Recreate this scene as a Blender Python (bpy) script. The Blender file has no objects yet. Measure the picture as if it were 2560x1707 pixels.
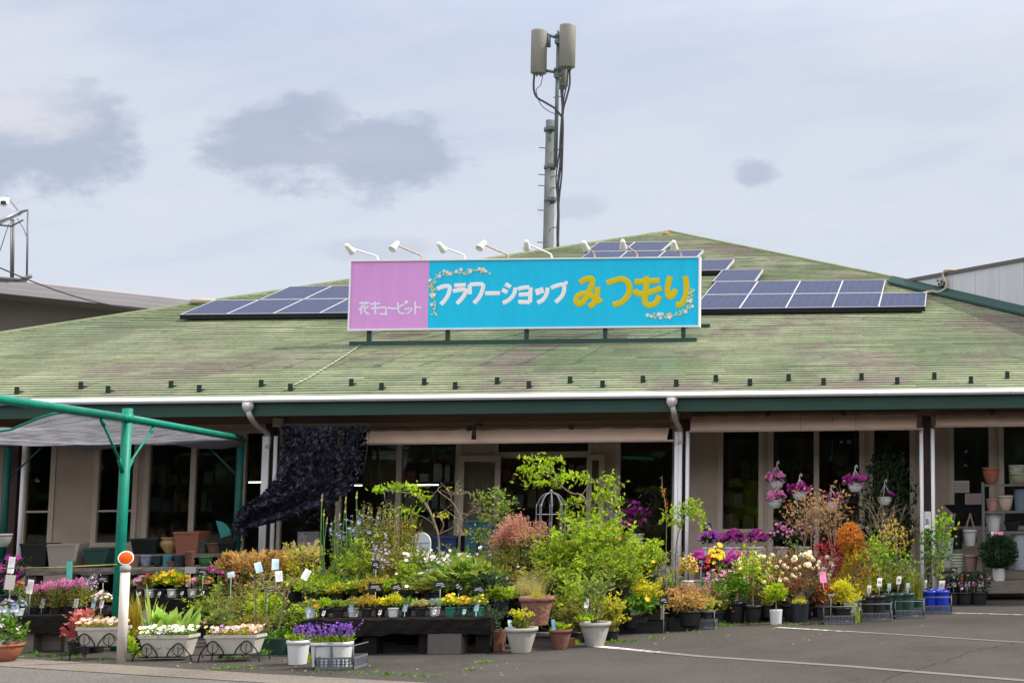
import bpy, math, random
from mathutils import Vector, Matrix
from math import sin, cos, pi, radians
R = random.Random(7)
SC = bpy.context.scene
COL = SC.collection

# ------------------------------------------------------------------ camera
F, PX, PY, PITCH, ROLL, EYE = 3559., 2405., 853.5, radians(6.0), .011, 1.5
w_ = Vector((0, cos(PITCH), sin(PITCH))); u0 = Vector((0, -sin(PITCH), cos(PITCH))); r0 = Vector((1, 0, 0))
r_ = cos(ROLL)*r0 - sin(ROLL)*u0; u_ = sin(ROLL)*r0 + cos(ROLL)*u0
cd = bpy.data.cameras.new('camera'); cam = bpy.data.objects.new('camera', cd); COL.objects.link(cam)
cam.matrix_world = Matrix(((r_.x, u_.x, -w_.x, 0), (r_.y, u_.y, -w_.y, 0), (r_.z, u_.z, -w_.z, EYE), (0, 0, 0, 1)))
cd.sensor_width = 36; cd.lens = 36*F/2560; cd.shift_x = -(PX-1280)/2560; cd.clip_end = 3000
SC.camera = cam
def _ray(x, y): return w_ + (x-PX)/F*r_ + (PY-y)/F*u_
def at(x, y, Y):
    d = _ray(x, y); return Vector((0, 0, EYE)) + d*(Y/d.y)
def gnd(x, y, z=0.):
    d = _ray(x, y); return Vector((0, 0, EYE)) + d*((z-EYE)/d.z)

# ------------------------------------------------------------------ sun, sky, exposure
SUN_EL, SUN_AZ = radians(52), radians(11)          # azimuth from +X towards +Y (behind the shop)
L = Vector((cos(SUN_EL)*cos(SUN_AZ), cos(SUN_EL)*sin(SUN_AZ), sin(SUN_EL)))
sd = bpy.data.lights.new('sun', 'SUN'); sd.energy = 4.3; sd.angle = radians(.6); sd.color = (1, .93, .80)
so = bpy.data.objects.new('sun', sd); COL.objects.link(so); so.rotation_euler = L.to_track_quat('Z', 'Y').to_euler()
so.location = (0, 0, 60)
SC.view_settings.view_transform = 'Standard'; SC.view_settings.look = 'None'
SC.view_settings.exposure = .28; SC.view_settings.gamma = 1
W = bpy.data.worlds.new('World'); SC.world = W; W.use_nodes = True
nt = W.node_tree; N = nt.nodes; K = nt.links
bg = N['Background']; bg.inputs[1].default_value = .1
def nd(t, **kw):
    n = N.new(t)
    for k, v in kw.items(): setattr(n, k, v)
    return n
def setin(n, i, v):
    if hasattr(v, 'is_output') or isinstance(v, bpy.types.NodeSocket): n.id_data.links.new(v, n.inputs[i])
    else: n.inputs[i].default_value = v
def wm(op, a, b=0., c=0., clamp=False):
    n = nd('ShaderNodeMath', operation=op, use_clamp=clamp); setin(n, 0, a); setin(n, 1, b)
    if op in ('SMOOTH_MIN', 'MULTIPLY_ADD'): setin(n, 2, c)
    return n.outputs[0]
def wmix(f, a, b):
    n = nd('ShaderNodeMix', data_type='RGBA'); setin(n, 0, f); setin(n, 6, a); setin(n, 7, b); return n.outputs[2]
def wmr(v, a, b, c, d):
    n = nd('ShaderNodeMapRange', interpolation_type='SMOOTHSTEP'); setin(n, 0, v)
    for i, q in enumerate((a, b, c, d)): n.inputs[i+1].default_value = q
    return n.outputs[0]
sky = nd('ShaderNodeTexSky', sky_type='NISHITA'); sky.sun_disc = False; sky.sun_elevation = SUN_EL; sky.sun_rotation = pi/2-SUN_AZ
tc = nd('ShaderNodeTexCoord'); sx = nd('ShaderNodeSeparateXYZ'); K.new(tc.outputs['Generated'], sx.inputs[0])
yy = wm('MAXIMUM', sx.outputs[1], .05)
U = wm('DIVIDE', sx.outputs[0], yy); V = wm('DIVIDE', sx.outputs[2], yy)
cmb = nd('ShaderNodeCombineXYZ'); setin(cmb, 0, U); setin(cmb, 1, wm('MULTIPLY', V, 1.7))
def wnoise(scale, detail=5., rough=.6, vec=None):
    n = nd('ShaderNodeTexNoise'); n.inputs['Scale'].default_value = scale; n.inputs['Detail'].default_value = detail
    n.inputs['Roughness'].default_value = rough; K.new(vec or cmb.outputs[0], n.inputs['Vector']); return n.outputs['Fac']
n1 = wnoise(14, 7, .62); n2 = wnoise(3.2, 4, .55); n3 = wnoise(42, 6, .65)
hi = wmr(V, .20, .50, 0, 1)
veil = wmix(hi, (6.0, 6.4, 7.3, 1), (4.0, 4.8, 6.9, 1))
veil = wmix(wmr(n2, .42, .70, 0, .75), veil, (6.4, 6.65, 7.3, 1))
veil = wmix(wmr(U, -.30, .05, 0, .40), veil, (6.2, 6.4, 7.0, 1))
cb2 = nd('ShaderNodeCombineXYZ'); setin(cb2, 0, wm('ADD', wm('MULTIPLY', U, 1.6), wm('MULTIPLY', V, 2.0))); setin(cb2, 1, wm('SUBTRACT', wm('MULTIPLY', V, 9.), wm('MULTIPLY', U, 1.5)))
n4 = wnoise(3.0, 6, .6, cb2.outputs[0])
veil = wmix(wmr(n4, .42, .72, 0, .35), veil, (6.9, 6.9, 7.2, 1)); veil = wmix(wmr(n4, .30, .48, .22, 0), veil, (4.3, 4.9, 6.4, 1))
base = wmix(.88, sky.outputs[0], veil)
def cloud(px, py, a, b, col, amt, soft=.5):
    global base
    d = _ray(px*1.0884, py*1.0884); uc, vc = d.x/d.y, d.z/d.y
    e = wm('ADD', wm('POWER', wm('ABSOLUTE', wm('DIVIDE', wm('SUBTRACT', U, uc), a)), 2.), wm('POWER', wm('ABSOLUTE', wm('DIVIDE', wm('SUBTRACT', V, vc), b)), 2.))
    m = wm('ADD', wm('SUBTRACT', 1., wm('SQRT', e)), wm('ADD', wm('MULTIPLY', wm('SUBTRACT', n1, .5), 2.0), wm('MULTIPLY', wm('SUBTRACT', n3, .5), .55)))
    m = wm('MULTIPLY', wmr(m, .02, .02+soft*1.05, 0, amt), wmr(sx.outputs[1], .1, .2, 0, 1))
    base = wmix(m, base, col)
G1 = (3.75, 4.3, 5.45, 1); G2 = (4.6, 4.9, 5.9, 1); G3 = (6.2, 6.3, 6.9, 1)
cloud(90, 330, .075, .052, G1, .95); cloud(40, 262, .062, .034, G3, .9, .9)
cloud(640, 335, .075, .038, G1, .95); cloud(860, 370, .075, .036, G1, .95); cloud(760, 350, .08, .02, G2, .45, .9)
cloud(730, 275, .034, .022, G1, .6)
cloud(1735, 400, .026, .014, G1, .75); cloud(1320, 480, .030, .012, G1, .35); cloud(880, 575, .05, .012, G1, .3)
# sky brightness added overhead and behind the camera, out of view, as fill light
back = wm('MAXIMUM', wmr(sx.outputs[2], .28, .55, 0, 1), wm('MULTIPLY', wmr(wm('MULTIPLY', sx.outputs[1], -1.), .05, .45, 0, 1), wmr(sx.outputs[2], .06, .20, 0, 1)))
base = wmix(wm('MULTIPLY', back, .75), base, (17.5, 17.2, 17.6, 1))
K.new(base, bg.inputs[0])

# ------------------------------------------------------------------ materials
MATS = {}
def mat(name, col, rough=.7, spec=.3, metal=0., bump=0., bscale=60., var=0., vscale=4., emit=0., coat=0., vstretch=None):
    if name in MATS: return MATS[name]
    m = bpy.data.materials.new(name); m.use_nodes = True; t = m.node_tree; b = t.nodes['Principled BSDF']
    b.inputs['Base Color'].default_value = (*col, 1); b.inputs['Roughness'].default_value = rough
    b.inputs['Specular IOR Level'].default_value = spec; b.inputs['Metallic'].default_value = metal
    b.inputs['Coat Weight'].default_value = coat
    if emit: b.inputs['Emission Color'].default_value = (*col, 1); b.inputs['Emission Strength'].default_value = emit
    tc = t.nodes.new('ShaderNodeTexCoord')
    if var:
        n = t.nodes.new('ShaderNodeTexNoise'); n.inputs['Scale'].default_value = vscale; n.inputs['Detail'].default_value = 6; n.inputs['Roughness'].default_value = .65
        if vstretch:
            mp = t.nodes.new('ShaderNodeMapping'); mp.inputs['Scale'].default_value = vstretch; t.links.new(tc.outputs['Object'], mp.inputs[0]); t.links.new(mp.outputs[0], n.inputs['Vector'])
        else: t.links.new(tc.outputs['Object'], n.inputs['Vector'])
        r = t.nodes.new('ShaderNodeMapRange'); r.inputs[1].default_value = .3; r.inputs[2].default_value = .7; r.inputs[3].default_value = 1-var; r.inputs[4].default_value = 1+var*.7
        t.links.new(n.outputs['Fac'], r.inputs[0])
        h = t.nodes.new('ShaderNodeVectorMath'); h.operation = 'SCALE'; h.inputs[0].default_value = col; t.links.new(r.outputs[0], h.inputs['Scale']); t.links.new(h.outputs[0], b.inputs['Base Color'])
    if bump:
        n = t.nodes.new('ShaderNodeTexNoise'); n.inputs['Scale'].default_value = bscale; n.inputs['Detail'].default_value = 5
        t.links.new(tc.outputs['Object'], n.inputs['Vector'])
        p = t.nodes.new('ShaderNodeBump'); p.inputs['Strength'].default_value = bump; p.inputs['Distance'].default_value = .02
        t.links.new(n.outputs['Fac'], p.inputs['Height']); t.links.new(p.outputs[0], b.inputs['Normal'])
    MATS[name] = m; return m
def leafmat(name, cols, trans=.45, rough=.5):
    """each leaf (mesh island) takes its own tint from the ramp; light also passes through"""
    if name in MATS: return MATS[name]
    m = bpy.data.materials.new(name); m.use_nodes = True; t = m.node_tree; b = t.nodes['Principled BSDF']
    g = t.nodes.new('ShaderNodeNewGeometry'); rp = t.nodes.new('ShaderNodeValToRGB'); e = rp.color_ramp.elements
    while len(e) < len(cols): e.new(.5)
    for i, c in enumerate(cols): e[i].position = i/max(1, len(cols)-1); e[i].color = (*c, 1)
    t.links.new(g.outputs['Random Per Island'], rp.inputs[0])
    tcn = t.nodes.new('ShaderNodeTexCoord'); nz = t.nodes.new('ShaderNodeTexNoise'); nz.inputs['Scale'].default_value = 5; nz.inputs['Detail'].default_value = 3; t.links.new(tcn.outputs['Object'], nz.inputs['Vector']); mr = t.nodes.new('ShaderNodeMapRange'); mr.inputs[1].default_value = .35; mr.inputs[2].default_value = .65; mr.inputs[3].default_value = .78; mr.inputs[4].default_value = 1.5; t.links.new(nz.outputs['Fac'], mr.inputs[0])
    vm = t.nodes.new('ShaderNodeVectorMath'); vm.operation = 'SCALE'; t.links.new(rp.outputs[0], vm.inputs[0]); t.links.new(mr.outputs[0], vm.inputs['Scale']); t.links.new(vm.outputs[0], b.inputs['Base Color'])
    b.inputs['Roughness'].default_value = rough; b.inputs['Specular IOR Level'].default_value = .35
    tr = t.nodes.new('ShaderNodeBsdfTranslucent'); mx = t.nodes.new('ShaderNodeMixShader'); mx.inputs[0].default_value = trans
    sc = t.nodes.new('ShaderNodeVectorMath'); sc.operation = 'SCALE'; sc.inputs['Scale'].default_value = 1.5
    t.links.new(vm.outputs[0], sc.inputs[0]); t.links.new(sc.outputs[0], tr.inputs[0])
    t.links.new(b.outputs[0], mx.inputs[1]); t.links.new(tr.outputs[0], mx.inputs[2]); t.links.new(mx.outputs[0], t.nodes['Material Output'].inputs[0])
    MATS[name] = m; return m
LM = lambda n, *c, **k: leafmat(n, c, **k)
LIME = LM('leaf_lime', (.10, .22, .008), (.20, .34, .010), (.34, .42, .012), (.30, .33, .02))
GREEN = LM('leaf_green', (.035, .11, .012), (.08, .19, .015), (.17, .28, .02))
MID = LM('leaf_mid', (.06, .13, .015), (.14, .23, .025), (.25, .29, .04), (.12, .18, .03))
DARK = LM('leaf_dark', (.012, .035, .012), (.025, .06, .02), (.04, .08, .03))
YEL = LM('leaf_yellow', (.34, .34, .01), (.54, .48, .012), (.24, .30, .012), (.60, .50, .02))
GOLD = LM('leaf_gold', (.30, .20, .02), (.42, .30, .03), (.25, .22, .03))
OLIVE = LM('leaf_olive', (.12, .14, .02), (.24, .23, .03), (.34, .28, .05), (.16, .21, .02))
AMBER = LM('leaf_amber', (.40, .20, .05), (.50, .30, .09), (.45, .32, .12), (.33, .24, .06))
COPPER = LM('leaf_copper', (.24, .09, .045), (.34, .17, .075), (.38, .26, .10), (.26, .16, .05))
RED = LM('leaf_red', (.22, .015, .02), (.35, .03, .03), (.15, .01, .02))
RUST = LM('leaf_rust', (.36, .12, .015), (.46, .20, .03), (.30, .09, .02), (.40, .24, .04))
SILVER = LM('leaf_silver', (.20, .27, .19), (.30, .36, .27), (.14, .22, .13))
STRAW = LM('leaf_straw', (.33, .28, .10), (.42, .36, .14), (.25, .26, .06))
MAROON = LM('leaf_maroon', (.13, .03, .025), (.20, .07, .03), (.16, .12, .03))
HOSTA = LM('leaf_hosta', (.22, .38, .04), (.35, .48, .09), (.14, .28, .03))
F_PINK = LM('flower_pink', (.62, .16, .40), (.72, .30, .52), (.50, .10, .32), trans=.3)
F_MAG = LM('flower_magenta', (.28, .005, .19), (.42, .02, .29), (.22, .005, .21), trans=.3)
F_PALE = LM('flower_pale', (.80, .68, .78), (.85, .80, .85), (.70, .50, .68), trans=.3)
F_WHITE = LM('flower_white', (.85, .83, .80), (.80, .78, .74), (.86, .84, .78), trans=.25)
F_CREAM = LM('flower_cream', (.78, .70, .48), (.84, .78, .60), (.70, .62, .45), trans=.25)
F_YEL = LM('flower_yellow', (.80, .50, .01), (.85, .60, .03), trans=.3)
F_ORG = LM('flower_orange', (.80, .20, .01), (.85, .30, .02), (.70, .12, .02), trans=.3)
F_RED = LM('flower_red', (.55, .02, .03), (.65, .06, .05), trans=.3)
F_PURP = LM('flower_purple', (.16, .05, .42), (.25, .08, .55), (.30, .12, .50), trans=.3)
F_BLUE = LM('flower_blue', (.28, .32, .75), (.40, .42, .80), trans=.3)
F_LILAC = LM('flower_lilac', (.48, .32, .62), (.60, .45, .70), (.72, .62, .78), trans=.3)
F_MIX = LM('flower_mixed', (.80, .70, .45), (.45, .25, .55), (.80, .55, .10), (.75, .70, .72), (.55, .40, .30), trans=.3)
F_CORAL = LM('flower_coral', (.44, .06, .07), (.55, .14, .12), (.40, .20, .14), trans=.3)
F_SMOKE = LM('flower_smoke', (.40, .17, .15), (.48, .25, .20), (.36, .20, .12), trans=.45)
STEM = mat('stem_green', (.10, .15, .03), .6)
BARK = mat('bark', (.20, .16, .12), .9, bump=.4, bscale=40, var=.3, vscale=15)
BARKL = mat('bark_pale', (.22, .175, .13), .9, var=.3, vscale=20)
TERRA = mat('terracotta', (.33, .12, .07), .85, var=.2, vscale=9, bump=.1)
TERRA2 = mat('terracotta_dark', (.17, .08, .06), .85, var=.25, vscale=9, bump=.1)
CLAYGREY = mat('grey_clay', (.34, .33, .30), .9, var=.12, vscale=8, bump=.1)
WHITEP = mat('white_plastic', (.58, .59, .60), .45, var=.06, vscale=6)
CREAMP = mat('cream_resin', (.48, .455, .40), .6, var=.12, vscale=8)
BLACKP = mat('black_plastic', (.018, .018, .02), .45)
GREYP = mat('grey_plastic', (.13, .14, .16), .5, var=.12)
LGREYP = mat('pale_grey_plastic', (.42, .44, .46), .5, var=.08)
GREENP = mat('green_plastic', (.02, .06, .045), .45)
TEALP = mat('teal_plastic', (.02, .16, .13), .45)
BLUEP = mat('blue_plastic', (.012, .04, .42), .4)
NAVYP = mat('navy_plastic', (.012, .03, .09), .4)
SOIL = mat('soil', (.05, .035, .025), .95, bump=.6, bscale=90, var=.4, vscale=40)
IRON = mat('wrought_iron', (.035, .033, .035), .5, metal=.6)
SLATE = mat('dark_ceramic', (.03, .035, .045), .35)
CARD = leafmat('white_card', [(.80, .80, .80), (.84, .84, .84)], .45, .6)
PINKC = leafmat('pink_card', [(.75, .36, .55), (.78, .42, .58)], .4, .6)
CARDK = mat('black_card', (.018, .02, .022), .5)
CARDB = leafmat('pale_blue_card', [(.55, .68, .74), (.66, .76, .80)], .4, .6)
CHALK = mat('card_lettering', (.65, .66, .66), .7)

# ------------------------------------------------------------------ mesh building
class MB:
    def __init__(s): s.v, s.f, s.m, s.cur, s.sm = [], [], [], 0, []
    def add(s, vs, fs, smooth=False):
        o = len(s.v); s.v += [tuple(v) for v in vs]
        for f in fs: s.f.append(tuple(i+o for i in f)); s.m.append(s.cur); s.sm.append(smooth)
    def box(s, a, b):
        x0, y0, z0 = a; x1, y1, z1 = b
        s.add([(x0,y0,z0),(x1,y0,z0),(x1,y1,z0),(x0,y1,z0),(x0,y0,z1),(x1,y0,z1),(x1,y1,z1),(x0,y1,z1)],
              [(0,3,2,1),(4,5,6,7),(0,1,5,4),(1,2,6,5),(2,3,7,6),(3,0,4,7)])
    def tube(s, pts, r, r2=None, n=6, cap=True):
        pts = [Vector(p) for p in pts]; r2 = r if r2 is None else r2; k = len(pts)
        prev = None; vs = []
        for i, p in enumerate(pts):
            t = (pts[min(i+1, k-1)]-pts[max(i-1, 0)])
            t = t.normalized() if t.length > 1e-9 else Vector((0, 0, 1))
            a = prev if prev is not None else (Vector((1, 0, 0)) if abs(t.x) < .9 else Vector((0, 1, 0)))
            a = (a - t*a.dot(t)); a = a.normalized() if a.length > 1e-6 else t.orthogonal().normalized()
            prev = a; b = t.cross(a); q = r+(r2-r)*i/max(1, k-1)
            for j in range(n): vs.append(p + (a*cos(2*pi*j/n)+b*sin(2*pi*j/n))*q)
        fs = []
        for i in range(k-1):
            for j in range(n): fs.append((i*n+j, i*n+(j+1) % n, (i+1)*n+(j+1) % n, (i+1)*n+j))
        if cap: fs += [tuple(range(n))[::-1], tuple((k-1)*n+j for j in range(n))]
        s.add(vs, fs, True)
    def bar(s, a, b, wd, dp=None):
        a, b = Vector(a), Vector(b); t = (b-a).normalized(); dp = dp or wd
        x = t.cross(Vector((0, 1, 0))); x = x.normalized() if x.length > 1e-4 else Vector((1, 0, 0)); y = t.cross(x)
        vs = [p + x*i*wd/2 + y*j*dp/2 for p in (a, b) for i, j in ((-1,-1),(1,-1),(1,1),(-1,1))]
        s.add(vs, [(3,2,1,0),(4,5,6,7),(0,1,5,4),(1,2,6,5),(2,3,7,6),(3,0,4,7)])
    def lathe(s, prof, c=(0, 0, 0), n=18, cap=True, sx=1., sy=1., wob=None):
        c = Vector(c); vs = []
        for r, z in prof:
            for j in range(n):
                t = 2*pi*j/n; k = 1+(wob(t, z) if wob else 0); vs.append(c+Vector((r*sx*k*cos(t), r*sy*k*sin(t), z)))
        fs = [(i*n+j, i*n+(j+1) % n, (i+1)*n+(j+1) % n, (i+1)*n+j) for i in range(len(prof)-1) for j in range(n)]
        if cap: fs += [tuple(range(n))[::-1], tuple((len(prof)-1)*n+j for j in range(n))]
        s.add(vs, fs, True)
    def leaf(s, p, d, L, Wd, roll=None, r=R):
        d = d.normalized(); a = d.orthogonal().normalized(); b = d.cross(a); t = r.uniform(0, 2*pi) if roll is None else roll
        x = a*cos(t)+b*sin(t); nrm = d.cross(x); m = p+d*L*.45+nrm*Wd*.14
        e = p+d*L-nrm*L*.12
        s.add([p, m+x*Wd/2-nrm*Wd*.2, e, m-x*Wd/2-nrm*Wd*.2, m], [(0, 4, 1), (4, 2, 1), (0, 3, 4), (4, 3, 2)])
    def dia(s, p, d, L, Wd, r=R):
        d = d.normalized(); a = d.orthogonal().normalized(); b = d.cross(a); t = r.uniform(0, 2*pi); x = a*cos(t)+b*sin(t)
        s.add([p, p+d*L*.5+x*Wd/2, p+d*L, p+d*L*.5-x*Wd/2], [(0, 1, 2, 3)])
    def blade(s, p, d, L, Wd, bend, r=R, k=4, wide=.35):
        d = d.normalized(); h = Vector((d.x, d.y, 0)); h = h.normalized() if h.length > 1e-3 else Vector((r.uniform(-1, 1), r.uniform(-1, 1), 0)).normalized()
        side = Vector((-h.y, h.x, 0)); vs = []; q = p.copy()
        for i in range(k+1):
            t = i/k; wdt = Wd*(sin(pi*min(1, (t*.9+.1)))**.7 if wide else (1-t*.9))*.5
            vs += [q-side*wdt, q+side*wdt]; dd = (d+Vector((0, 0, -1))*bend*t*t+h*bend*.6*t).normalized(); q = q+dd*L/k
        s.add(vs, [(2*i, 2*i+1, 2*i+3, 2*i+2) for i in range(k)], True)
    def flower(s, p, nrm, rad, pet=5, cm=None, r=R):
        nrm = nrm.normalized(); a = nrm.orthogonal().normalized(); b = nrm.cross(a); t0 = r.uniform(0, 6); vs = [p]; fs = []
        for i in range(pet):
            t = t0+2*pi*i/pet; hw = pi/pet*.95
            o = len(vs)
            for dt, q in ((-hw, .75), (0, 1), (hw, .75)): vs.append(p+(a*cos(t+dt)+b*sin(t+dt))*rad*q+nrm*rad*(.25 if q == 1 else .3))
            fs += [(0, o, o+1, o+2)]
        s.add(vs, fs)
        if cm is not None:
            k = s.cur; s.cur = cm; c = p+nrm*rad*.22
            s.add([c+(a*cos(j*pi/3)+b*sin(j*pi/3))*rad*.32 for j in range(6)], [tuple(range(6))]); s.cur = k
    def ball(s, c, rad, n=8, k=5, sq=1.):
        s.lathe([(max(.001, rad*sin(pi*i/k)), -rad*sq*cos(pi*i/k)) for i in range(k+1)], c, n, cap=False)
    def build(s, name, mats, parent=None):
        me = bpy.data.meshes.new(name); me.from_pydata(s.v, [], s.f)
        mats = mats if isinstance(mats, (list, tuple)) else [mats]
        for q in mats: me.materials.append(q)
        me.polygons.foreach_set('material_index', s.m); me.polygons.foreach_set('use_smooth', s.sm); me.update()
        o = bpy.data.objects.new(name, me); COL.objects.link(o)
        if parent is not None: o.parent = parent
        return o
def tag(o, label, cat, group=None):
    o['label'] = label; o['category'] = cat
    if group: o['group'] = group
    return o
def thing(name, label, cat, loc=(0, 0, 0), group=None, rz=0.):
    o = bpy.data.objects.new(name, None); COL.objects.link(o); o.location = loc; o.rotation_euler = (0, 0, rz); o.empty_display_size = .1
    return tag(o, label, cat, group)
def struct(o, kind='structure'): o['kind'] = kind; return o
def spline(pts, k=6):
    pts = [Vector(p) for p in pts]; out = []
    for i in range(len(pts)-1):
        a, b, c, d = pts[max(0, i-1)], pts[i], pts[i+1], pts[min(len(pts)-1, i+2)]
        for j in range(k):
            t = j/k; out.append(.5*((2*b)+(c-a)*t+(2*a-5*b+4*c-d)*t*t+(3*b-a-3*c+d)*t**3))
    return out+[pts[-1]]

# ------------------------------------------------------------------ ground
def ground_mat(name, c1, c2, c3, sc=1.):
    m = bpy.data.materials.new(name); m.use_nodes = True; t = m.node_tree; b = t.nodes['Principled BSDF']; ln = t.links.new
    tc = t.nodes.new('ShaderNodeTexCoord')
    def nz(s, d=6, r=.6):
        n = t.nodes.new('ShaderNodeTexNoise'); n.inputs['Scale'].default_value = s; n.inputs['Detail'].default_value = d; n.inputs['Roughness'].default_value = r; ln(tc.outputs['Object'], n.inputs['Vector']); return n.outputs['Fac']
    def mix(f, a, bb, lo, hi):
        r = t.nodes.new('ShaderNodeMapRange'); r.inputs[1].default_value = lo; r.inputs[2].default_value = hi; ln(f, r.inputs[0])
        x = t.nodes.new('ShaderNodeMix'); x.data_type = 'RGBA'; ln(r.outputs[0], x.inputs[0])
        for i, q in ((6, a), (7, bb)):
            if isinstance(q, tuple): x.inputs[i].default_value = (*q, 1)
            else: ln(q, x.inputs[i])
        return x.outputs[2]
    a = mix(nz(.7), c1, c2, .35, .65); a = mix(nz(75, 3, .75), a, c3, .52, .72); a = mix(nz(160, 2), a, tuple(q*.35 for q in c1), .60, .75)
    a = mix(nz(.28, 4, .6), a, tuple(q*.66 for q in c1), .50, .72); a = mix(nz(1.3, 5, .7), a, tuple(q*1.25 for q in c2), .58, .78); a = mix(nz(26, 3, .7), a, tuple(q*1.5 for q in c2), .54, .74); a = mix(nz(33, 2, .7), a, tuple(q*.5 for q in c1), .58, .76); a = mix(nz(2.6, 7, .7), a, tuple(q*.62 for q in c1), .56, .78)
    ln(a, b.inputs['Base Color']); b.inputs['Roughness'].default_value = .9; b.inputs['Specular IOR Level'].default_value = .2
    p = t.nodes.new('ShaderNodeBump'); p.inputs['Strength'].default_value = .5; p.inputs['Distance'].default_value = .012; ln(nz(110, 3), p.inputs['Height']); ln(p.outputs[0], b.inputs['Normal'])
    return m
g = MB(); g.add([(-400, -300, 0), (400, -300, 0), (400, 600, 0), (-400, 600, 0)], [(0, 1, 2, 3)])
struct(g.build('asphalt_ground', ground_mat('asphalt_lot', (.044, .039, .0355), (.061, .054, .049), (.145, .131, .12))))
def poly(pix, z): return [gnd(x, y, z) for x, y in pix]
k1 = [gnd(-900, 1594, .004), gnd(0, 1642, .004), gnd(640, 1682, .004), gnd(1400, 1724, .004)]
k2 = [gnd(-900, 1612, .004), gnd(0, 1664, .004), gnd(640, 1704, .004), gnd(1400, 1747, .004)]
g = MB(); g.add(k1+k2, [(4+i, 5+i, i+1, i) for i in range(3)])
struct(g.build('kerb_strip', ground_mat('concrete_strip', (.14, .12, .10), (.18, .157, .135), (.25, .225, .20))))
g = MB(); lo = [gnd(x, y+1.6, .004) for x, y in ((-900, 1612), (0, 1664), (640, 1704), (1400, 1747))]
far = [Vector((-60, -40, .004)), Vector((2, -40, .004))]
g.add(lo+[far[1], far[0]], [(5, 4, 3, 2, 1, 0)])
struct(g.build('road', ground_mat('road_asphalt', (.105, .096, .09), (.13, .12, .112), (.22, .20, .185))))
# worn white bay lines
def line_mat():
    m = bpy.data.materials.new('worn_line_paint'); m.use_nodes = True; t = m.node_tree; b = t.nodes['Principled BSDF']
    tc = t.nodes.new('ShaderNodeTexCoord'); n = t.nodes.new('ShaderNodeTexNoise'); n.inputs['Scale'].default_value = 12; n.inputs['Detail'].default_value = 7; n.inputs['Roughness'].default_value = .75
    t.links.new(tc.outputs['Object'], n.inputs['Vector']); at_ = t.nodes.new('ShaderNodeAttribute'); at_.attribute_name = 'wear'
    a = t.nodes.new('ShaderNodeMath'); a.operation = 'ADD'; t.links.new(n.outputs['Fac'], a.inputs[0]); t.links.new(at_.outputs['Fac'], a.inputs[1])
    r = t.nodes.new('ShaderNodeMapRange'); r.inputs[1].default_value = .50; r.inputs[2].default_value = .74; t.links.new(a.outputs[0], r.inputs[0])
    x = t.nodes.new('ShaderNodeMix'); x.data_type = 'RGBA'; x.inputs[6].default_value = (.74, .73, .71, 1); x.inputs[7].default_value = (.13, .115, .10, 1); t.links.new(r.outputs[0], x.inputs[0]); t.links.new(x.outputs[2], b.inputs['Base Color']); b.inputs['Roughness'].default_value = .85
    return m
LINE = line_mat()
def bay_line(pix, wd, wear):
    pts = [gnd(x, y, .004) for x, y in pix]; vs = []; wr = []; n = 24
    for i in range(n+1):
        t = i/n*(len(pts)-1); k = min(int(t), len(pts)-2); p = pts[k].lerp(pts[k+1], t-k); d = (pts[k+1]-pts[k]).normalized(); s = Vector((-d.y, d.x, 0))*wd/2
        vs += [p-s, p+s]; wr += [wear[k]+(wear[k+1]-wear[k])*(t-k)]*2
    b = MB(); b.add(vs, [(2*i, 2*i+2, 2*i+3, 2*i+1) for i in range(n)])
    o = b.build('parking_line', LINE); struct(o); a = o.data.attributes.new('wear', 'FLOAT', 'POINT'); a.data.foreach_set('value', wr)
bay_line([(1490, 1614), (1760, 1640), (2120, 1664), (2640, 1706)], .105, (.04, .36, .50, .62))
bay_line([(1940, 1567), (2200, 1582), (2640, 1610)], .075, (.10, .30, .42))
bay_line([(2300, 1529), (2460, 1533), (2700, 1540)], .075, (.14, .18, .24))

CRK = mat('asphalt_crack', (.022, .020, .018), .95)
def crack(pix, seed):
    r = random.Random(seed); b = MB(); pts = []
    for i in range(len(pix)-1):
        for j in range(14): t = j/14; pts.append(gnd(pix[i][0]+(pix[i+1][0]-pix[i][0])*t+r.gauss(0, 5), pix[i][1]+(pix[i+1][1]-pix[i][1])*t+r.gauss(0, .8), .0045))
    vs = []
    for i, p in enumerate(pts):
        d = (pts[min(i+1, len(pts)-1)]-pts[max(0, i-1)]).normalized(); q = Vector((-d.y, d.x, 0))*r.uniform(.002, .006); vs += [p-q, p+q]
    b.add(vs, [(2*i, 2*i+2, 2*i+3, 2*i+1) for i in range(len(pts)-1)]); struct(b.build('asphalt_crack', CRK))
crack([(800, 1700), (980, 1688), (1130, 1668), (1240, 1652), (1350, 1648)], 1); crack([(2200, 1700), (2330, 1662), (2450, 1622), (2600, 1596)], 2)
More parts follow.
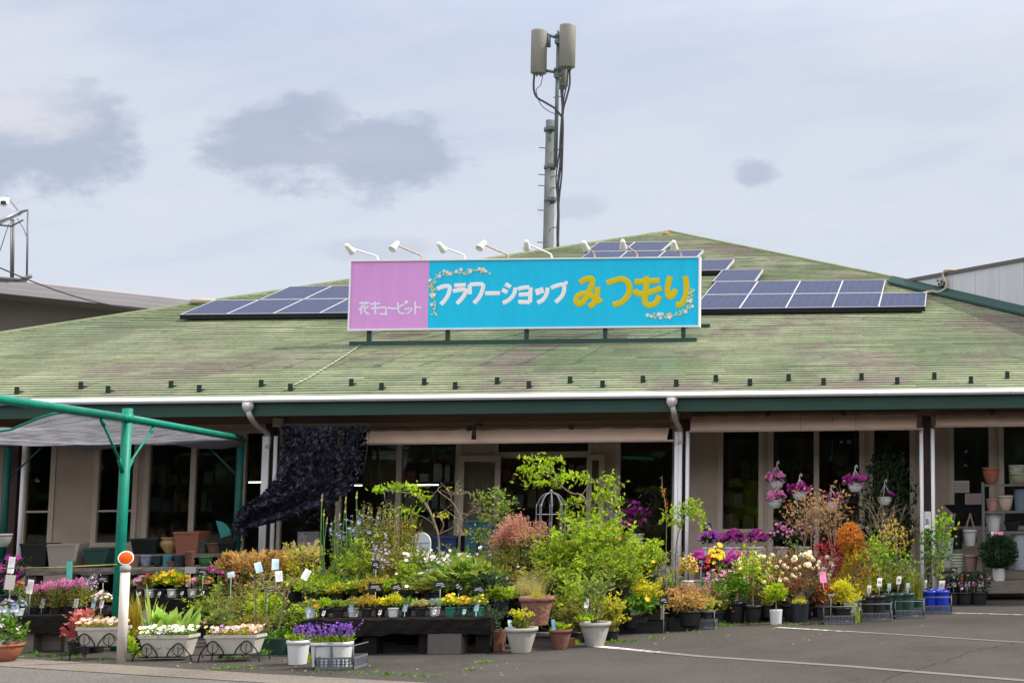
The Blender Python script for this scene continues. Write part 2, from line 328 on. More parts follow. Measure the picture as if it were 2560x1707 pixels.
# ------------------------------------------------------------------ shop building
YE, TN, ZE = 19.43, .36, 2.889; XL, XR = -19.47, 6.07; DH = (XR-XL)/2; YW = 21.8
shop = thing('shop_building', 'single storey flower shop with a wide mossy green hipped roof and a shaded glazed front', 'shop', (-6.7, YW, 0))
SHL = Matrix.Translation(shop.location)
def onshop(o):                       # geometry is built in world coordinates
    o.matrix_parent_inverse = SHL.inverted(); return o
def spart(name, mb, m, parent=None):
    o = mb.build(name, m, parent or shop)
    if parent is None: onshop(o)
    return o
def roof_mat():
    m = bpy.data.materials.new('weathered_green_shingles'); m.use_nodes = True; t = m.node_tree; b = t.nodes['Principled BSDF']; ln = t.links.new
    tc = t.nodes.new('ShaderNodeTexCoord')
    def nz(s, st=(1, 1, 1), d=6, r=.62):
        mp = t.nodes.new('ShaderNodeMapping'); mp.inputs['Scale'].default_value = st; ln(tc.outputs['Object'], mp.inputs[0])
        n = t.nodes.new('ShaderNodeTexNoise'); n.inputs['Scale'].default_value = s; n.inputs['Detail'].default_value = d; n.inputs['Roughness'].default_value = r; ln(mp.outputs[0], n.inputs['Vector']); return n.outputs['Fac']
    def mix(f, a, bb, lo, hi, top=1.):
        r = t.nodes.new('ShaderNodeMapRange'); r.inputs[1].default_value = lo; r.inputs[2].default_value = hi; r.inputs[4].default_value = top; ln(f, r.inputs[0])
        x = t.nodes.new('ShaderNodeMix'); x.data_type = 'RGBA'; ln(r.outputs[0], x.inputs[0])
        for i, q in ((6, a), (7, bb)):
            if isinstance(q, tuple): x.inputs[i].default_value = (*q, 1)
            else: ln(q, x.inputs[i])
        return x.outputs[2]
    a = mix(nz(.35), (.145, .185, .105), (.260, .290, .180), .38, .62)
    a = mix(nz(.9, (1, .4, 1)), a, (.32, .315, .235), .52, .74, .8)
    a = mix(nz(1.5, (1, .25, 1)), a, (.150, .215, .150), .56, .72, .7)
    big = nz(.55, (1, 1, 1), 3); fine = nz(3.2, (1, 3.0, 3.0), 8, .75)
    ad = t.nodes.new('ShaderNodeMath'); ad.operation = 'MULTIPLY_ADD'; ln(fine, ad.inputs[0]); ad.inputs[1].default_value = .8; ln(big, ad.inputs[2])
    a = mix(ad.outputs[0], a, (.185, .150, .135), .93, 1.06, .85)
    a = mix(nz(2.1, (1, 2.2, 2.2), 7, .7), a, (.29, .26, .26), .60, .76, .7)
    a = mix(nz(9, (1, 3, 3), 5, .7), a, (.055, .05, .04), .54, .72, .85)
    a = mix(nz(16, (1, 5, 5), 4, .75), a, (.075, .065, .06), .56, .70, .75)
    br = t.nodes.new('ShaderNodeNewGeometry'); rr = t.nodes.new('ShaderNodeMapRange'); rr.inputs[3].default_value = .84; rr.inputs[4].default_value = 1.12; ln(br.outputs['Random Per Island'], rr.inputs[0])
    sc = t.nodes.new('ShaderNodeVectorMath'); sc.operation = 'SCALE'; ln(a, sc.inputs[0]); ln(rr.outputs[0], sc.inputs['Scale']); ln(sc.outputs[0], b.inputs['Base Color'])
    b.inputs['Roughness'].default_value = .85; b.inputs['Specular IOR Level'].default_value = .2
    p = t.nodes.new('ShaderNodeBump'); p.inputs['Strength'].default_value = .5; p.inputs['Distance'].default_value = .02; ln(nz(30, (1, 1, 1), 4), p.inputs['Height']); ln(p.outputs[0], b.inputs['Normal'])
    return m
ROOF = roof_mat()
g = MB(); st = .118; ks = int(DH/st)+1
for k in range(ks):
    y0 = k*st; y1 = min(DH, y0+st)
    if y1-y0 < .01: continue
    a0, a1, b0, b1 = XL+y0, XR-y0, XL+y1, XR-y1
    nseg = max(1, int((a1-a0)/.91)); off = R.uniform(0, 1)
    for i in range(nseg):               # each shingle a little lifted at its lower edge
        s0, s1 = i/nseg, (i+1)/nseg; t_ = .014+R.uniform(-.002, .004)
        q = [(a0+(a1-a0)*s0, y0-.008), (a0+(a1-a0)*s1, y0-.008), (b0+(b1-b0)*s1, y1), (b0+(b1-b0)*s0, y1)]
        sag = R.uniform(-.002, .002)
        vs = [(q[0][0], YE+q[0][1], ZE+y0*TN+t_+sag), (q[1][0], YE+q[1][1], ZE+y0*TN+t_-sag), (q[2][0], YE+q[2][1], ZE+y1*TN+.002), (q[3][0], YE+q[3][1], ZE+y1*TN+.002),
              (q[0][0], YE+q[0][1]+.004, ZE+y0*TN-.006), (q[1][0], YE+q[1][1]+.004, ZE+y0*TN-.006)]
        g.add(vs, [(0, 1, 2, 3), (4, 5, 1, 0)])
yb = YE+2*DH; ap = ((XL+XR)/2, YE+DH, ZE+DH*TN)
g.add([(XL, YE, ZE), (XL, yb, ZE), ap, (XR, yb, ZE), (XR, YE, ZE)], [(0, 2, 1), (1, 2, 3), (3, 2, 4)])
roof = spart('roof', g, ROOF)
def hip_pt(t, s): return Vector((XL+t*DH if s < 0 else XR-t*DH, YE+t*DH, ZE+t*DH*TN+.02))
g = MB(); HIPC = mat('hip_capping', (.16, .19, .10), .8, var=.3, vscale=2)
for s in (-1, 1): g.tube([hip_pt(i/30, s)-Vector((0, 0, .03)) for i in range(31)], .055, n=6)
g.cur = 1; g.lathe([(.5, -.15), (.28, -.07), (.02, .035)], ap, 4)
onshop(g.build('hip_cap', [HIPC, mat('rusty_cap', (.28, .13, .06), .9, var=.3, vscale=6)], shop))
DGREEN = mat('dark_green_paint', (.022, .065, .05), .5, var=.12, vscale=2)
GUARD = mat('snow_guard_paint', (.012, .03, .02), .6)
def roofpt(x, y, dz=0.):
    d = _ray(x, y); n = Vector((0, -TN, 1)); k = (Vector((0, YE, ZE))-Vector((0, 0, EYE))).dot(n)/d.dot(n); return Vector((0, 0, EYE))+d*k+Vector((0, 0, dz))
x = -13.6; i = 0
while x < .8:
    for (dx, yy_) in ((0, YE+.44), (.51, YE+.23)):
        z = ZE+(yy_-YE)*TN; b = MB(); b.box((-.031, -.012, 0), (.031, 0, .098)); b.box((-.024, 0, .0), (.024, .12, .05))
        o = b.build('snow_guard', GUARD, shop); onshop(o); o.location = Vector((x+dx, yy_, z+.008))
    x += 1.262 if x < -9 else 1.02
WHITE = mat('white_gutter', (.70, .70, .72), .4, var=.03, vscale=1.5)
g = MB(); pr = [(19.385, 2.892), (19.345, 2.872), (19.325, 2.838), (19.345, 2.812), (19.42, 2.806), (19.42, 2.892)]
n = 14
for i in range(n):
    xa, xb = XL-.1+i*(XR-XL+.2)/n, XL-.1+(i+1)*(XR-XL+.2)/n-.003
    vs = [(xx, y, z) for xx in (xa, xb) for y, z in pr]; m_ = len(pr)
    g.add(vs, [(j, (j+1) % m_, m_+(j+1) % m_, m_+j)[::-1] for j in range(m_)]+[tuple(range(m_)), tuple(range(m_, 2*m_))[::-1]])
spart('gutter', g, WHITE)
g = MB(); g.box((XL, 19.44, 2.625), (XR, 19.48, 2.865)); spart('fascia', g, DGREEN)
SOFF = mat('soffit_board', (.19, .12, .09), .8, var=.2, vscale=6, vstretch=(.4, 6, 6))
g = MB()
for i in range(9): g.box((XL, 19.485+i*.257, 2.655), (XR, 19.485+(i+1)*.257-.008, 2.68))
g.box((XL, 20.12, 2.56), (XR, 20.26, 2.654))
spart('veranda_ceiling', g, SOFF)
POSTM = mat('dark_brown_timber', (.045, .022, .022), .7, var=.25, vscale=8, vstretch=(8, 8, 1))
PIPE = mat('white_pipe', (.84, .85, .88), .4, var=.05, vscale=3)
YP = 20.2
def X(px, Y, py=1200): return at(px, py, Y).x
for (pa, pb, pipes) in ((28, 50, (57,)), (668, 681, (657.5, 665.5, 686)), (1706, 1716, (1690, 1700, 1718.5)), (2306, 2330, (2304, 2332.5))):
    c = X((pa+pb)/2, YP); hw = .062
    g = MB(); g.box((c-hw, YP-hw, 0), (c+hw, YP+hw, 2.56)); p_ = spart('veranda_post', g, POSTM)
    for q in pipes:
        xx = X(q, YP-.13); g = MB(); g.tube([(xx, YP-.13, .02), (xx, YP-.13, 2.38 if q not in (665.5, 1700) else 2.42)], .028, n=10)
        o = g.build('conduit_pipe', PIPE, shop); onshop(o)
for (ga, gb, col) in (((620, 1018), 665.5, 0), ((1680, 1008), 1700, 0)):
    a = at(*ga, 19.38); xx = X(gb, YP-.13); g = MB()
    g.lathe([(.075, 0), (.075, -.06), (.04, -.13)], (a.x, 19.38, 2.805), 12)
    g.tube(spline([(a.x, 19.38, 2.72), (a.x+.02, 19.41, 2.62), ((a.x+xx)/2, 19.7, 2.51), (xx, YP-.135, 2.40), (xx, YP-.135, 2.2)], 4), .036, n=10)
    spart('downspout', g, mat('aged_pipe', (.55, .52, .50), .5, var=.15, vscale=8))
g = MB(); a = at(695, 1056, 20.0)
JB = mat('beige_box', (.40, .36, .30), .6); g.box((a.x-.065, 19.98, a.z-.06), (a.x+.065, 20.05, a.z+.06)); spart('junction_box', g, JB); g = MB(); a = at(1686, 1043, 20.0); g.box((a.x-.06, 19.98, a.z-.055), (a.x+.06, 20.05, a.z+.055))
spart('junction_box', g, JB)
# wall with openings, in px of the photograph's facade -> metres
def siding():
    m = bpy.data.materials.new('beige_siding'); m.use_nodes = True; t = m.node_tree; b = t.nodes['Principled BSDF']
    tc = t.nodes.new('ShaderNodeTexCoord'); n = t.nodes.new('ShaderNodeTexNoise'); n.inputs['Scale'].default_value = 2.2; n.inputs['Detail'].default_value = 7
    t.links.new(tc.outputs['Object'], n.inputs['Vector']); r = t.nodes.new('ShaderNodeValToRGB'); r.color_ramp.elements[0].position = .3; r.color_ramp.elements[1].position = .75
    r.color_ramp.elements[0].color = (.44, .355, .28, 1); r.color_ramp.elements[1].color = (.58, .48, .385, 1); t.links.new(n.outputs['Fac'], r.inputs[0]); t.links.new(r.outputs[0], b.inputs['Base Color'])
    wv = t.nodes.new('ShaderNodeTexWave'); wv.inputs['Scale'].default_value = 3.3; wv.bands_direction = 'X'; wv.wave_profile = 'SAW'; t.links.new(tc.outputs['Object'], wv.inputs['Vector'])
    p = t.nodes.new('ShaderNodeBump'); p.inputs['Strength'].default_value = .4; p.inputs['Distance'].default_value = .01; t.links.new(wv.outputs['Fac'], p.inputs['Height']); t.links.new(p.outputs[0], b.inputs['Normal'])
    b.inputs['Roughness'].default_value = .8; return m
WALL = siding(); FRAME = mat('beige_frame', (.60, .51, .42), .5, var=.08, vscale=5)
def glass():
    m = bpy.data.materials.new('window_glass'); m.use_nodes = True; t = m.node_tree; b = t.nodes['Principled BSDF']
    b.inputs['Base Color'].default_value = (.01, .01, .01, 1); b.inputs['Roughness'].default_value = .02; b.inputs['Specular IOR Level'].default_value = .55
    tr = t.nodes.new('ShaderNodeBsdfTransparent'); tr.inputs[0].default_value = (.80, .80, .76, 1); gl = t.nodes.new('ShaderNodeBsdfGlossy'); gl.inputs['Roughness'].default_value = .015
    fr = t.nodes.new('ShaderNodeFresnel'); fr.inputs[0].default_value = 1.45; mx = t.nodes.new('ShaderNodeMixShader'); t.links.new(fr.outputs[0], mx.inputs[0]); t.links.new(tr.outputs[0], mx.inputs[1]); t.links.new(gl.outputs[0], mx.inputs[2])
    t.links.new(mx.outputs[0], t.nodes['Material Output'].inputs[0]); return m
GLASS = glass()
ZT = 2.50
wins = [(61, 134, .87, 1), (240, 341, .87, 1), (366, 598, .42, 2), (606, 692, .42, 1), (698, 1146, .42, 3), (1543, 1688, .42, 1), (1800, 1904, .97, 1), (1926, 2156, .55, 2), (2178, 2282, .42, 1), (2378, 2480, .97, 1), (2503, 2640, .97, 1), (2720, 2860, .97, 1), (-160, -40, .87, 1)]
DOOR = (1245, 1470)
wins.sort()
holes = sorted([(X(a, YW), X(b, YW), zb, ZT) for a, b, zb, _ in wins]+[(X(DOOR[0], YW), X(DOOR[1], YW), 0., ZT)])
g = MB(); x0 = XL+.6
for (a, b, zb, zt) in holes:
    g.box((x0, YW, 0), (a, YW+.12, 2.654)); g.box((a, YW, zt), (b, YW+.12, 2.654))
    if zb > .01: g.box((a, YW, 0), (b, YW+.12, zb))
    x0 = b
g.box((x0, YW, 0), (XR-.6, YW+.12, 2.654))
g.box((XL+.6, YW+.12, 0), (XL+.72, 43, 2.654)); g.box((XR-.72, YW+.12, 0), (XR-.6, 43, 2.654)); g.box((XL+.6, 43, 0), (XR-.6, 43.12, 2.654))
g.box((XL+.72, 29, .02), (XR-.72, 29.1, 2.654))
spart('wall', g, WALL)
g = MB(); g.box((XL+.72, YW+.125, 2.60), (XR-.72, 28.98, 2.64)); g.box((XL+.72, YW+.125, .004), (XR-.72, 28.98, .03))
spart('shop_interior', g, mat('dark_interior', (.17, .14, .11), .8))
for (a, b, zb, pn) in wins:
    xa, xb = X(a, YW), X(b, YW); fw = .045
    wroot = bpy.data.objects.new('window', None); COL.objects.link(wroot); wroot.parent = shop; onshop(wroot)
    g = MB(); y0, y1 = YW-.02, YW+.06
    g.box((xa-.03, y0, zb-.06), (xb+.03, y1, zb)); g.box((xa-.03, y0, ZT), (xb+.03, y1, ZT+.05))
    g.box((xa-.03, y0, zb), (xa+fw, y1, ZT)); g.box((xb-fw, y0, zb), (xb+.03, y1, ZT))
    for i in range(1, pn): xm = xa+(xb-xa)*i/pn; g.box((xm-.04, y0+.01, zb), (xm+.04, y1, ZT))
    if zb > .8 and a < 300: g.box((xa+fw, y0+.02, 1.33), (xb-fw, y1-.02, 1.36))
    g.build('window_frame', FRAME, wroot)
    for i in range(pn):
        q = MB(); pa, pb = xa+(xb-xa)*i/pn, xa+(xb-xa)*(i+1)/pn; q.box((pa+.04, YW+.02, zb+.001), (pb-.04, YW+.026, ZT-.001)); q.build('pane', GLASS, wroot)
# entrance: transom and the two open door leaves
xa, xb = X(DOOR[0], YW), X(DOOR[1], YW)
g = MB(); g.box((xa-.05, YW-.02, 0), (xa, YW+.08, ZT)); g.box((xb, YW-.02, 0), (xb+.05, YW+.08, ZT)); g.box((xa, YW-.02, 2.08), (xb, YW+.08, 2.17)); g.box((xa, YW-.02, ZT-.05), (xb, YW+.08, ZT+.03))
fr_ = spart('door_frame', g, FRAME)
g = MB(); g.box((xa+.001, YW+.02, 2.171), (xb-.001, YW+.026, ZT-.051)); onshop(g.build('transom_pane', GLASS, shop))
for (pa, pb, yo) in ((1146, 1250, YW-.12), (1466, 1510, YW-.12)):
    a, b = X(pa, yo), X(pb, yo); g = MB(); zt = 2.12
    g.box((a, yo, .03), (a+.08, yo+.04, zt)); g.box((b-.08, yo, .03), (b, yo+.04, zt)); g.box((a+.08, yo, zt-.09), (b-.08, yo+.04, zt)); g.box((a+.08, yo, .03), (b-.08, yo+.04, .2)); g.box((a+.08, yo, .9), (b-.08, yo+.04, .97))
    d = spart('door', g, FRAME); q = MB(); q.box((a+.081, yo+.015, .201), (b-.081, yo+.02, zt-.091)); q.build('pane', GLASS, d)

# things inside the shop
TUBE = mat('lit_tube', (.90, 1.0, 1.0), .5, emit=12.); 
for i, (p0, p1, py, lab) in enumerate(((1003, 1096, 1212, 'lit white fluorescent tube hanging in the shop right of the black net'), (622, 655, 1205, 'short lit tube seen through the glass left of the white downpipe'), (856, 918, 1213, 'lit fluorescent tube inside the shop behind the torn edge of the black net'))):
    a, b = at(p0, py, 23.4), at(p1, py, 23.4); t = thing('fluorescent_lamp', lab, 'lamp', (a+b)/2, 'fluorescent lamps in the shop'); hl = (b-a).length/2
    g = MB(); g.tube([(-hl, 0, 0), (hl, 0, 0)], .0065, n=8); g.build('tube', TUBE, t); g = MB(); g.box((-hl-.02, -.02, .016), (hl+.02, .03, .05)); g.tube([(-hl*.7, 0, .05), (-hl*.7, 0, 2.6-(a.z+b.z)/2)], .006, n=5); g.tube([(hl*.7, 0, .05), (hl*.7, 0, 2.6-(a.z+b.z)/2)], .006, n=5); g.build('lamp_housing', mat('lamp_housing', (.3, .3, .3)), t)
GOODS = [mat('goods_a', (.45, .35, .25), .7), mat('goods_b', (.30, .36, .40), .6), mat('goods_c', (.50, .48, .45), .6), mat('goods_d', (.35, .12, .10), .6)]
for (px, lab) in ((430, 'dim shelf of goods inside, behind the left windows'), (1060, 'dim shelf of goods inside the window left of the open door'), (1350, 'dim shelf of goods seen through the open entrance'), (1860, 'dim shelf of goods behind the narrow right window'), (2090, 'dim shelf of goods behind the windows with hanging baskets')):
    a = at(px, 1300, 24.2); r = random.Random(px); t = thing('goods_shelf', lab, 'shelf', (a.x, 24.2, .03), 'goods shelves in the shop'); g = MB()
    for z in (.35, .8, 1.25, 1.7): g.box((-.7, 0, z), (.7, .35, z+.03))
    g.box((-.73, 0, 0), (-.70, .35, 1.9)); g.box((.70, 0, 0), (.73, .35, 1.9)); g.build('shelf_boards', GREYP if 'GREYP' in globals() else SOFF, t); g = MB()
    for z in (.38, .83, 1.28, 1.73):
        x = -.66
        while x < .6:
            w2 = r.uniform(.06, .18); g.cur = r.randrange(4); g.box((x, .04, z+.001), (x+w2, .25, z+r.uniform(.12, .34))); x += w2+r.uniform(.01, .08)
    o = g.build('goods', GOODS, t); o['kind'] = 'stuff'
a = at(905, 1215, 22.6); b = at(1003, 1138, 22.6); g = MB(); g.box((a.x, 22.6, a.z), (b.x, 22.63, b.z)); g.tube([(a.x, 22.6, b.z), (b.x, 22.6, b.z)], .012)
tag(g.build('roller_blind', mat('interior_blind', (.30, .25, .2), .8, var=.1)), 'half lowered plain beige blind behind the glass beside the black net', 'blind')

# ------------------------------------------------------------------ roller awnings
AWN = mat('beige_awning', (.74, .54, .42), .8, var=.08, vscale=3, bump=.15, bscale=25)
def awning(p0, p1, yt0, yb0, yt1, yb1, lab):
    Y = 20.0; a0, a1, b0, b1 = at(p0, yt0, Y), at(p1, yt1, Y), at(p0, yb0, Y), at(p1, yb1, Y)
    zt, zb = (a0.z+a1.z)/2, (b0.z+b1.z)/2; x0_, x1_ = a0.x, a1.x; t = thing('roller_awning', lab, 'awning', ((x0_+x1_)/2, Y, zb), 'beige awnings under the eave'); hw = (x1_-x0_)/2; H = zt-zb
    g = MB(); n = 60; vs = []
    for i in range(n+1):
        xx = -hw+2*hw*i/n; sc_ = .012*abs(sin(i*.33))+.008*sin(i*.9)
        for (y, z) in ((.10, H+.02-sc_), (.02, H*.72-sc_*.5), (-.04, H*.35), (-.055, .02)): vs.append((xx, y, z))
    g.add(vs, [(4*i+j, 4*i+4+j, 4*i+5+j, 4*i+1+j) for i in range(n) for j in range(3)], True)
    g.build('awning_cloth', AWN, t)
    g = MB(); g.tube([(-hw-.02, -.055, .012), (hw+.1, -.055, .012)], .016, n=8); g.build('bottom_bar', mat('awning_bar', (.50, .40, .34), .5), t)
    g = MB(); g.tube([(-hw, .12, H+.03), (hw, .12, H+.03)], .035, n=10); g.build('roller_tube', SOFF, t)
    for k in (-.33, .35): g = MB(); g.box((k*hw-.03, .05, H), (k*hw+.03, .11, H+.07)); g.build('bracket', POSTM, t)
awning(914, 1670, 1080, 1112, 1068, 1104, 'long beige roller awning hanging lowest, over the shop entrance')
awning(1728, 2291, 1041, 1080, 1036, 1075, 'beige roller awning over the right windows with hanging baskets')
awning(2340, 2760, 1037, 1069, 1034, 1063, 'beige roller awning cut off by the right edge of the photo')
a = at(1188, 1078, 19.85); g = MB(); g.tube([(a.x+.05, 19.95, a.z+.10), (a.x+.02, 19.85, a.z+.1), (a.x, 19.8, a.z+.06)], .02); g.lathe([(.026, .06), (.03, .0), (.034, -.11), (.024, -.115)], (a.x, 19.8, a.z), 10)
tag(g.build('awning_crank_hook', BLACKP), 'small black crank fitting hanging over the long entrance awning', 'fitting')

# ------------------------------------------------------------------ roof sign
YS = 22.15
def sp(x, y, d=0.): p = at(x, y, YS); return Vector((p.x, YS-d, p.z))
sign = thing('shop_sign', 'long pink and cyan shop sign with Japanese lettering standing on the roof', 'sign', (-6.84, YS, 3.88))
SGM = Matrix.Translation(sign.location).inverted()
def gpart(name, mb, m, parent=None):
    o = mb.build(name, m, parent or sign)
    if parent is None: o.matrix_parent_inverse = SGM
    return o
xl, xr, zb, zt = sp(878, 700).x, sp(1747, 700).x, 4.125, 5.195; xm = sp(1071, 740).x
PINK = mat('sign_pink', (.64, .30, .66), .45, var=.07, vscale=3, vstretch=(2.5, 1, .35)); CYAN = mat('sign_cyan', (.0, .50, .78), .45, var=.07, vscale=3, vstretch=(2.5, 1, .35))
g = MB(); g.box((xl, YS, zb), (xm, YS+.05, zt)); gpart('pink_panel', g, PINK)
g = MB(); g.box((xm, YS, zb), (xr, YS+.05, zt)); gpart('cyan_panel', g, CYAN)
g = MB(); fw = .022
g.box((xl-fw, YS-.025, zb-fw), (xr+fw, YS+.09, zb)); g.box((xl-fw, YS-.025, zt), (xr+fw, YS+.09, zt+fw)); g.box((xl-fw, YS-.025, zb), (xl, YS+.09, zt)); g.box((xr, YS-.025, zb), (xr+fw, YS+.09, zt))
gpart('sign_frame', g, mat('sign_frame_white', (.78, .78, .80), .4))
z3 = lambda x, y: (840+x/4.9, 560+y/4.9); z4 = lambda x, y: (1300+x/4.9, 560+y/4.9)
def strokes(lst, zf, rad, mb, smooth=True):
    for st_ in lst:
        pts = [sp(*zf(*q)) for q in st_]; pts = spline(pts, 5) if len(pts) > 2 and smooth else pts
        k = MB(); k.tube(pts, rad, n=8); mb.add([(v[0], YS-.003+(v[1]-YS)*.12, v[2]) for v in k.v], k.f, False)
g = MB()
A3 = [[(1240,795),(1310,768),(1375,762),(1395,790),(1375,870),(1330,940),(1285,985)], [(1450,755),(1590,748)], [(1435,825),(1520,808),(1583,808),(1592,832),(1560,890),(1520,940),(1480,975)],
      [(1640,862),(1640,742)], [(1640,744),(1720,738),(1788,742),(1802,775),(1780,850),(1740,920),(1690,970)], [(1830,850),(2010,848)], [(2075,735),(2140,775)], [(2035,805),(2100,840)], [(2200,780),(2180,860),(2120,930),(2045,970)]]
A4 = [[(-25,797),(50,780),(118,776)], [(132,778),(122,962)], [(-14,868),(120,862)], [(-22,955),(125,960)], [(205,795),(225,870)], [(255,780),(275,850)], [(340,780),(325,860),(280,930),(215,965)],
      [(380,785),(440,760),(515,742),(540,765),(535,840),(495,905),(435,960)]]
strokes(A3, z3, .033, g); strokes(A4, z4, .033, g)
c = sp(*z4(565, 722)); g.add([(c.x+.032*cos(i*pi/6), YS-.006, c.z+.032*sin(i*pi/6)) for i in range(12)], [tuple(range(12))])
gpart('white_lettering', g, mat('letter_white', (.80, .80, .84), .5))
g = MB()
B4 = [[(735,720),(800,680),(868,668),(888,705),(875,760),(845,840),(800,920),(750,972),(706,972),(690,930),(715,880),(770,853),(830,862),(900,893),(960,930),(988,965)], [(948,770),(945,850),(925,930),(890,985),(845,1012)],
      [(1065,725),(1150,695),(1230,675),(1300,695),(1340,755),(1340,820),(1310,890),(1240,960),(1140,990)], [(1545,640),(1548,760),(1530,860),(1530,940),(1558,988),(1610,992),(1670,960),(1708,880)], [(1405,710),(1710,695)], [(1405,805),(1430,845),(1500,858),(1600,832),(1735,785)],
      [(1840,640),(1815,740),(1810,830),(1832,890),(1870,872),(1910,800)], [(2025,640),(2040,760),(2030,880),(1990,965),(1960,985),(1910,990)]]
strokes(B4, z4, .046, g); gpart('yellow_lettering', g, mat('letter_yellow', (.62, .50, .0), .5))
g = MB()
C3 = [[(285,972),(410,968)], [(320,950),(320,990)], [(375,948),(372,990)], [(330,1000),(280,1060)], [(310,1030),(310,1110)], [(398,1005),(345,1055)], [(345,990),(352,1060),(380,1095),(412,1105)], [(415,985),(540,975)], [(425,1035),(545,1028)], [(475,950),(485,1110)],
      [(545,1030),(612,1028),(606,1105)], [(535,1105),(635,1105)], [(635,1025),(700,1038),(752,1032)], [(760,960),(766,1060),(790,1090),(840,1100)], [(768,1018),(836,985)], [(850,1030),(858,1060)], [(880,1022),(888,1052)], [(925,1022),(912,1070),(870,1100)], [(970,950),(972,1105)], [(972,1020),(1045,1028)],
      [(846,958),(860,944),(874,958),(860,972),(846,958)]]
strokes(C3, z3, .015, g, True); gpart('pale_lettering', g, mat('letter_pale', (.70, .66, .82), .5))
g = MB(); rr = random.Random(3)
def motif(path, n, zf, side):
    pts = spline([sp(*zf(*q), .004) for q in path], 8)
    k = MB(); k.tube(pts, .006, n=4); g.cur = 0; g.add([(v[0], YS-.002+(v[1]-YS)*.1, v[2]) for v in k.v], k.f)
    for i in range(n):
        p = pts[int(rr.random()*(len(pts)-1))]; a = rr.uniform(0, 6.28); d = rr.uniform(.02, .05)*side; c = p+Vector((cos(a)*d, 0, sin(a)*d)); yo = YS-.005-.0004*len(g.f) % .004
        if i % 5 == 0:
            g.cur = 1; r_f = rr.uniform(.034, .05)
            g.add([(c.x+r_f*(1 if j % 2 == 0 else .42)*cos(j*pi/5+a), YS-.011-i*.0002, c.z+r_f*(1 if j % 2 == 0 else .42)*sin(j*pi/5+a)) for j in range(10)], [tuple(range(10))])
        else:
            g.cur = 0 if i % 3 else 2; l, w2 = rr.uniform(.035, .06), .016
            ca, sa = cos(a), sin(a); g.add([(c.x+u*ca-v*sa, YS-.006-i*.0002, c.z+u*sa+v*ca) for u, v in ((-l/2, 0), (-l*.1, w2), (l/2, 0), (-l*.1, -w2))], [(0, 1, 2, 3)])
motif([(1200, 1100), (1210, 960), (1190, 850), (1170, 740), (1250, 640), (1400, 600), (1600, 590), (1780, 560), (1900, 610)], 75, z3, 1)
motif([(1560, 1110), (1700, 1130), (1850, 1120), (2000, 1090), (2080, 1000), (2090, 880), (2130, 790)], 55, z4, 1)
gpart('flower_motif', g, [mat('motif_leaf', (.55, .66, .36), .6), mat('motif_flower', (.80, .76, .80), .6), mat('motif_gold', (.62, .58, .25), .6)])
g = MB(); xa, xb = at(876, 860, YS).x, at(1742, 852, YS).x; g.box((xa, YS-.05, 3.845), (xb, YS+.03, 3.925)); 
bm2 = at(1775, 812, YS+.9); g.box((xa+.2, YS+.86, 4.19), (bm2.x, YS+.94, 4.25))
gpart('base_beam', g, DGREEN)
for px in (918, 1115, 1313, 1510, 1706):
    p = at(px, 835, YS); g = MB(); g.box((p.x-.03, YS+.051, 3.926), (p.x+.03, YS+.11, 5.1)); g.bar((p.x, YS+.1, 4.9), (p.x, YS+.88, 4.26), .04, .04); gpart('sign_post', g, DGREEN)
LAMPW = mat('lamp_white', (.76, .75, .72), .45, var=.08, vscale=12)
lamps = [((500,440),(150,285),z3,0), ((1045,430),(735,255),z3,1), ((1570,425),(1275,265),z3,0), ((2100,420),(1800,245),z3,1), ((380,410),(80,240),z4,0), ((910,400),(790,250),z4,0), ((1430,395),(1260,235),z4,0), ((1970,390),(1885,245),z4,0)]
for (bs, tp, zf, kind) in lamps:
    b = sp(*zf(*bs)); b = Vector((b.x, YS+.03, zt+.02)); e = at(*zf(*tp), YS-.95); rusty = kind or zf is z4 and bs[0] > 800
    lp = bpy.data.objects.new('sign_lamp', None); COL.objects.link(lp); lp.parent = sign; lp.matrix_parent_inverse = SGM
    g = MB(); g.tube(spline([b, b+Vector((-.0, -.05, .06)), b.lerp(e, .5)+Vector((0, 0, .03)), e], 5), .013, n=7); g.build('lamp_arm', mat('lamp_arm_rusty', (.52, .36, .28), .6, var=.3, vscale=8) if rusty else LAMPW, lp)
    aim = (Vector((b.x+R.uniform(-.5, .5), YS, 4.6))-e).normalized() if not kind else Vector((-.25, -.55, -.65)).normalized()
    m_ = aim.to_track_quat('Z', 'Y').to_matrix(); k = MB(); k.lathe([(.026, -.06), (.036, -.04), (.04, .02), (.056, .10), (.056, .115), (.05, .108)], (0, 0, 0), 12)
    g = MB(); g.add([e+m_ @ Vector(v) for v in k.v], k.f, True); g.build('lamp_head', LAMPW, lp)
g = MB(); g.tube([roofpt(900, 868, .03), roofpt(840, 908, .03), roofpt(770, 950, .03), roofpt(705, 982, .03)], .010, n=6)
tag(g.build('roof_cable', mat('pale_cable', (.27, .33, .22), .6)), 'pale green conduit running down the roof from the sign to the gutter', 'cable')

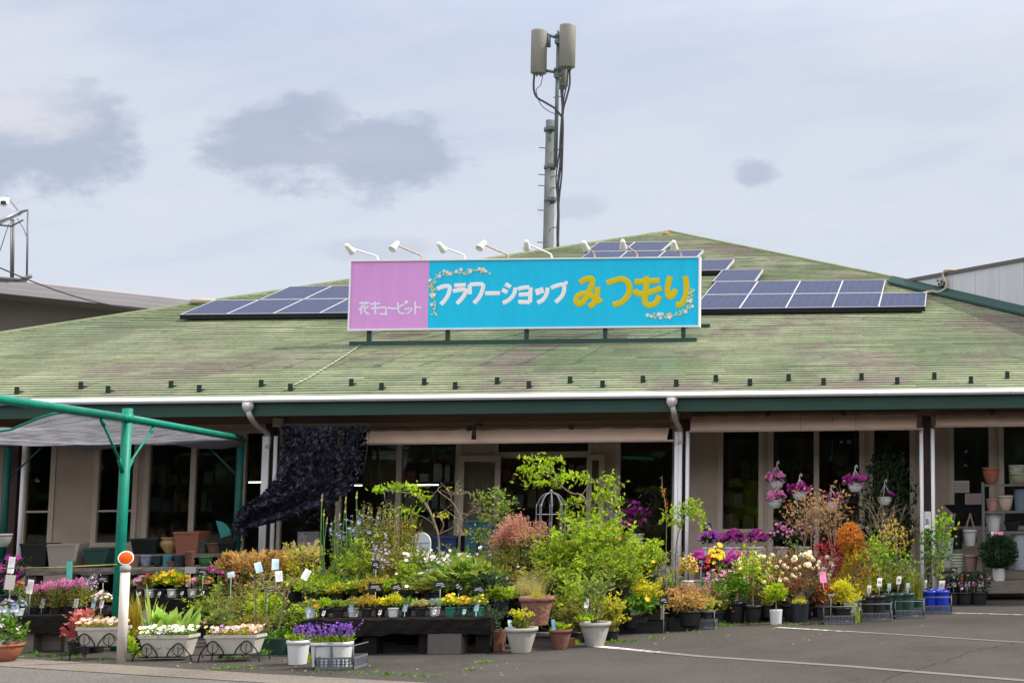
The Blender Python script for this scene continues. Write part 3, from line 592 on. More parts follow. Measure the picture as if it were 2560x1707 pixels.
# ------------------------------------------------------------------ solar panels
def cellmat():
    m = bpy.data.materials.new('solar_cells'); m.use_nodes = True; t = m.node_tree; b = t.nodes['Principled BSDF']
    tc = t.nodes.new('ShaderNodeTexCoord'); br = t.nodes.new('ShaderNodeTexBrick'); br.offset = 0; br.inputs['Scale'].default_value = 1; br.inputs['Brick Width'].default_value = .128; br.inputs['Row Height'].default_value = .128; br.inputs['Mortar Size'].default_value = .003
    br.inputs['Color1'].default_value = (.020, .030, .080, 1); br.inputs['Color2'].default_value = (.026, .037, .095, 1); br.inputs['Mortar'].default_value = (.07, .08, .13, 1)
    t.links.new(tc.outputs['Object'], br.inputs['Vector']); t.links.new(br.outputs[0], b.inputs['Base Color']); b.inputs['Roughness'].default_value = .45; b.inputs['Specular IOR Level'].default_value = .06; return m
CELL = cellmat(); ALU = mat('aluminium_frame', (.42, .43, .46), .5); BLKE = mat('panel_skirt', (.012, .012, .018), .5)
pw, ph = .785, 1.10; sl = math.sqrt(1+TN*TN)
b_cell = MB(); b_cell.box((.02, .02, .0), (pw-.02, ph*sl-.02, .042)); me_cell = None
rows = [(0, 23.86, [(-13.2, 4), (-4.54, 5)], 'bottom'), (1, 24.965, [(-12.41, 3), (-4.54, 4)], 'second'), (2, 26.07, [(-4.60, 1)], 'third'), (3, 27.1, [(-5.32, 1)], 'fourth'), (4, 28.13, [(-7.70, 3)], 'fifth'), (5, 29.16, [(-7.79, 2)], 'top')]
OR = ['first', 'second', 'third', 'fourth', 'fifth', 'sixth']
proto = None
for (ri, ys, segs, nm) in rows:
    for (xs, cnt) in segs:
        for i in range(cnt):
            left = xs < -10; side = 'left of the sign' if left else 'right of the sign'
            if nm in ('bottom', 'second'): lab = f'solar panel {side}, {"bottom" if nm == "bottom" else "upper"} row, {OR[i]} visible from the left'
            elif nm == 'top': lab = f'blue solar panel near the roof peak above the sign, {"left" if i == 0 else "right"} one of the pair'
            elif nm == 'fifth': lab = f'solar panel just under the top pair above the sign, {OR[i]} from the left'
            else: lab = f'blue solar panel at the stepped edge right of the sign, {nm} row from the bottom'
            t = thing('solar_panel', lab, 'solar panel', (xs+i*pw, ys, ZE+(ys-YE)*TN+.08), 'solar panels on the roof'); t.rotation_euler = (math.atan(TN), 0, 0)
            if proto is None:
                f = MB(); w2 = .011; hh = ph*sl*.975
                f.box((0, 0, 0), (pw, .018, .05)); f.box((0, hh-.018, 0), (pw, hh, .05)); f.box((0, .018, 0), (w2, hh-.018, .05)); f.box((pw-w2, .018, 0), (pw, hh-.018, .05))
                c_ = MB(); c_.box((w2, .018, .01), (pw-w2, hh-.018, .044)); s_ = MB(); s_.box((0, -.012, -.035), (pw, -.001, .046)); s_.box((.1, .1, -.08), (.14, hh, 0)); s_.box((pw-.14, .1, -.08), (pw-.1, hh, 0))
                proto = [f.build('panel_frame', ALU, t), c_.build('solar_cells', CELL, t), s_.build('mounting_skirt', BLKE, t)]
            else:
                for q in proto: o = q.copy(); COL.objects.link(o); o.parent = t
WOODC = mat('pale_conduit', (.45, .38, .28), .7)
g = MB(); g.tube([roofpt(480, 762, .06), roofpt(505, 764, .08), roofpt(535, 768, .1)], .05, n=8); tag(g.build('roof_conduit', WOODC), 'short tan conduit by the upper left corner of the left solar panels', 'conduit')

# ------------------------------------------------------------------ neighbouring buildings
A = Vector((-1.363, 26.343, 5.378)); Bq = Vector((1.044, 23.68, 4.419)); dr = (Bq-A); dr.z = 0; dr.normalize(); nr = Vector((-dr.y, dr.x, 0))
if nr.y < 0: nr = -nr
nb = thing('neighbouring_building', 'pale grey panelled building with dark coping rising behind the right end of the roof', 'building', (A.x, A.y, 0)); NBM = Matrix.Translation(nb.location).inverted()
def npart(name, mb, m):
    o = mb.build(name, m, nb); o.matrix_parent_inverse = NBM; return o
g = MB(); L_ = 9.; ztop = 5.33; e = A+dr*L_
for i in range(15):
    a, b = A+dr*(i*.6), A+dr*(i*.6+.594); th = .12+(.0 if i % 2 else .002)
    vs = [(p.x+nr.x*k, p.y+nr.y*k, z) for z in (0, ztop) for p, k in ((a, 0), (b, 0), (b, th), (a, th))]
    g.add(vs, [(3, 2, 1, 0), (4, 5, 6, 7), (0, 1, 5, 4), (1, 2, 6, 5), (2, 3, 7, 6), (3, 0, 4, 7)])
npart('wall', g, mat('pale_metal_cladding', (.50, .52, .54), .55, var=.08, vscale=1.2, vstretch=(3, 3, .4)))
g = MB(); a = A-nr*.03-dr*.3; b = e-nr*.03
vs = [(p.x+nr.x*k, p.y+nr.y*k, z) for z in (ztop, ztop+.06) for p, k in ((a, 0), (b, 0), (b, 8), (a, 8))]
g.add(vs, [(3, 2, 1, 0), (4, 5, 6, 7), (0, 1, 5, 4), (1, 2, 6, 5), (2, 3, 7, 6), (3, 0, 4, 7)]); npart('coping', g, mat('brown_coping', (.11, .10, .095), .6))
g = MB()
def rz_(p): return ZE+(p.y-YE)*TN
p0, p1 = A+dr*.12, A+dr*6; 
for lo_, hi_, m_ in ((-.17, .0, 0),):
    vs = []
    for p in (p0, p1):
        q = p-nr*.13; vs += [(q.x, q.y, rz_(q)+.035), (q.x, q.y, rz_(q)+.075), (p.x-nr.x*.004, p.y-nr.y*.004, rz_(p)+.16), (p.x-nr.x*.004, p.y-nr.y*.004, rz_(p)+.0)]
    g.add(vs, [(0, 4, 5, 1), (1, 5, 6, 2), (2, 6, 7, 3), (0, 3, 7, 4), (0, 1, 2, 3), (7, 6, 5, 4)])
npart('flashing', g, mat('green_flashing', (.018, .06, .052), .6))
g = MB()
def onwall(px, py, o=.04):
    d = _ray(px, py); k = (A-Vector((0, 0, EYE))).dot(nr)/d.dot(nr); return Vector((0, 0, EYE))+d*k-nr*o
g.tube(spline([onwall(2385, 676, -.1), onwall(2370, 676, .05), onwall(2364, 690, .06), onwall(2372, 705, .06), onwall(2370, 722, .06), onwall(2355, 732, .10), roofpt(2330, 742, .1), roofpt(2305, 745, .08)], 5), .022, n=7)
tag(g.build('cable_loop', WOODC), 'tan cable looping over the dark coping down to the solar panels', 'cable')
g = MB()
for k in range(60):
    p = onwall(2357+R.gauss(0, 6), 715+R.gauss(0, 9), .01); g.dia(p, Vector((R.uniform(-1, 1), -.2, R.uniform(-1, 1))), .06, .03)
tag(g.build('dry_ivy', mat('dry_ivy', (.06, .05, .04), .9)), 'dark withered creeper patch on the pale wall under the cable loop', 'plant')
# left neighbour: long eave running away
P0, P1 = Vector((-24.4, 27.4, 0)), Vector((-18.3, 37.4, 0)); dl = (P1-P0).normalized(); nl = Vector((dl.y, -dl.x, 0))
lb = thing('neighbouring_building', 'dark walled building with a broad pale metal eave behind the left end of the roof', 'building', P0); LBM = Matrix.Translation(P0).inverted()
def lpart(name, mb, m):
    o = mb.build(name, m, lb); o.matrix_parent_inverse = LBM; return o
def extr(a, b, prof):
    g = MB(); m_ = len(prof); vs = [(p.x+nl.x*k, p.y+nl.y*k, z) for p in (a, b) for k, z in prof]
    g.add(vs, [(j, m_+j, m_+(j+1) % m_, (j+1) % m_) for j in range(m_)]+[tuple(range(m_)), tuple(range(m_, 2*m_))[::-1]]); return g
EAVE = mat('pale_metal_eave', (.23, .22, .245), .6, var=.08, vscale=1)
g = extr(P0, P1, [(0, 6.18), (0, 6.30), (-.03, 6.31), (-.03, 6.42), (-.06, 6.43), (-.06, 6.50), (-.5, 6.62), (-6, 7.0), (-6, 6.3), (-.9, 6.14)]); lpart('eave', g, EAVE)
g = MB()
for i in range(7): 
    k = extr(P0, P1, [(-.9+.015*(i % 2), 0+i*.9), (-.9+.015*(i % 2), .895+i*.9), (-1.1, .895+i*.9), (-1.1, i*.9)]); g.add(k.v, k.f)
lpart('wall', g, mat('brown_panel_wall', (.15, .125, .12), .7, var=.15, vscale=1))
# flat rooftop reflector on its frame
fr = thing('rooftop_floodlight_frame', 'tubular frame carrying a square reflector on the roof at the left edge', 'frame', at(45, 700, 31)); FM = Matrix.Translation(fr.location).inverted()
def fpart(name, mb, m):
    o = mb.build(name, m, fr); o.matrix_parent_inverse = FM; return o
Q = lambda x, y, Y=31.: at(x, y, Y)
STEEL = mat('galvanised_steel', (.16, .165, .18), .5, metal=.4)
g = MB()
for pts, rd in (([Q(70, 524), Q(67, 700)], .022), ([Q(34, 550, 31.6), Q(32, 697, 31.6)], .028), ([Q(28, 552, 32), Q(27, 697, 32)], .018), ([Q(70, 525), Q(52, 530)], .025), ([Q(0, 545, 31.3), Q(34, 550, 31.6)], .025), ([Q(58, 550), Q(28, 566), Q(0, 563)], .02), ([Q(70, 524), Q(-30, 575)], .02), ([Q(78, 690), Q(50, 700), Q(-40, 693)], .045), ([Q(66, 702), Q(20, 702), Q(-40, 703)], .03), ([Q(22, 560, 32), Q(0, 627, 32)], .01), ([Q(43, 546), Q(58, 570), Q(66, 590)], .008)):
    g.tube(pts, rd, n=6)
fpart('frame_tubes', g, STEEL)
g = MB(); a, b, c, d = Q(-40, 500), Q(18, 491, 31.6), Q(50, 530, 31), Q(-10, 556, 30.4); th = Vector((.0, .04, -.06))
g.add([a, b, c, d, a+th, b+th, c+th, d+th], [(0, 1, 2, 3), (7, 6, 5, 4), (0, 4, 5, 1), (1, 5, 6, 2), (2, 6, 7, 3), (3, 7, 4, 0)]); g.tube([b, c, d], .03); fpart('reflector', g, mat('reflector_metal', (.30, .32, .36), .3, metal=.7))
g = MB(); a = Q(14, 501, 31.2); g.box((a.x-.10, a.y-.05, a.z-.07), (a.x+.08, a.y, a.z+.06)); g.cur = 1; g.box((a.x-.04, a.y-.1, a.z-.22), (a.x+.05, a.y-.05, a.z-.03)); fpart('lamp_unit', g, [CARD, BLACKP])
g = MB(); a, b = Q(-60, 643, 27), Q(440, 782, 33); g.tube([a.lerp(b, i/12)-Vector((0, 0, .25*sin(pi*i/12))) for i in range(13)], .014, n=5); tag(g.build('overhead_cable', BLACKP), 'thin black overhead cable crossing the pale eave at upper left', 'cable')

# ------------------------------------------------------------------ antenna mast
YA = 36.; ant = thing('antenna_mast', 'tall grey mast with three mobile phone antennas rising behind the roof', 'mast', (at(1371, 600, YA).x, YA, 0)); AM = Matrix.Translation(ant.location).inverted()
def apart(name, mb, m, parent=None):
    o = mb.build(name, m, parent or ant)
    if parent is None: o.matrix_parent_inverse = AM
    return o
q = lambda x, y, d=0.: at(x, y, YA-d)
z5 = lambda x, y: (1240+x/2.613, 40+y/2.613)
CONC = mat('weathered_pole', (.125, .135, .14), .75, var=.25, vscale=2.5, bump=.15); APOLE = mat('painted_steel_pole', (.11, .135, .15), .5, var=.12); ABEIGE = mat('antenna_beige', (.215, .21, .18), .55, var=.1, vscale=2)
a, b = q(*z5(340, 1528)), q(*z5(358, 685)); g = MB(); bx = b.x+(b.x-a.x)*0; g.tube([(a.x, YA, 0), (b.x, YA, b.z)], .165, .122, n=16); apart('lower_pole', g, CONC)
a2, b2 = q(*z5(388, 985), .22), q(*z5(408, 100), .22); g = MB(); g.tube([a2, b2], .052, .046, n=10); apart('upper_pole', g, APOLE)
g = MB()
for zy in (745, 990, 1205): c = q(*z5(352, zy)); g = MB(); g.lathe([(.15, -.05), (.15, .05)], (c.x, YA, c.z), 14); g.box((c.x, YA-.26, c.z-.04), (c.x+.2, YA-.1, c.z+.04)); apart('bracket', g, APOLE)
for zx, zy in ((408, 150), (402, 370)):
    c = q(*z5(zx, zy), .22); g = MB(); g.lathe([(.10, -.10), (.10, -.05), (.07, -.05), (.07, .04), (.10, .04), (.10, .10)], c, 8); g.box((c.x-.06, c.y-.14, c.z-.16), (c.x+.06, c.y+.1, c.z-.1))
    e_ = q(*z5(325, 118), .2) if zy < 200 else q(*z5(318, 358), .2); g.tube([e_, c], .04); apart('bracket', g, APOLE)
g = MB(); g.tube([q(*z5(345, 130), .2), q(*z5(345, 205), .2)], .05); apart('remote_unit', g, APOLE)
for (zt_, zb_, rad, d) in (((283, 95), (278, 378), .205, .25), ((470, 60), (463, 338), .21, .35), ((442, 330), (438, 462), .13, -.2)):
    t, b = q(*z5(*zt_), d), q(*z5(*zb_), d); g = MB(); h = t.z-b.z; g.lathe([(rad*.9, 0), (rad, .02), (rad, h-.03), (rad*.92, h)], (0, 0, 0), 16)
    k = MB(); k.add([(v[0]+b.x+(t.x-b.x)*v[2]/h, v[1]*.8+b.y, v[2]+b.z) for v in g.v], g.f, True); o = apart('antenna', k, ABEIGE)
    for kx in (-.1, -.03, .06, .11): e = MB(); e.lathe([(.022, -.09), (.022, .01)], (b.x+kx*rad/.2, b.y-.05, b.z), 6); e.build('connector', APOLE, o)
for pts, rd in (([(250, 385), (246, 470), (265, 530), (320, 565), (385, 605), (425, 655)], .028), ([(305, 385), (292, 450), (262, 490), (290, 575), (340, 620), (385, 640)], .010), ([(480, 345), (482, 440), (465, 520), (442, 600), (432, 700)], .026), ([(470, 345), (465, 430), (440, 560), (430, 680)], .018), ([(425, 465), (432, 540), (436, 610), (430, 690), (420, 850), (422, 950), (404, 1120), (408, 1300), (402, 1530)], .034), ([(440, 465), (432, 560), (438, 700), (434, 900), (428, 1050), (412, 1200), (400, 1400), (404, 1530)], .024), ([(430, 690), (412, 900), (392, 1060), (400, 1200), (410, 1530)], .018)):
    g = MB(); g.tube(spline([q(*z5(*p), .3) for p in pts], 4), rd, n=6); apart('cable', g, mat('antenna_cable', (.05, .05, .055), .5))
for zy in (865, 1040, 1112, 1272, 1482): c = q(*z5(322-(zy-865)*.02, zy)); g = MB(); g.tube([(c.x+.1, YA, c.z), (c.x-.16, YA, c.z+.02)], .014, n=5); apart('climbing_rung', g, STEEL)
for zy in (540, 885, 1055, 1130, 1388): c = q(*z5(395 if zy < 900 else 385, zy)); g = MB(); g.tube([(c.x-.05, YA-.1, c.z), (c.x+.17, YA-.2, c.z)], .014, n=5); apart('climbing_rung', g, STEEL)

# ------------------------------------------------------------------ plants: builders
def pot(root, kind, h, rt, m, n=14, soil=True, name='pot', soil_d=.02):
    """tapered pot standing at the thing's base; returns rim height and inner radius"""
    rb = rt*{'round': .68, 'bowl': .55, 'straight': .86, 'flare': .6, 'urn': .5, 'nursery': .78}[kind]; t = max(.004, rt*.06)
    if kind == 'bowl': prof = [(rb*.9, 0), (rb, .005), (rt*.82, h*.35), (rt*.97, h*.75), (rt*.98, h*.86), (rt*1.05, h*.87), (rt*1.05, h), (rt-t, h), (rt-t*1.5, h-.02)]
    elif kind == 'urn': prof = [(rb, 0), (rb*1.05, h*.05), (rt*1.1, h*.5), (rt*1.15, h*.7), (rt*.85, h*.88), (rt, h*.95), (rt, h), (rt-t, h), (rt-t, h*.9)]
    elif kind == 'straight': prof = [(rb, 0), (rt, h-.012), (rt*1.02, h), (rt-t, h), (rt-t, h-.02)]
    else: prof = [(rb, 0), (rt*.95, h*.82), (rt*.95, h*.84), (rt*1.05, h*.85), (rt*1.05, h), (rt-t, h), (rt-t*1.4, h-.02)]
    g = MB(); g.lathe(prof, (0, 0, 0), n, cap=False); g.add([(rb*cos(2*pi*j/n), rb*sin(2*pi*j/n), .001) for j in range(n)], [tuple(range(n))[::-1]]); g.build(name, m, root)
    if soil:
        r2 = rt-t*1.5; g = MB(); g.add([(r2*cos(2*pi*j/n), r2*sin(2*pi*j/n), h-soil_d+.004*sin(j*2.4)) for j in range(n)]+[(0, 0, h-soil_d+.01)], [(j, (j+1) % n, n) for j in range(n)]); g.build('soil', SOIL, root)
def pot_tag(root, x, z, h, w2, m=None, tilt=.1, y=-.06):
    g = MB(); g.add([(x-w2/2, y, z), (x+w2/2, y, z), (x+w2/2+tilt*h, y+.01, z+h), (x-w2/2+tilt*h, y+.01, z+h), (x-w2/2, y+.003, z), (x+w2/2, y+.003, z), (x+w2/2+tilt*h, y+.013, z+h), (x-w2/2+tilt*h, y+.013, z+h)], [(0,1,2,3),(7,6,5,4),(0,4,5,1),(1,5,6,2),(2,6,7,3),(3,7,4,0)])
    g.cur = 1; g.add([(x-w2*.3+tilt*h*.4, y-.002, z+h*.35), (x+w2*.3+tilt*h*.4, y-.002, z+h*.35), (x+w2*.3+tilt*h*.7, y-.0, z+h*.7), (x-w2*.3+tilt*h*.7, y-.0, z+h*.7)], [(0, 1, 2, 3)])
    g.tube([(x, y+.005, z-.08), (x, y+.005, z)], .004, n=4)
    g.build('plant_tag', [m or CARD, mat('tag_print', (.45, .42, .50), .7) if (m or CARD) is CARD else m], root)
def gp(r, s=1.): return Vector((r.gauss(0, s), r.gauss(0, s), r.gauss(0, s)))
def up_bias(r, k=.6): return (gp(r)+Vector((0, 0, k))).normalized()
def V3(*a): return Vector(a)
# every kind: f(root, z0, z1, w, leaf material, flower material, r, n) fills the space from the pot rim z0 to the top z1, w wide
def k_bush(root, z0, z1, w, lm, fm, r, n=420, leaf=.05, clumps=16, fl=0, frad=.02, stems=True, dense=.30, pet=5, cm=None):
    n = int(n*1.45); leaf *= 1.06; H = z1-z0; g = MB(); s = MB(); f = MB(); cs = []
    for i in range(clumps):
        a = r.uniform(0, 2*pi); t = r.random()**.7; q = r.uniform(.25, 1)
        k = (.35+.65*sin(pi*min(1, q*.72+.1)))
        c = V3(cos(a)*w/2*t*k*.85, sin(a)*w/2*t*k*.8, z0+H*q*.93*(1-.18*t)); cs.append(c)
        b = V3(r.gauss(0, .012), r.gauss(0, .012), z0-.03)
        if stems: s.tube(spline([b, b.lerp(c, .5)+gp(r, .02*H), c], 3), .0035+.006*H, .002, 4, False)
    for i in range(n):
        c = r.choice(cs); p = c+Vector((r.gauss(0, w*dense*.45), r.gauss(0, w*dense*.45), r.gauss(0, H*dense*.36)))
        if p.z < z0-.02: p.z = z0+r.random()*.05
        if p.z > z1: p.z = z1-r.random()*.04
        d = (p-V3(0, 0, z0+H*.35)).normalized()*.7+gp(r, .55)+V3(0, 0, .25)
        l = leaf*r.uniform(.45, 1.4); g.leaf(p, d, l, l*r.uniform(.38, .62), r=r)
    for i in range(max(2, n//55)):
        c = r.choice(cs); b = c+Vector((r.gauss(0, w*dense*.3), r.gauss(0, w*dense*.3), H*dense*.25)); b.z = min(b.z, z1-.02); t = b+V3(r.gauss(0, .05), r.gauss(0, .05), r.uniform(.05, .16)*min(1.3, .5+H)); s.tube([b-V3(0, 0, .04), t], .0025, .0015, 4, False)
        for j in range(7): l = leaf*r.uniform(.5, 1.0); g.leaf(b.lerp(t, j/6), V3(r.gauss(0, 1), r.gauss(0, 1), .9), l, l*.5, r=r)
    for i in range(fl):
        c = r.choice(cs); p = c+Vector((r.gauss(0, w*dense*.5), r.gauss(0, w*dense*.4)-w*.06, r.gauss(0, H*dense*.3)+H*.08)); p.z = min(max(p.z, z0+.03), z1+.02)
        f.flower(p, V3(r.gauss(0, .5), -.6+r.gauss(0, .4), .7), frad*r.uniform(.7, 1.2), pet, 1 if cm else None, r)
    g.build('foliage', lm, root)
    if stems: s.build('stems', BARK if H > .45 else STEM, root)
    if fl: f.build('blossoms', [fm, cm] if cm else fm, root)
def k_upright(root, z0, z1, w, lm, fm, r, n=800, leaf=.05, fl=0, frad=.02, lw=.48, bark=None, **kw):
    H = z1-z0; g = MB(); s = MB(); f = MB(); ns = max(5, n//36); tips = []
    for i in range(ns):
        a = r.uniform(0, 2*pi); t = math.sqrt(r.random()); top = V3(cos(a)*w*.5*t, sin(a)*w*.42*t, z0+H*(1-.38*t*t)*r.choice((r.uniform(.25, .7), r.uniform(.6, 1.0)))); b = V3(r.gauss(0, w*.06), r.gauss(0, w*.06), z0-.03)
        pts = spline([b, b.lerp(top, .5)+V3(-top.x*.12+r.gauss(0, .03), -top.y*.12+r.gauss(0, .03), H*.06), top], 8); s.tube(pts, .003+.005*H, .0015, 4, False)
        def put(p, d, k): l = leaf*r.uniform(.45, 1.35)*k; g.leaf(p, d, l, l*r.uniform(lw*.8, lw*1.2), r=r)
        for j in range(26):
            q = .06+.94*(j+r.random())/26; p = pts[min(len(pts)-2, int(q*(len(pts)-1)))].lerp(pts[min(len(pts)-1, int(q*(len(pts)-1))+1)], r.random()); put(p, V3(r.gauss(0, 1), r.gauss(0, 1), .55), 1.15-.4*q)
        for k in range(3):
            q = r.uniform(.25, .9); p = pts[int(q*(len(pts)-1))]; e = p+V3(r.gauss(0, .11), r.gauss(0, .11), r.uniform(.03, .14))*(.5+.7*H); s.tube([p, p.lerp(e, .5)+gp(r, .01), e], .003, .0015, 4, False)
            for j in range(12): put(p.lerp(e, j/11)+gp(r, .008), V3(r.gauss(0, 1), r.gauss(0, 1), .5), .95)
        tips.append(Vector(pts[-1]))
    for i in range(fl): f.flower(r.choice(tips)+gp(r, .05)-V3(0, .04, .03), V3(r.gauss(0, .5), -.6, .7), frad*r.uniform(.7, 1.2), 5, None, r)
    g.build('foliage', lm, root); s.build('stems', bark or BARK, root)
    if fl: f.build('blossoms', fm, root)
def k_mound(root, z0, z1, w, lm, fm, r, n=160, leaf=.035, fl=30, frad=.02, pet=5, cm=None):
    n = int(n*1.3); H = z1-z0; g = MB(); f = MB()
    def surf(q=1.):
        a = r.uniform(0, 2*pi); t = math.sqrt(r.random()); return V3(cos(a)*w/2*t*q, sin(a)*w/2*t*q, z0+H*q*(1-.55*t*t)*r.uniform(.82, 1.05))
    for i in range(n):
        p = surf(r.uniform(.55, .95)); l = leaf*r.uniform(.6, 1.3); g.leaf(p, V3(p.x*2/w, p.y*2/w, .6)+gp(r, .4), l, l*.5, r=r)
    for i in range(fl): p = surf(1.02); f.flower(p, V3(p.x*1.2/w, p.y*1.2/w-.45, .8)+gp(r, .2), frad*r.uniform(.75, 1.15), pet, 1 if cm else None, r)
    g.build('foliage', lm, root)
    if fl: f.build('blossoms', [fm, cm] if cm else fm, root)
def k_grass(root, z0, z1, w, lm, fm, r, n=150, wid=.006, bend=.7, fl=0, frad=.015, lean=.35):
    H = z1-z0; g = MB(); f = MB()
    for i in range(n):
        a = r.uniform(0, 2*pi); l = H*r.uniform(.6, 1.15); t = lean*w/max(.1, H)*r.random()
        p = V3(r.gauss(0, w*.1), r.gauss(0, w*.1), z0-.02); g.blade(p, V3(cos(a)*t, sin(a)*t, 1), l, wid*r.uniform(.7, 1.4), bend*r.uniform(.2, 1.1), r, 4, 0)
    for i in range(fl): p = V3(r.gauss(0, w*.25), r.gauss(0, w*.25), z1-r.random()*H*.3); f.flower(p, up_bias(r), frad, 5, None, r)
    g.build('blades', lm, root)
    if fl: f.build('blossoms', fm, root)
def k_spikes(root, z0, z1, w, lm, fm, r, n=9, leaf=.03, per=40, fl0=.62, frad=.012, base=80, fper=22, rad=.02, bl=.05):
    H = z1-z0; g = MB(); s = MB(); f = MB()
    for i in range(base):
        a = r.uniform(0, 6.28); t = r.random()**.5; l = bl*r.uniform(.6, 1.3); g.leaf(V3(cos(a)*w*.4*t, sin(a)*w*.4*t, z0+r.random()*H*.25), V3(cos(a), sin(a), .8), l, l*.4, r=r)
    for i in range(n):
        x, y = r.uniform(-.5, .5)*w, r.uniform(-.4, .4)*w; h = H*r.uniform(.68, 1.0); b = V3(x*.5, y*.5, z0-.02); t = V3(x+r.gauss(0, .03), y+r.gauss(0, .03), z0+h); m = b.lerp(t, .5)+V3(r.gauss(0, .02), r.gauss(0, .02), 0); pts = spline([b, m, t], 8)
        s.tube(pts, .0045, .002, 4, False)
        for j in range(per):
            q = r.uniform(.08, fl0); p = pts[int(q*(len(pts)-1))]; l = leaf*(1.3-q)*r.uniform(.6, 1.2); g.leaf(p+gp(r, .004), V3(r.gauss(0, 1), r.gauss(0, 1), .7), l, l*.28, r=r)
        for j in range(fper):
            q = fl0+(1-fl0)*j/fper; p = pts[min(len(pts)-1, int(q*(len(pts)-1)+.5))].lerp(t, 0)+Vector((r.gauss(0, rad), r.gauss(0, rad), r.uniform(-.02, .02)))
            f.flower(p, p-pts[int(q*(len(pts)-1))]+V3(0, -.003, .006), frad*r.uniform(.7, 1.2)*(1.25-q*.5), 4, None, r)
    g.build('foliage', lm, root); s.build('stems', STEM, root); f.build('blossoms', fm, root)
def branch(s, p, d, l, rad, depth, r, tips, fork=3, spread=.55, curve=.12, grav=0.):
    pts = [p]; q = p.copy(); dd = d.normalized()
    for i in range(4): dd = (dd+gp(r, curve)+V3(0, 0, grav)).normalized(); q = q+dd*l/4; pts.append(q.copy())
    s.tube(pts, rad, rad*.62, 5, False)
    if depth == 0: tips.append((q, dd)); return
    tips.append((pts[2], dd))
    for i in range(fork): branch(s, pts[-1 if i == 0 else r.choice((2, 3, 4))], dd+gp(r, spread), l*r.uniform(.5, .8), rad*.6, depth-1, r, tips, fork, spread, curve, grav)
def k_sapling(root, z0, z1, w, lm, fm, r, trunks=1, depth=2, leaf=.05, per=7, rad=.008, bark=None, tr=.5, spread=.6, lowleaf=0, fork=3, lw=.5, sp=.05):
    H = z1-z0; s = MB(); g = MB(); tips = []
    for i in range(trunks):
        a = r.uniform(0, 6.28); t = 0 if trunks == 1 else w*.18; top = V3(cos(a)*t+r.gauss(0, .01), sin(a)*t, z0+H*tr*r.uniform(.85, 1.1))
        b = V3(cos(a)*t*.2, sin(a)*t*.2, z0-.04); s.tube(spline([b, b.lerp(top, .5)+gp(r, .012), top], 4), rad, rad*.75, 6, False)
        for k in range(fork): branch(s, top if k else top, V3(r.gauss(0, spread*w/H), r.gauss(0, spread*w/H*.8), 1), H*(1-tr)*r.uniform(.4, .62), rad*.65, depth-1, r, tips, fork, spread)
        for k in range(lowleaf): q = r.uniform(.2, 1); l = leaf*r.uniform(.6, 1.1); g.leaf(b.lerp(top, q), V3(r.gauss(0, 1), r.gauss(0, 1), .4), l, l*lw, r=r)
    zt_ = max([p.z for p, d in tips]+[z0+.01]); sc = (z1-z0)/(zt_-z0)
    for p, d in tips:
        for k in range(per):
            l = leaf*r.uniform(.55, 1.2); g.leaf(p+gp(r, sp), d*.4+gp(r, .7)+V3(0, 0, .1), l, l*lw, r=r)
    for m in (s, g): m.v = [(v[0], v[1], z0+(v[2]-z0)*sc if v[2] > z0 else v[2]) for v in m.v]
    s.build('trunk', bark or BARKL, root)
    if g.f: g.build('foliage', lm, root)
def k_plume(root, z0, z1, w, lm, fm, r, n=14, per=70, leafn=150, leaf=.05, ph=.35, fine=.03, pr=.035, base_h=.55):
    H = z1-z0; g = MB(); s = MB(); f = MB()
    for i in range(leafn):
        a = r.uniform(0, 6.28); t = math.sqrt(r.random()); l = leaf*r.uniform(.6, 1.2); g.leaf(V3(cos(a)*w*.45*t, sin(a)*w*.4*t, z0+H*base_h*r.random()), V3(cos(a), sin(a), .5)+gp(r, .5), l, l*.5, r=r)
    for i in range(n):
        a = r.uniform(0, 6.28); t = math.sqrt(r.random()); top = V3(cos(a)*w*.5*t, sin(a)*w*.4*t, z0+H*r.uniform(.78, 1)); b = V3(top.x*.3, top.y*.3, z0); L_ = H*ph
        s.tube([b, b.lerp(top, .6), top-V3(0, 0, L_*.3)], .003, .002, 4, False); lean = V3(r.gauss(0, .35), r.gauss(0, .3), 1).normalized()
        for j in range(per):
            q = r.random(); p = top-lean*L_*(1-q)+gp(r, pr*(1.15-q)); f.dia(p, gp(r, 1)+lean*1.2, fine*r.uniform(.5, 1.2), fine*.28, r)
    g.build('foliage', lm, root); s.build('stems', STEM, root); f.build('plumes', fm, root)
def k_conifer(root, z0, z1, w, lm, fm, r, n=900, leaf=.035, ball=False, stem=0.):
    H = z1-z0; g = MB(); s = MB(); zb = z0+H*stem
    s.tube([(0, 0, z0-.03), (.005, 0, z0+H*.8)], .010, .004, 5, False); cl = [(r.uniform(0, 6.28), r.random(), .8+.4*r.random()) for _ in range(26)]
    for i in range(n):
        a0_, q0, k = r.choice(cl) if not ball else (r.uniform(0, 6.28), r.random(), r.uniform(.85, 1.08)); a = a0_+r.gauss(0, .35); q = min(1, max(0, q0+r.gauss(0, .08)))
        rr_ = w/2*(math.sqrt(max(.02, 1-(2*q-1)**2)) if ball else (1-q)**.6*min(1, .45+q*3))*r.uniform(.45, 1)*k
        g.dia(V3(cos(a)*rr_, sin(a)*rr_, zb+(z1-zb)*q), V3(cos(a), sin(a), .6)+gp(r, .6), leaf*r.uniform(.6, 1.3), leaf*.3, r)
    g.build('foliage', lm, root); s.build('trunk', BARK, root)
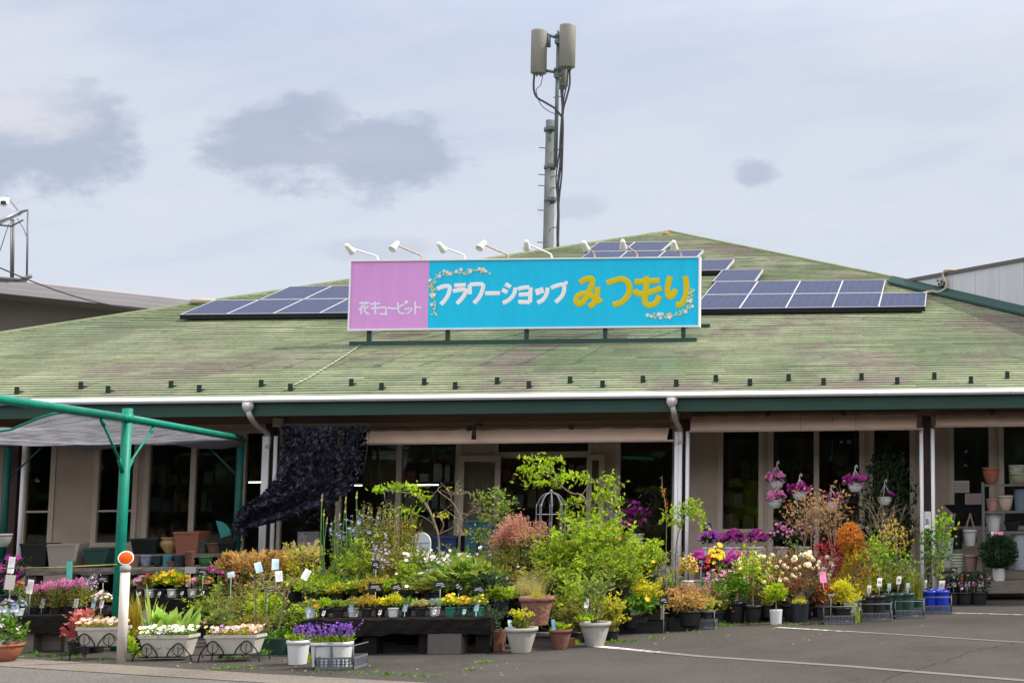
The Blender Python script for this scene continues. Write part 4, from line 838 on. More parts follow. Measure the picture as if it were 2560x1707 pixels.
def k_hosta(root, z0, z1, w, lm, fm, r, n=26, wid=.07, bend=.45):
    H = z1-z0; g = MB()
    for i in range(n):
        a = r.uniform(0, 6.28); t = .15+.55*r.random(); g.blade(V3(r.gauss(0, w*.16), r.gauss(0, w*.12), z0-.01), V3(cos(a)*t, sin(a)*t, 1), H*r.uniform(.45, 1.05), wid*r.uniform(.6, 1.2), bend*r.random(), r, 6, 1)
    g.build('leaves', lm, root)
def k_pompon(root, z0, z1, w, lm, fm, r, balls=42, brad=.032, **k):
    k_bush(root, z0, z1, w, lm, fm, r, **k); f = MB(); H = z1-z0
    for i in range(balls):
        a = r.uniform(0, 6.28); t = math.sqrt(r.random()); f.ball(V3(cos(a)*w*.5*t, sin(a)*w*.42*t-.03, z0+H*r.uniform(.40, .98)*(1-.12*t)), brad*r.uniform(.6, 1.15), 8, 6)
    f.build('pompon_blossoms', fm, root)
def k_none(*a, **k): pass
PID = [100]
def plant(name, cat, label, px, ytop, wpx, Y, z, kind, lm, fm=None, pt=None, n=None, group=None, tags=(), rot=None, **kw):
    """px, ytop, wpx: where the plant shows; Y: how far away; z: what height it stands at"""
    PID[0] += 1; r = random.Random(PID[0]*77+5)
    if px > 1540 and z <= .3 and Y < 17.6: Y += .75 if Y > 15.5 else 1.08
    if .07 < z <= .3 and Y < 19 and pt and kind is not k_grass and not (px < 800 and 16 < Y < 16.8) and not 17.7 < Y < 17.9: z = 0.003
    p = at(px, ytop, Y); root = thing(name, label, cat, (p.x, Y, z), group); ht = p.z-z; wd = wpx*Y/F; z0 = .02
    if pt:
        kd, h, rt, m = pt; pot(root, kd, h, rt, m); z0 = h-.01
    if n is not None: kw['n'] = n
    kind(root, z0, max(ht, z0+.05), wd, lm, fm, r, **kw)
    for tg in tags: pot_tag(root, *tg)
    return root
def copy_thing(src, loc, label, rz=0., sc=1.):
    o = src.copy(); COL.objects.link(o); o.location = loc; o.rotation_euler = (0, 0, rz); o.scale = (sc, sc, sc); o['label'] = label
    for c in src.children:
        d = c.copy(); COL.objects.link(d); d.parent = o
        for e in c.children: f = e.copy(); COL.objects.link(f); f.parent = d
    return o

# ------------------------------------------------------------------ display benches
TIMBER = mat('black_timber', (.016, .014, .013), .85, .06, var=.35, vscale=8, vstretch=(1, 6, 6), bump=.4, bscale=20)
GREYW = mat('grey_timber', (.16, .14, .12), .9, var=.3, vscale=6, vstretch=(1, 8, 8))
BLOCK = mat('concrete_block', (.11, .10, .095), .9, var=.15, bump=.2)
def bench(label, xa, xb, ya, yb, z, legs=3, beam=.16, m=None, block=None, name='display_bench'):
    t = thing(name, label, 'bench', ((xa+xb)/2, (ya+yb)/2, 0), 'plant benches'); hw, hd = (xb-xa)/2, (yb-ya)/2; m = m or TIMBER
    g = MB(); nb_ = max(3, int((yb-ya)/.16))
    for i in range(nb_): g.box((-hw, -hd+i*2*hd/nb_, z-.03), (hw, -hd+(i+1)*2*hd/nb_-.012, z))
    g.build('slatted_top', m, t)
    g = MB(); rb = random.Random(int(xa*100)); nb2 = max(6, int(hw*2/.09)); vs = []
    for i in range(nb2+1):
        x = -hw-.02+(2*hw+.04)*i/nb2; j = lambda k=.008: rb.uniform(-k, k)
        vs += [(x, -hd-.05+j(), z-beam+j(.014)), (x, -hd-.055+j(), z-beam*.5+j()), (x, -hd-.05+j(), z-.006+j(.006)), (x, -hd-.003, z-.005), (x, -hd-.003, z-beam)]
    g.add(vs, [(5*i+k, 5*i+5+k, 5*i+5+(k+1) % 5, 5*i+(k+1) % 5) for i in range(nb2) for k in range(5)]+[(0, 1, 2, 3, 4), tuple(5*nb2+k for k in (4, 3, 2, 1, 0))]); g.build('front_beam', m, t)
    g = MB(); g.box((-hw, hd-.03, .01), (hw, hd-.002, z-.031)); g.build('shade_board', TIMBER, t)  # added dark board standing in for the shade under the bench
    for i in range(legs):
        x = -hw+.08+(2*hw-.16)*i/max(1, legs-1)
        for y in (-hd+.08, hd-.12): g = MB(); g.box((x-.07, y-.08, .002), (x+.07, y+.08, z-.031)); g.build('leg', block or BLOCK, t)
    return t
def bx(p0, p1, Y): return at(p0, 1500, Y).x, at(p1, 1500, Y).x
a, b = bx(765, 1230, 13.95); bench('low black timber bench carrying small pots at the front of the central display', a, b, 13.95, 15.0, .34, 4, .15, None, TIMBER)  # legs take the near-black timber colour in place of shade below the bench
a, b = bx(770, 1530, 15.2); bench('second bench up, dark timber, hidden in greenery behind the front bench', a, b, 15.15, 16.3, .40, 4)
a, b = bx(800, 1665, 16.6); bench('back bench under the tall meadow flowers before the shop entrance', a, b, 16.36, 17.5, .40, 4)
a, b = bx(-60, 205, 14.5); bench('black bench loaded with pink flowers at the left edge of the photo', a, b, 14.5, 15.8, .36, 3, block=GREYW)
a, b = bx(335, 565, 16.0); bench('black timber bench under the tray of yellow and orange flowers', a, b, 16.0, 17.0, .42, 2, .14)
a, b = bx(-60, 560, 18.0); bench('bench in the shade behind the green pole, stacked with flowerpots', a, b, 18.9, 20.0, .62, 5, .08, GREYW)
a, b = bx(1740, 2030, 19.3); bench('bench of magenta flowers in white pots below the right windows', a, b, 19.1, 20.0, .62, 3, .06, GREYW)

a, b = bx(540, 800, 16.4); bench('low timber bench hidden under the amber astilbes', a, b, 16.1, 16.7, .30, 2, .08)
a, b = bx(1725, 1885, 17.8); bench('low bench under the yellow pansies and lower petunias', a, b, 17.6, 18.0, .30, 2, .06, GREYW, GREYW)
# ------------------------------------------------------------------ front row, left of the marker post
def planter_box(label, px0, px1, yrim, ybot, Y, fm, lm, fl, white=False, seed=1, frad=.022, cm=None):
    c = at((px0+px1)/2, ybot, Y); c1 = at(px0, yrim, Y); c2 = at(px1, yrim, Y); L_ = c2.x-c1.x; h = c1.z-c.z; D = .20; r = random.Random(seed)
    t = thing('window_box', label, 'planter', (c.x, Y+.1, c.z), 'cream window boxes on iron stands'); g = MB()
    def ring(s, z, d): return [(-L_/2*s, -d/2, z), (L_/2*s, -d/2, z), (L_/2*s, d/2, z), (-L_/2*s, d/2, z)]
    rg = [ring(.80, 0, D*.7), ring(.95, h*.84, D*.95), ring(1.0, h*.85, D*1.04), ring(1.0, h, D*1.04), ring(.96, h, D*.94), ring(.95, h-.03, D*.92)]
    vs = sum(rg, []); g.add(vs, [(4*i+j, 4*i+(j+1) % 4, 4*i+4+(j+1) % 4, 4*i+4+j) for i in range(5) for j in range(4)]+[(3, 2, 1, 0)]); g.build('trough', CREAMP, t)
    g = MB(); g.add(ring(.94, h-.025, D*.9), [(0, 1, 2, 3)]); g.build('soil', SOIL, t)
    g = MB(); f = MB()
    for i in range(330): p = V3(r.uniform(-.5, .5)*L_*.98, r.uniform(-.5, .5)*D, h-.02+r.random()*.07); l = r.uniform(.02, .045); g.leaf(p, gp(r)+V3(0, 0, .8), l, l*.5, r=r)
    for i in range(fl): p = V3(r.uniform(-.5, .5)*L_*1.0, r.uniform(-.55, .5)*D, h+.02+r.random()*.06); f.flower(p, V3(r.gauss(0, .3), -.6, .8), frad*r.uniform(.7, 1.2), 5, 1 if cm else None, r)
    g.build('foliage', lm, t); f.build('blossoms', [fm, cm] if cm else fm, t)
    if white:
        g = MB()
        for k in (-1, 1):
            for s_ in (-.5, .45): cx = s_*L_*.45; g.tube(spline([(cx+k*(.05-.045*cos(a_)*(1-a_/9)), -D*.41, h*.45+.04*sin(a_)*(1-a_/9)) for a_ in [i*.8 for i in range(8)]], 2), .004, n=4)
        g.build('relief_scroll', mat('grey_relief', (.25, .24, .23), .7), t)
    return c, L_, h
def iron_stand(label, c, L_, Y, feet):
    t = thing('plant_stand', label, 'stand', (c.x, Y+.1, feet), 'wrought iron plant stands'); H = c.z-feet; g = MB()
    for y in (-.09, .09): g.tube([(-L_*.5, y, H-.008), (L_*.5, y, H-.008)], .006, n=5)
    for i in range(5): x = -L_*.45+L_*.9*i/4; g.tube([(x, -.09, H-.008), (x, .09, H-.008)], .004, n=4)
    g.build('shelf_frame', IRON, t)
    for s_ in (-1, 1):
        g = MB(); x = s_*L_*.52
        g.tube(spline([(x-s_*.20, -.11, H-.01), (x-s_*.19, -.11, H+.04), (x-s_*.10, -.11, H+.12), (x+.0, -.11, H+.03), (x+s_*.03, -.11, 0)], 5), .007, n=6)
        for k in range(3): g.tube(spline([(x-s_*.10, -.11, H), (x-s_*(.05+.05*k), -.11, H+.04), (x-s_*(.06+.04*k), -.11, H+.09)], 4), .004, n=4)
        g.build('leg', IRON, t); g = MB(); g.tube(spline([(x, .11, H+.02), (x+s_*.02, .11, 0)], 5), .007, n=6); g.build('leg', IRON, t)
MID_Y = mat('flower_eye', (.60, .42, .03), .7)
c, L_, h = planter_box('cream window box of faded pansies directly left of the white marker post', 187, 297, 1568, 1615, 13.75, F_MIX, OLIVE, 60, seed=3); iron_stand('iron stand under the window box left of the marker post', c, L_, 13.75, 0.)
c, L_, h = planter_box('cream window box with white flowers and scroll relief, right of the marker post', 343, 470, 1588, 1640, 13.6, F_WHITE, GREEN, 75, True, 4, .024, MID_Y); iron_stand('iron stand under the window box with white flowers', c, L_, 13.6, 0.)
c, L_, h = planter_box('cream window box of mixed pansies beside the crate of purple salvia', 508, 640, 1588, 1634, 13.45, F_MIX, OLIVE, 95, seed=5); iron_stand('iron stand under the window box nearest the purple salvia', c, L_, 13.45, 0.)
# marker post
Yb = gnd(303, 1655).y; c = gnd(303, 1655); mk = thing('marker_post', 'white marker post topped by a round orange reflector', 'post', (c.x, c.y, 0), rz=.5)
H = at(314, 1412, Yb).z; g = MB(); lx = at(314, 1412, Yb).x-c.x
g.tube([(0, 0, 0), (lx*.92, 0, H-.06)], .041, n=18); g.build('post', mat('marker_white', (.66, .60, .54), .5, var=.12, vscale=7), mk)
g = MB(); g.lathe([(.045, H-.062), (.046, H-.01), (.036, H-.004), (.036, H+.0)], (lx*.94, 0, 0), 18); g.build('cap_band', mat('grey_band', (.32, .31, .30), .6, var=.2, vscale=20), mk)
cz = at(316, 1394, Yb).z; g = MB(); k = MB(); k.lathe([(.001, -.012), (.060, -.012), (.066, -.006), (.066, .006), (.060, .012), (.001, .012)], (0, 0, 0), 24); g.add([(v[0]+lx, v[2], v[1]+cz) for v in k.v], k.f); g.build('reflector_rim', CARD, mk)
g = MB(); k = MB(); k.lathe([(.001, .021), (.035, .0195), (.057, .013)], (0, 0, 0), 24, cap=False); g.add([(v[0]+lx, -v[2], v[1]+cz) for v in k.v], k.f, True); g.build('reflector', mat('orange_reflector', (.85, .12, .005), .3, coat=.4), mk)

plant('potted_flowers', 'potted plant', 'terracotta bowl with white and pink flowers on the ground at the bottom left corner', 20, 1540, 75, 13.7, 0.005, k_bush, GREEN, F_PALE, ('bowl', .16, .145, TERRA), n=190, leaf=.05, fl=16, frad=.022, stems=False, tags=[(.0, .14, .07, .05, CARDB, .2, -.12)])
plant('potted_shrub', 'potted plant', 'coral red leaved shrub at the end of the pink flower bench', 202, 1528, 62, 14.2, .0, k_bush, F_CORAL, None, ('nursery', .14, .10, BLACKP), n=260, leaf=.05, clumps=12)
labs = ['far left', 'second from left', 'middle', 'fourth from left', 'rightmost']
for i, (px, yt) in enumerate(((88, 1462), (116, 1456), (145, 1450), (172, 1446), (200, 1447))):
    plant('potted_flowers', 'potted plant', f'pink star flowers on the left bench, {labs[i]} of five pots', px, yt, 46, 14.75+.05*(i % 2), .36, k_plume, MAROON if i % 2 else OLIVE, F_PINK, ('nursery', .07, .055, BLACKP), n=26, group='pink star flowers on the left bench', per=12, leafn=190, leaf=.035, ph=.14, fine=.03, pr=.018, base_h=.7, tags=[(.0, .06, .09, .045, CARD, .1)] if i in (1, 4) else ())
for i, (px, yt, fm_, lab) in enumerate(((20, 1498, F_LILAC, 'pale lilac flowers in a blue rimmed pot at the left edge of the left bench'), (48, 1500, F_BLUE, 'blue white flowers in a pot on the left bench before the pink star flowers'))):
    plant('potted_flowers', 'potted plant', lab, px, yt, 34, 14.55, .36, k_mound, GREEN, fm_, ('nursery', .07, .05, CARDB), n=90, fl=34, frad=.016, tags=[(.01, .04, .07, .035), (-.03, .04, .06, .03)])
plant('potted_flowers', 'potted plant', 'violet flowers on thin stems behind the right end of the pink star flowers', 228, 1432, 44, 15.3, .36, k_spikes, OLIVE, F_LILAC, ('nursery', .09, .06, BLACKP), n=12, fper=8, frad=.013)
plant('potted_flowers', 'potted plant', 'white and lilac violas right of the pink star flowers, beside the green pole', 255, 1478, 56, 14.7, .36, k_mound, OLIVE, F_PALE, ('nursery', .08, .06, BLACKP), n=120, fl=30, frad=.018, tags=[(.03, .06, .08, .04), (-.05, .06, .08, .04, CARDB)])
plant('potted_flowers', 'potted plant', 'magenta phlox heads behind a paper sign at the left edge', 28, 1393, 72, 16.0, .36, k_bush, DARK, F_MAG, ('nursery', .12, .09, BLACKP), n=150, leaf=.06, fl=60, frad=.03, clumps=10)
plant('potted_flowers', 'potted plant', 'orange red flowers peeking out behind the left bench signs', 50, 1452, 46, 15.5, .36, k_mound, GREEN, F_ORG, ('nursery', .08, .06, BLACKP), n=80, fl=26, frad=.02)
plant('garden_plant', 'plant', 'tall golden sedge just right of the marker post', 338, 1482, 66, 14.6, 0., k_grass, GOLD, None, ('nursery', .14, .10, BLACKP), n=170, wid=.008, bend=.5)
plant('garden_plant', 'plant', 'broad pale green hosta leaves behind the white flowered window box', 425, 1502, 150, 14.5, 0., k_hosta, HOSTA, None, ('nursery', .12, .12, BLACKP), n=64, wid=.105, bend=.8)
plant('garden_plant', 'plant', 'upright iris blades with pale edges among the hosta leaves', 378, 1455, 50, 14.7, 0., k_hosta, HOSTA, None, ('nursery', .12, .09, BLACKP), n=9, wid=.035, bend=.2)
plant('garden_plant', 'plant', 'low green weed under the iron stands right of the marker post', 322, 1585, 44, 13.75, 0., k_bush, LIME, None, None, n=130, leaf=.045, clumps=8, stems=False)
plant('garden_plant', 'plant', 'green trailing plant beneath the pansy window box stand', 600, 1630, 110, 13.75, 0., k_bush, GREEN, None, None, n=220, leaf=.04, clumps=12, stems=False)

# tray of bright flowers on the second left bench
for i, (px, yt, fm_, cn) in enumerate(((352, 1440, F_PINK, 'pink zinnias at the left end of the bright flower row'), (377, 1436, F_RED, 'red and yellow zinnias second in the bright flower row'), (403, 1428, F_YEL, 'yellow zinnias third from the left in the bright flower row'), (434, 1422, F_YEL, 'tallest yellow zinnias in the middle of the bright flower row'), (459, 1434, F_ORG, 'deep orange zinnias right of the tallest yellow ones'), (484, 1446, F_PINK, 'salmon pink zinnias second from the right in the bright flower row'), (510, 1436, F_CORAL, 'rosy zinnias at the right end of the bright flower row'))):
    plant('potted_flowers', 'potted plant', cn, px, yt, 40, 16.15, .42, k_mound, LIME if 1 < i < 5 else GREEN, fm_, ('nursery', .09, .058, WHITEP if i % 2 else BLACKP), n=95, leaf=.055, fl=12, frad=.032, pet=9, group='zinnias on the left timber bench', tags=[(.02, .03, .035, .03)])
# purple salvia crate
def crate(label, px, ybase, wpx, Y=None, hpx=28, m=None, depth=.30, name='plant_crate', holes=True):
    c = gnd(px, ybase); Y = c.y; w2 = wpx*Y/F/2; h = hpx*Y/F; t = thing(name, label, 'crate', (c.x, Y+depth/2, 0.002), 'plastic plant crates'); m = m or GREYP; g = MB(); D = depth/2; th = .006
    def side(a, b):
        a, b = Vector(a), Vector(b); d = b-a; L_ = d.length; d.normalize(); o = Vector((d.y, -d.x, 0)); n = max(4, int(L_/.035)); rows_ = 3
        def bxx(s0, s1, z0, z1):
            vs = [a+d*s+o*k+V3(0, 0, z) for z in (z0, z1) for s, k in ((s0, 0), (s1, 0), (s1, -th), (s0, -th))]; g.add(vs, [(3,2,1,0),(4,5,6,7),(0,1,5,4),(1,2,6,5),(2,3,7,6),(3,0,4,7)])
        bxx(0, L_, 0, h*.22); bxx(0, L_, h*.84, h)
        for r2 in range(rows_-1): bxx(.0, L_, h*(.40+.22*r2), h*(.46+.22*r2))
        for i in range(n+1): s = i/n*(L_-.012); g_ = .012 if i % 3 else .02; bxx(s, s+g_, h*.22, h*.84)
    f_ = .94
    side((-w2, -D, 0), (w2, -D, 0)); side((w2, -D, 0), (w2, D, 0)); side((w2, D, 0), (-w2, D, 0)); side((-w2, D, 0), (-w2, -D, 0)); g.build('lattice_sides', m, t)
    q = MB(); q.box((-w2+th, -D+th, .004), (w2-th, D-th, .012)); q.build('base', m, t)
    q = MB(); q.tube([(-w2*.98, -D-.01, h+.10), (w2*.98, -D-.01, h+.10)], .007, n=5)
    for s_ in (-1, 1): q.tube([(s_*w2*.97, -D-.004, h*.5), (s_*w2*.97, -D-.01, h+.10)], .007, n=5); q.tube([(s_*w2*.97, -D-.01, h+.10), (s_*w2*.97, D, h+.10)], .006, n=5)
    q.build('handle_rail', m, t)
    return c.x, Y
crate('grey lattice crate holding white pots of purple salvia', 835, 1674, 96, hpx=30)
plant('potted_flowers', 'potted plant', 'purple salvia in a white pot, middle of the crate by the dark bench end', 808, 1552, 60, 12.91, .014, k_spikes, LIME, F_PURP, ('nursery', .215, .098, WHITEP), n=13, per=10, fl0=.45, frad=.012, base=90, fper=16, rad=.008)
plant('potted_flowers', 'potted plant', 'purple salvia in a white pot at the right end of the crate', 858, 1552, 58, 12.93, .014, k_spikes, LIME, F_PURP, ('nursery', .215, .09, WHITEP), n=15, per=10, fl0=.45, frad=.012, base=90, fper=16, rad=.008)
plant('potted_flowers', 'potted plant', 'purple salvia in a white pot left of the crate, mostly green', 748, 1560, 56, 13.2, .004, k_spikes, LIME, F_PURP, ('nursery', .215, .098, WHITEP), n=8, per=12, fl0=.6, frad=.012, base=110, fper=12, rad=.008)
plant('potted_sapling', 'sapling', 'bare stemmed sapling in a dark green round pot before the pansy planter', 692, 1425, 130, 14.2, .0, k_sapling, OLIVE, None, ('straight', .16, .125, GREENP), trunks=3, depth=2, leaf=.045, per=3, rad=.009, tr=.5, lowleaf=14)
plant('potted_sapling', 'sapling', 'thin single trunk sapling with sparse leaves left of the hanging white tags', 640, 1430, 70, 14.2, .0, k_sapling, OLIVE, None, ('straight', .14, .11, GREENP), trunks=1, depth=2, leaf=.04, per=5, rad=.009, tr=.65, lowleaf=20)
plant('garden_plant', 'plant', 'green weed growing through the lower side of the salvia crate', 756, 1630, 44, 13.35, 0., k_bush, LIME, None, None, n=110, leaf=.04, clumps=7, stems=False)
plant('potted_shrub', 'potted plant', 'dark green glossy pot plant behind the purple salvia pots', 700, 1580, 70, 14.1, 0., k_bush, GREEN, None, ('straight', .16, .14, GREENP), n=150, leaf=.05, clumps=9, stems=False)

# left middle mixed shrubs
for a_ in (('amber astilbe plumes left of the white downpipe', 585, 1382, 76), ('amber astilbe plumes right in front of the white downpipes', 640, 1380, 70), ('amber astilbe plumes left of the grey wall box', 698, 1378, 74)):
    plant('astilbe', 'potted plant', a_[0], a_[1], a_[2], a_[3], 16.4, .3, k_plume, OLIVE, AMBER, ('nursery', .15, .1, BLACKP), n=20, group='amber astilbes', per=60, leafn=170, leaf=.055, ph=.34, fine=.06, pr=.03, base_h=.68)
plant('potted_shrub', 'potted plant', 'pale yellow elder like shrub standing before the grey wall box', 765, 1352, 90, 16.3, .3, k_plume, YEL, STRAW, ('nursery', .15, .1, BLACKP), n=14, per=45, leafn=320, leaf=.06, ph=.25, fine=.05, pr=.03, base_h=.85)
plant('potted_shrub', 'potted plant', 'red stemmed brownish green shrub behind the hosta leaves', 590, 1462, 110, 15.3, .0, k_upright, OLIVE, None, ('nursery', .2, .14, BLACKP), n=560, leaf=.038, clumps=24)
plant('potted_shrub', 'potted plant', 'mid green shrub with maroon stems under the amber astilbes', 560, 1430, 90, 15.7, .0, k_upright, MID, None, ('nursery', .2, .13, BLACKP), n=420, leaf=.04, clumps=20)
plant('potted_flowers', 'potted plant', 'magenta cosmos on thin stems left of the amber astilbes', 553, 1412, 44, 16.3, .3, k_spikes, OLIVE, F_MAG, ('nursery', .12, .08, BLACKP), n=8, per=14, fl0=.93, fper=3, frad=.03, rad=.012)
plant('potted_flowers', 'potted plant', 'coral pink flowers on reddish stems below the amber astilbes', 605, 1430, 80, 15.9, .2, k_spikes, MAROON, F_CORAL, ('nursery', .14, .09, BLACKP), n=12, per=18, fl0=.88, fper=5, frad=.018, rad=.014)
plant('potted_shrub', 'potted plant', 'round bright green shrub behind the bare sapling', 672, 1478, 84, 15.2, .1, k_bush, LIME, None, ('nursery', .15, .12, BLACKP), n=420, leaf=.04, clumps=18)
plant('potted_shrub', 'potted plant', 'feathery bright green bush left of the tall meadow flowers', 805, 1440, 120, 15.5, .40, k_bush, LIME, None, ('nursery', .12, .12, BLACKP), n=900, leaf=.038, clumps=30)
plant('potted_shrub', 'potted plant', 'grey green bushy plant behind the hanging white tags', 735, 1445, 84, 15.6, .40, k_upright, MID, F_YEL, ('nursery', .12, .1, BLACKP), n=420, leaf=.04, clumps=18, fl=6)

# low pots along the front bench
FB = [(778, 1500, F_ORG, MID, 1), (812, 1494, None, LIME, 0), (848, 1500, None, MID, 0), (884, 1492, None, OLIVE, 1), (918, 1482, None, GOLD, 0), (952, 1494, F_YEL, YEL, 0), (985, 1480, None, YEL, 0), (1018, 1492, None, GREEN, 1), (1052, 1498, None, STRAW, 0), (1088, 1496, None, SILVER, 0), (1128, 1486, F_YEL, LIME, 0), (1162, 1492, F_YEL, GOLD, 0), (1196, 1488, F_YEL, MID, 1)]
FBL = ['orange dotted herb at the left end of the front bench row', 'fresh lime green cushion second in the front bench row', 'mid green herb third in the front bench row', 'olive cushion behind a pale tag on the front bench', 'golden brown cushion left of the yellow ones on the front bench', 'yellow leaved cushion under the left black price card', 'taller yellow cushion under the tilted black price card', 'plain dark green herb right of the yellow cushions on the front bench', 'straw coloured cushion in the middle right of the front bench', 'silvery cushion below the black price card beside the thin tree', 'lime plant with yellow flowers in a green pot on the front bench', 'golden plant with yellow flowers in a green pot near the bench end', 'green plant with yellow flowers at the right end of the front bench']
for i, (px, yt, fm_, lm_, tg) in enumerate(FB):
    m_ = (WHITEP if i % 3 == 0 else BLACKP) if i < 10 else TEALP
    plant('potted_herb', 'potted plant', FBL[i], px, yt, 50, 14.15+.06*(i % 2), .34, k_mound, lm_, fm_, ('nursery', .085, .052, m_), n=230, leaf=.032, fl=14 if fm_ else 0, frad=.02, group='small pots along the front bench', tags=[(.0, .05, .10, .045, CARDB)] if tg else ([(.015, .02, .045, .03)] if i % 2 else ()))
plant('potted_herb', 'potted plant', 'loose pale green plant in the second row left of centre', 1040, 1462, 80, 15.3, .40, k_upright, MID, None, ('nursery', .1, .08, BLACKP), n=330, leaf=.04, clumps=16)
plant('potted_shrub', 'potted plant', 'yellow brown foliage behind the golden cushions of the front bench', 940, 1440, 110, 15.3, .40, k_upright, OLIVE, F_LILAC, ('nursery', .1, .09, BLACKP), n=520, leaf=.035, clumps=22, fl=8, frad=.016)
plant('potted_shrub', 'potted plant', 'dense green plant with purple dots right of the feathery bush', 870, 1448, 100, 15.35, .40, k_bush, GREEN, F_LILAC, ('nursery', .1, .09, BLACKP), n=480, leaf=.04, clumps=20, fl=8, frad=.016)

# tall meadow flowers
def k_rush(root, z0, z1, w, lm, fm, r, n=9):
    g = MB(); f = MB(); H = z1-z0
    for i in range(n):
        x = -w/2+w*(i+.3)/n+r.gauss(0, .01); h = H*r.uniform(.72, 1.0) if i != n-1 else H; pts = spline([(x*.8, r.gauss(0, .05), z0), (x+r.gauss(0, .015), r.gauss(0, .05), z0+h*.5), (x+r.gauss(0, .03), 0, z0+h)], 6); g.tube(pts, .008, .005, 5)
        e = Vector(pts[-1]); f.ball(e-V3(0, 0, .02), .014, 6, 4, 1.6)
        f.dia(e-V3(0, 0, .01), V3(.1, 0, 1), .07, .02, r)
    g.build('stalks', lm, root); f.build('buds', fm, root)
RUSH = mat('rush_green', (.09, .20, .05), .5)
plant('welsh_onion', 'plant', 'tall bare hollow green stalks with pointed buds beside the torn net', 848, 1240, 92, 15.7, .40, k_rush, RUSH, STRAW, ('nursery', .12, .1, BLACKP))
plant('meadow_flowers', 'plant', 'tall green meadow plant with pale blue cornflowers right of the bare stalks', 885, 1285, 96, 15.9, .40, k_spikes, MID, F_BLUE, ('nursery', .12, .1, BLACKP), n=46, per=44, leaf=.06, fl0=.96, fper=1, frad=.03, rad=.006, base=420, bl=.12)
plant('meadow_flowers', 'plant', 'tall yellow green spires in the middle of the meadow flowers', 940, 1250, 90, 16.0, .40, k_spikes, OLIVE, STRAW, ('nursery', .12, .1, BLACKP), n=44, per=46, leaf=.06, fl0=.74, fper=16, frad=.011, rad=.012, base=420, bl=.12)
plant('meadow_flowers', 'plant', 'spires with lilac and cream bells in front of the yellow green spires', 958, 1330, 70, 15.6, .40, k_spikes, OLIVE, F_LILAC, ('nursery', .12, .09, BLACKP), n=9, per=40, leaf=.05, fl0=.5, fper=11, frad=.017, rad=.016, base=160, bl=.07)
plant('meadow_flowers', 'plant', 'dense tall golden green spires left of the thin bent tree', 1010, 1285, 92, 16.1, .40, k_spikes, OLIVE, GOLD, ('nursery', .12, .1, BLACKP), n=50, per=50, leaf=.055, fl0=.74, fper=14, frad=.010, rad=.010, base=420, bl=.11)
plant('meadow_flowers', 'plant', 'low green tuft with one orange flower right of the tall spires', 1040, 1370, 70, 15.7, .40, k_upright, MID, F_ORG, ('nursery', .12, .1, BLACKP), n=380, leaf=.05, clumps=18, fl=4, frad=.03)
plant('potted_shrub', 'potted plant', 'leafy shrub covered in white and pink blossoms left of the bare twisted tree', 1065, 1372, 110, 15.8, .40, k_bush, MID, F_PALE, ('nursery', .12, .1, BLACKP), n=420, leaf=.045, clumps=22, fl=90, frad=.024)
plant('potted_shrub', 'potted plant', 'shrub topped by a bright white pink flower cluster below the bare twisted tree', 1150, 1372, 110, 15.7, .40, k_bush, GREEN, F_PALE, ('nursery', .12, .1, BLACKP), n=340, leaf=.055, clumps=18, fl=90, frad=.024)
plant('potted_shrub', 'potted plant', 'broad leaved rhododendron between the black price cards', 1165, 1402, 130, 15.2, .40, k_bush, MID, None, ('nursery', .12, .1, BLACKP), n=300, leaf=.10, clumps=22)
plant('potted_shrub', 'potted plant', 'yellow green broad leaved shrub left of the rhododendron', 1105, 1425, 90, 15.15, .40, k_bush, MID, None, ('nursery', .12, .1, BLACKP), n=300, leaf=.07, clumps=18)
plant('potted_shrub', 'potted plant', 'dark leaved plant above the right end of the front bench', 1215, 1440, 100, 14.95, .34, k_bush, DARK, F_LILAC, ('nursery', .12, .1, BLACKP), n=320, leaf=.06, clumps=18, fl=6)

# the thin bent tree and the bare twisted one: trunks follow the photograph
def tree_from(name, label, cat, base, Y, z, limbs, lm, leaves, leaf, per, bark, pt, sp=.05, twig=0, seed=1, lw=.5):
    r = random.Random(seed); b = at(base[0], base[1], Y); root = thing(name, label, cat, (b.x, Y, z)); z0 = .02
    if pt: pot(root, pt[0], pt[1], pt[2], pt[3]); z0 = pt[1]-.02
    s = MB(); g = MB()
    def loc(x, y, k=0.): p = at(x, y, Y); return Vector((p.x-b.x, k, p.z-z))
    for pts, ra, rb in limbs:
        kk = r.uniform(-.12, .12); q = spline([loc(x, y, kk*i/len(pts) if pts is not limbs[0][0] else 0) for i, (x, y) in enumerate(pts)], 5)
        if pts is limbs[0][0]: q[0].z = min(q[0].z, z0)
        s.tube(q, ra, rb, 6, False)
        for k in range(twig):
            o = r.choice(q[len(q)//2:]); e = o+gp(r, .07); s.tube([o, o.lerp(e, .5)+gp(r, .012), e], .004, .002, 4, False)
            for j in range(per if leaves else 0): l = leaf*r.uniform(.6, 1.2); g.leaf(e+gp(r, .02), gp(r, 1), l, l*lw, r=r)
    for (x, y, w2, h2, n) in leaves:
        for i in range(n):
            p = loc(x+r.gauss(0, w2*.35), y+r.gauss(0, h2*.35), r.gauss(0, w2*.35*Y/F)); l = leaf*r.uniform(.6, 1.2); g.leaf(p, gp(r, .7)+V3(0, -.2, .3), l, l*lw, r=r)
    s.build('trunk', bark, root)
    if g.f: g.build('foliage', lm, root)
    return root
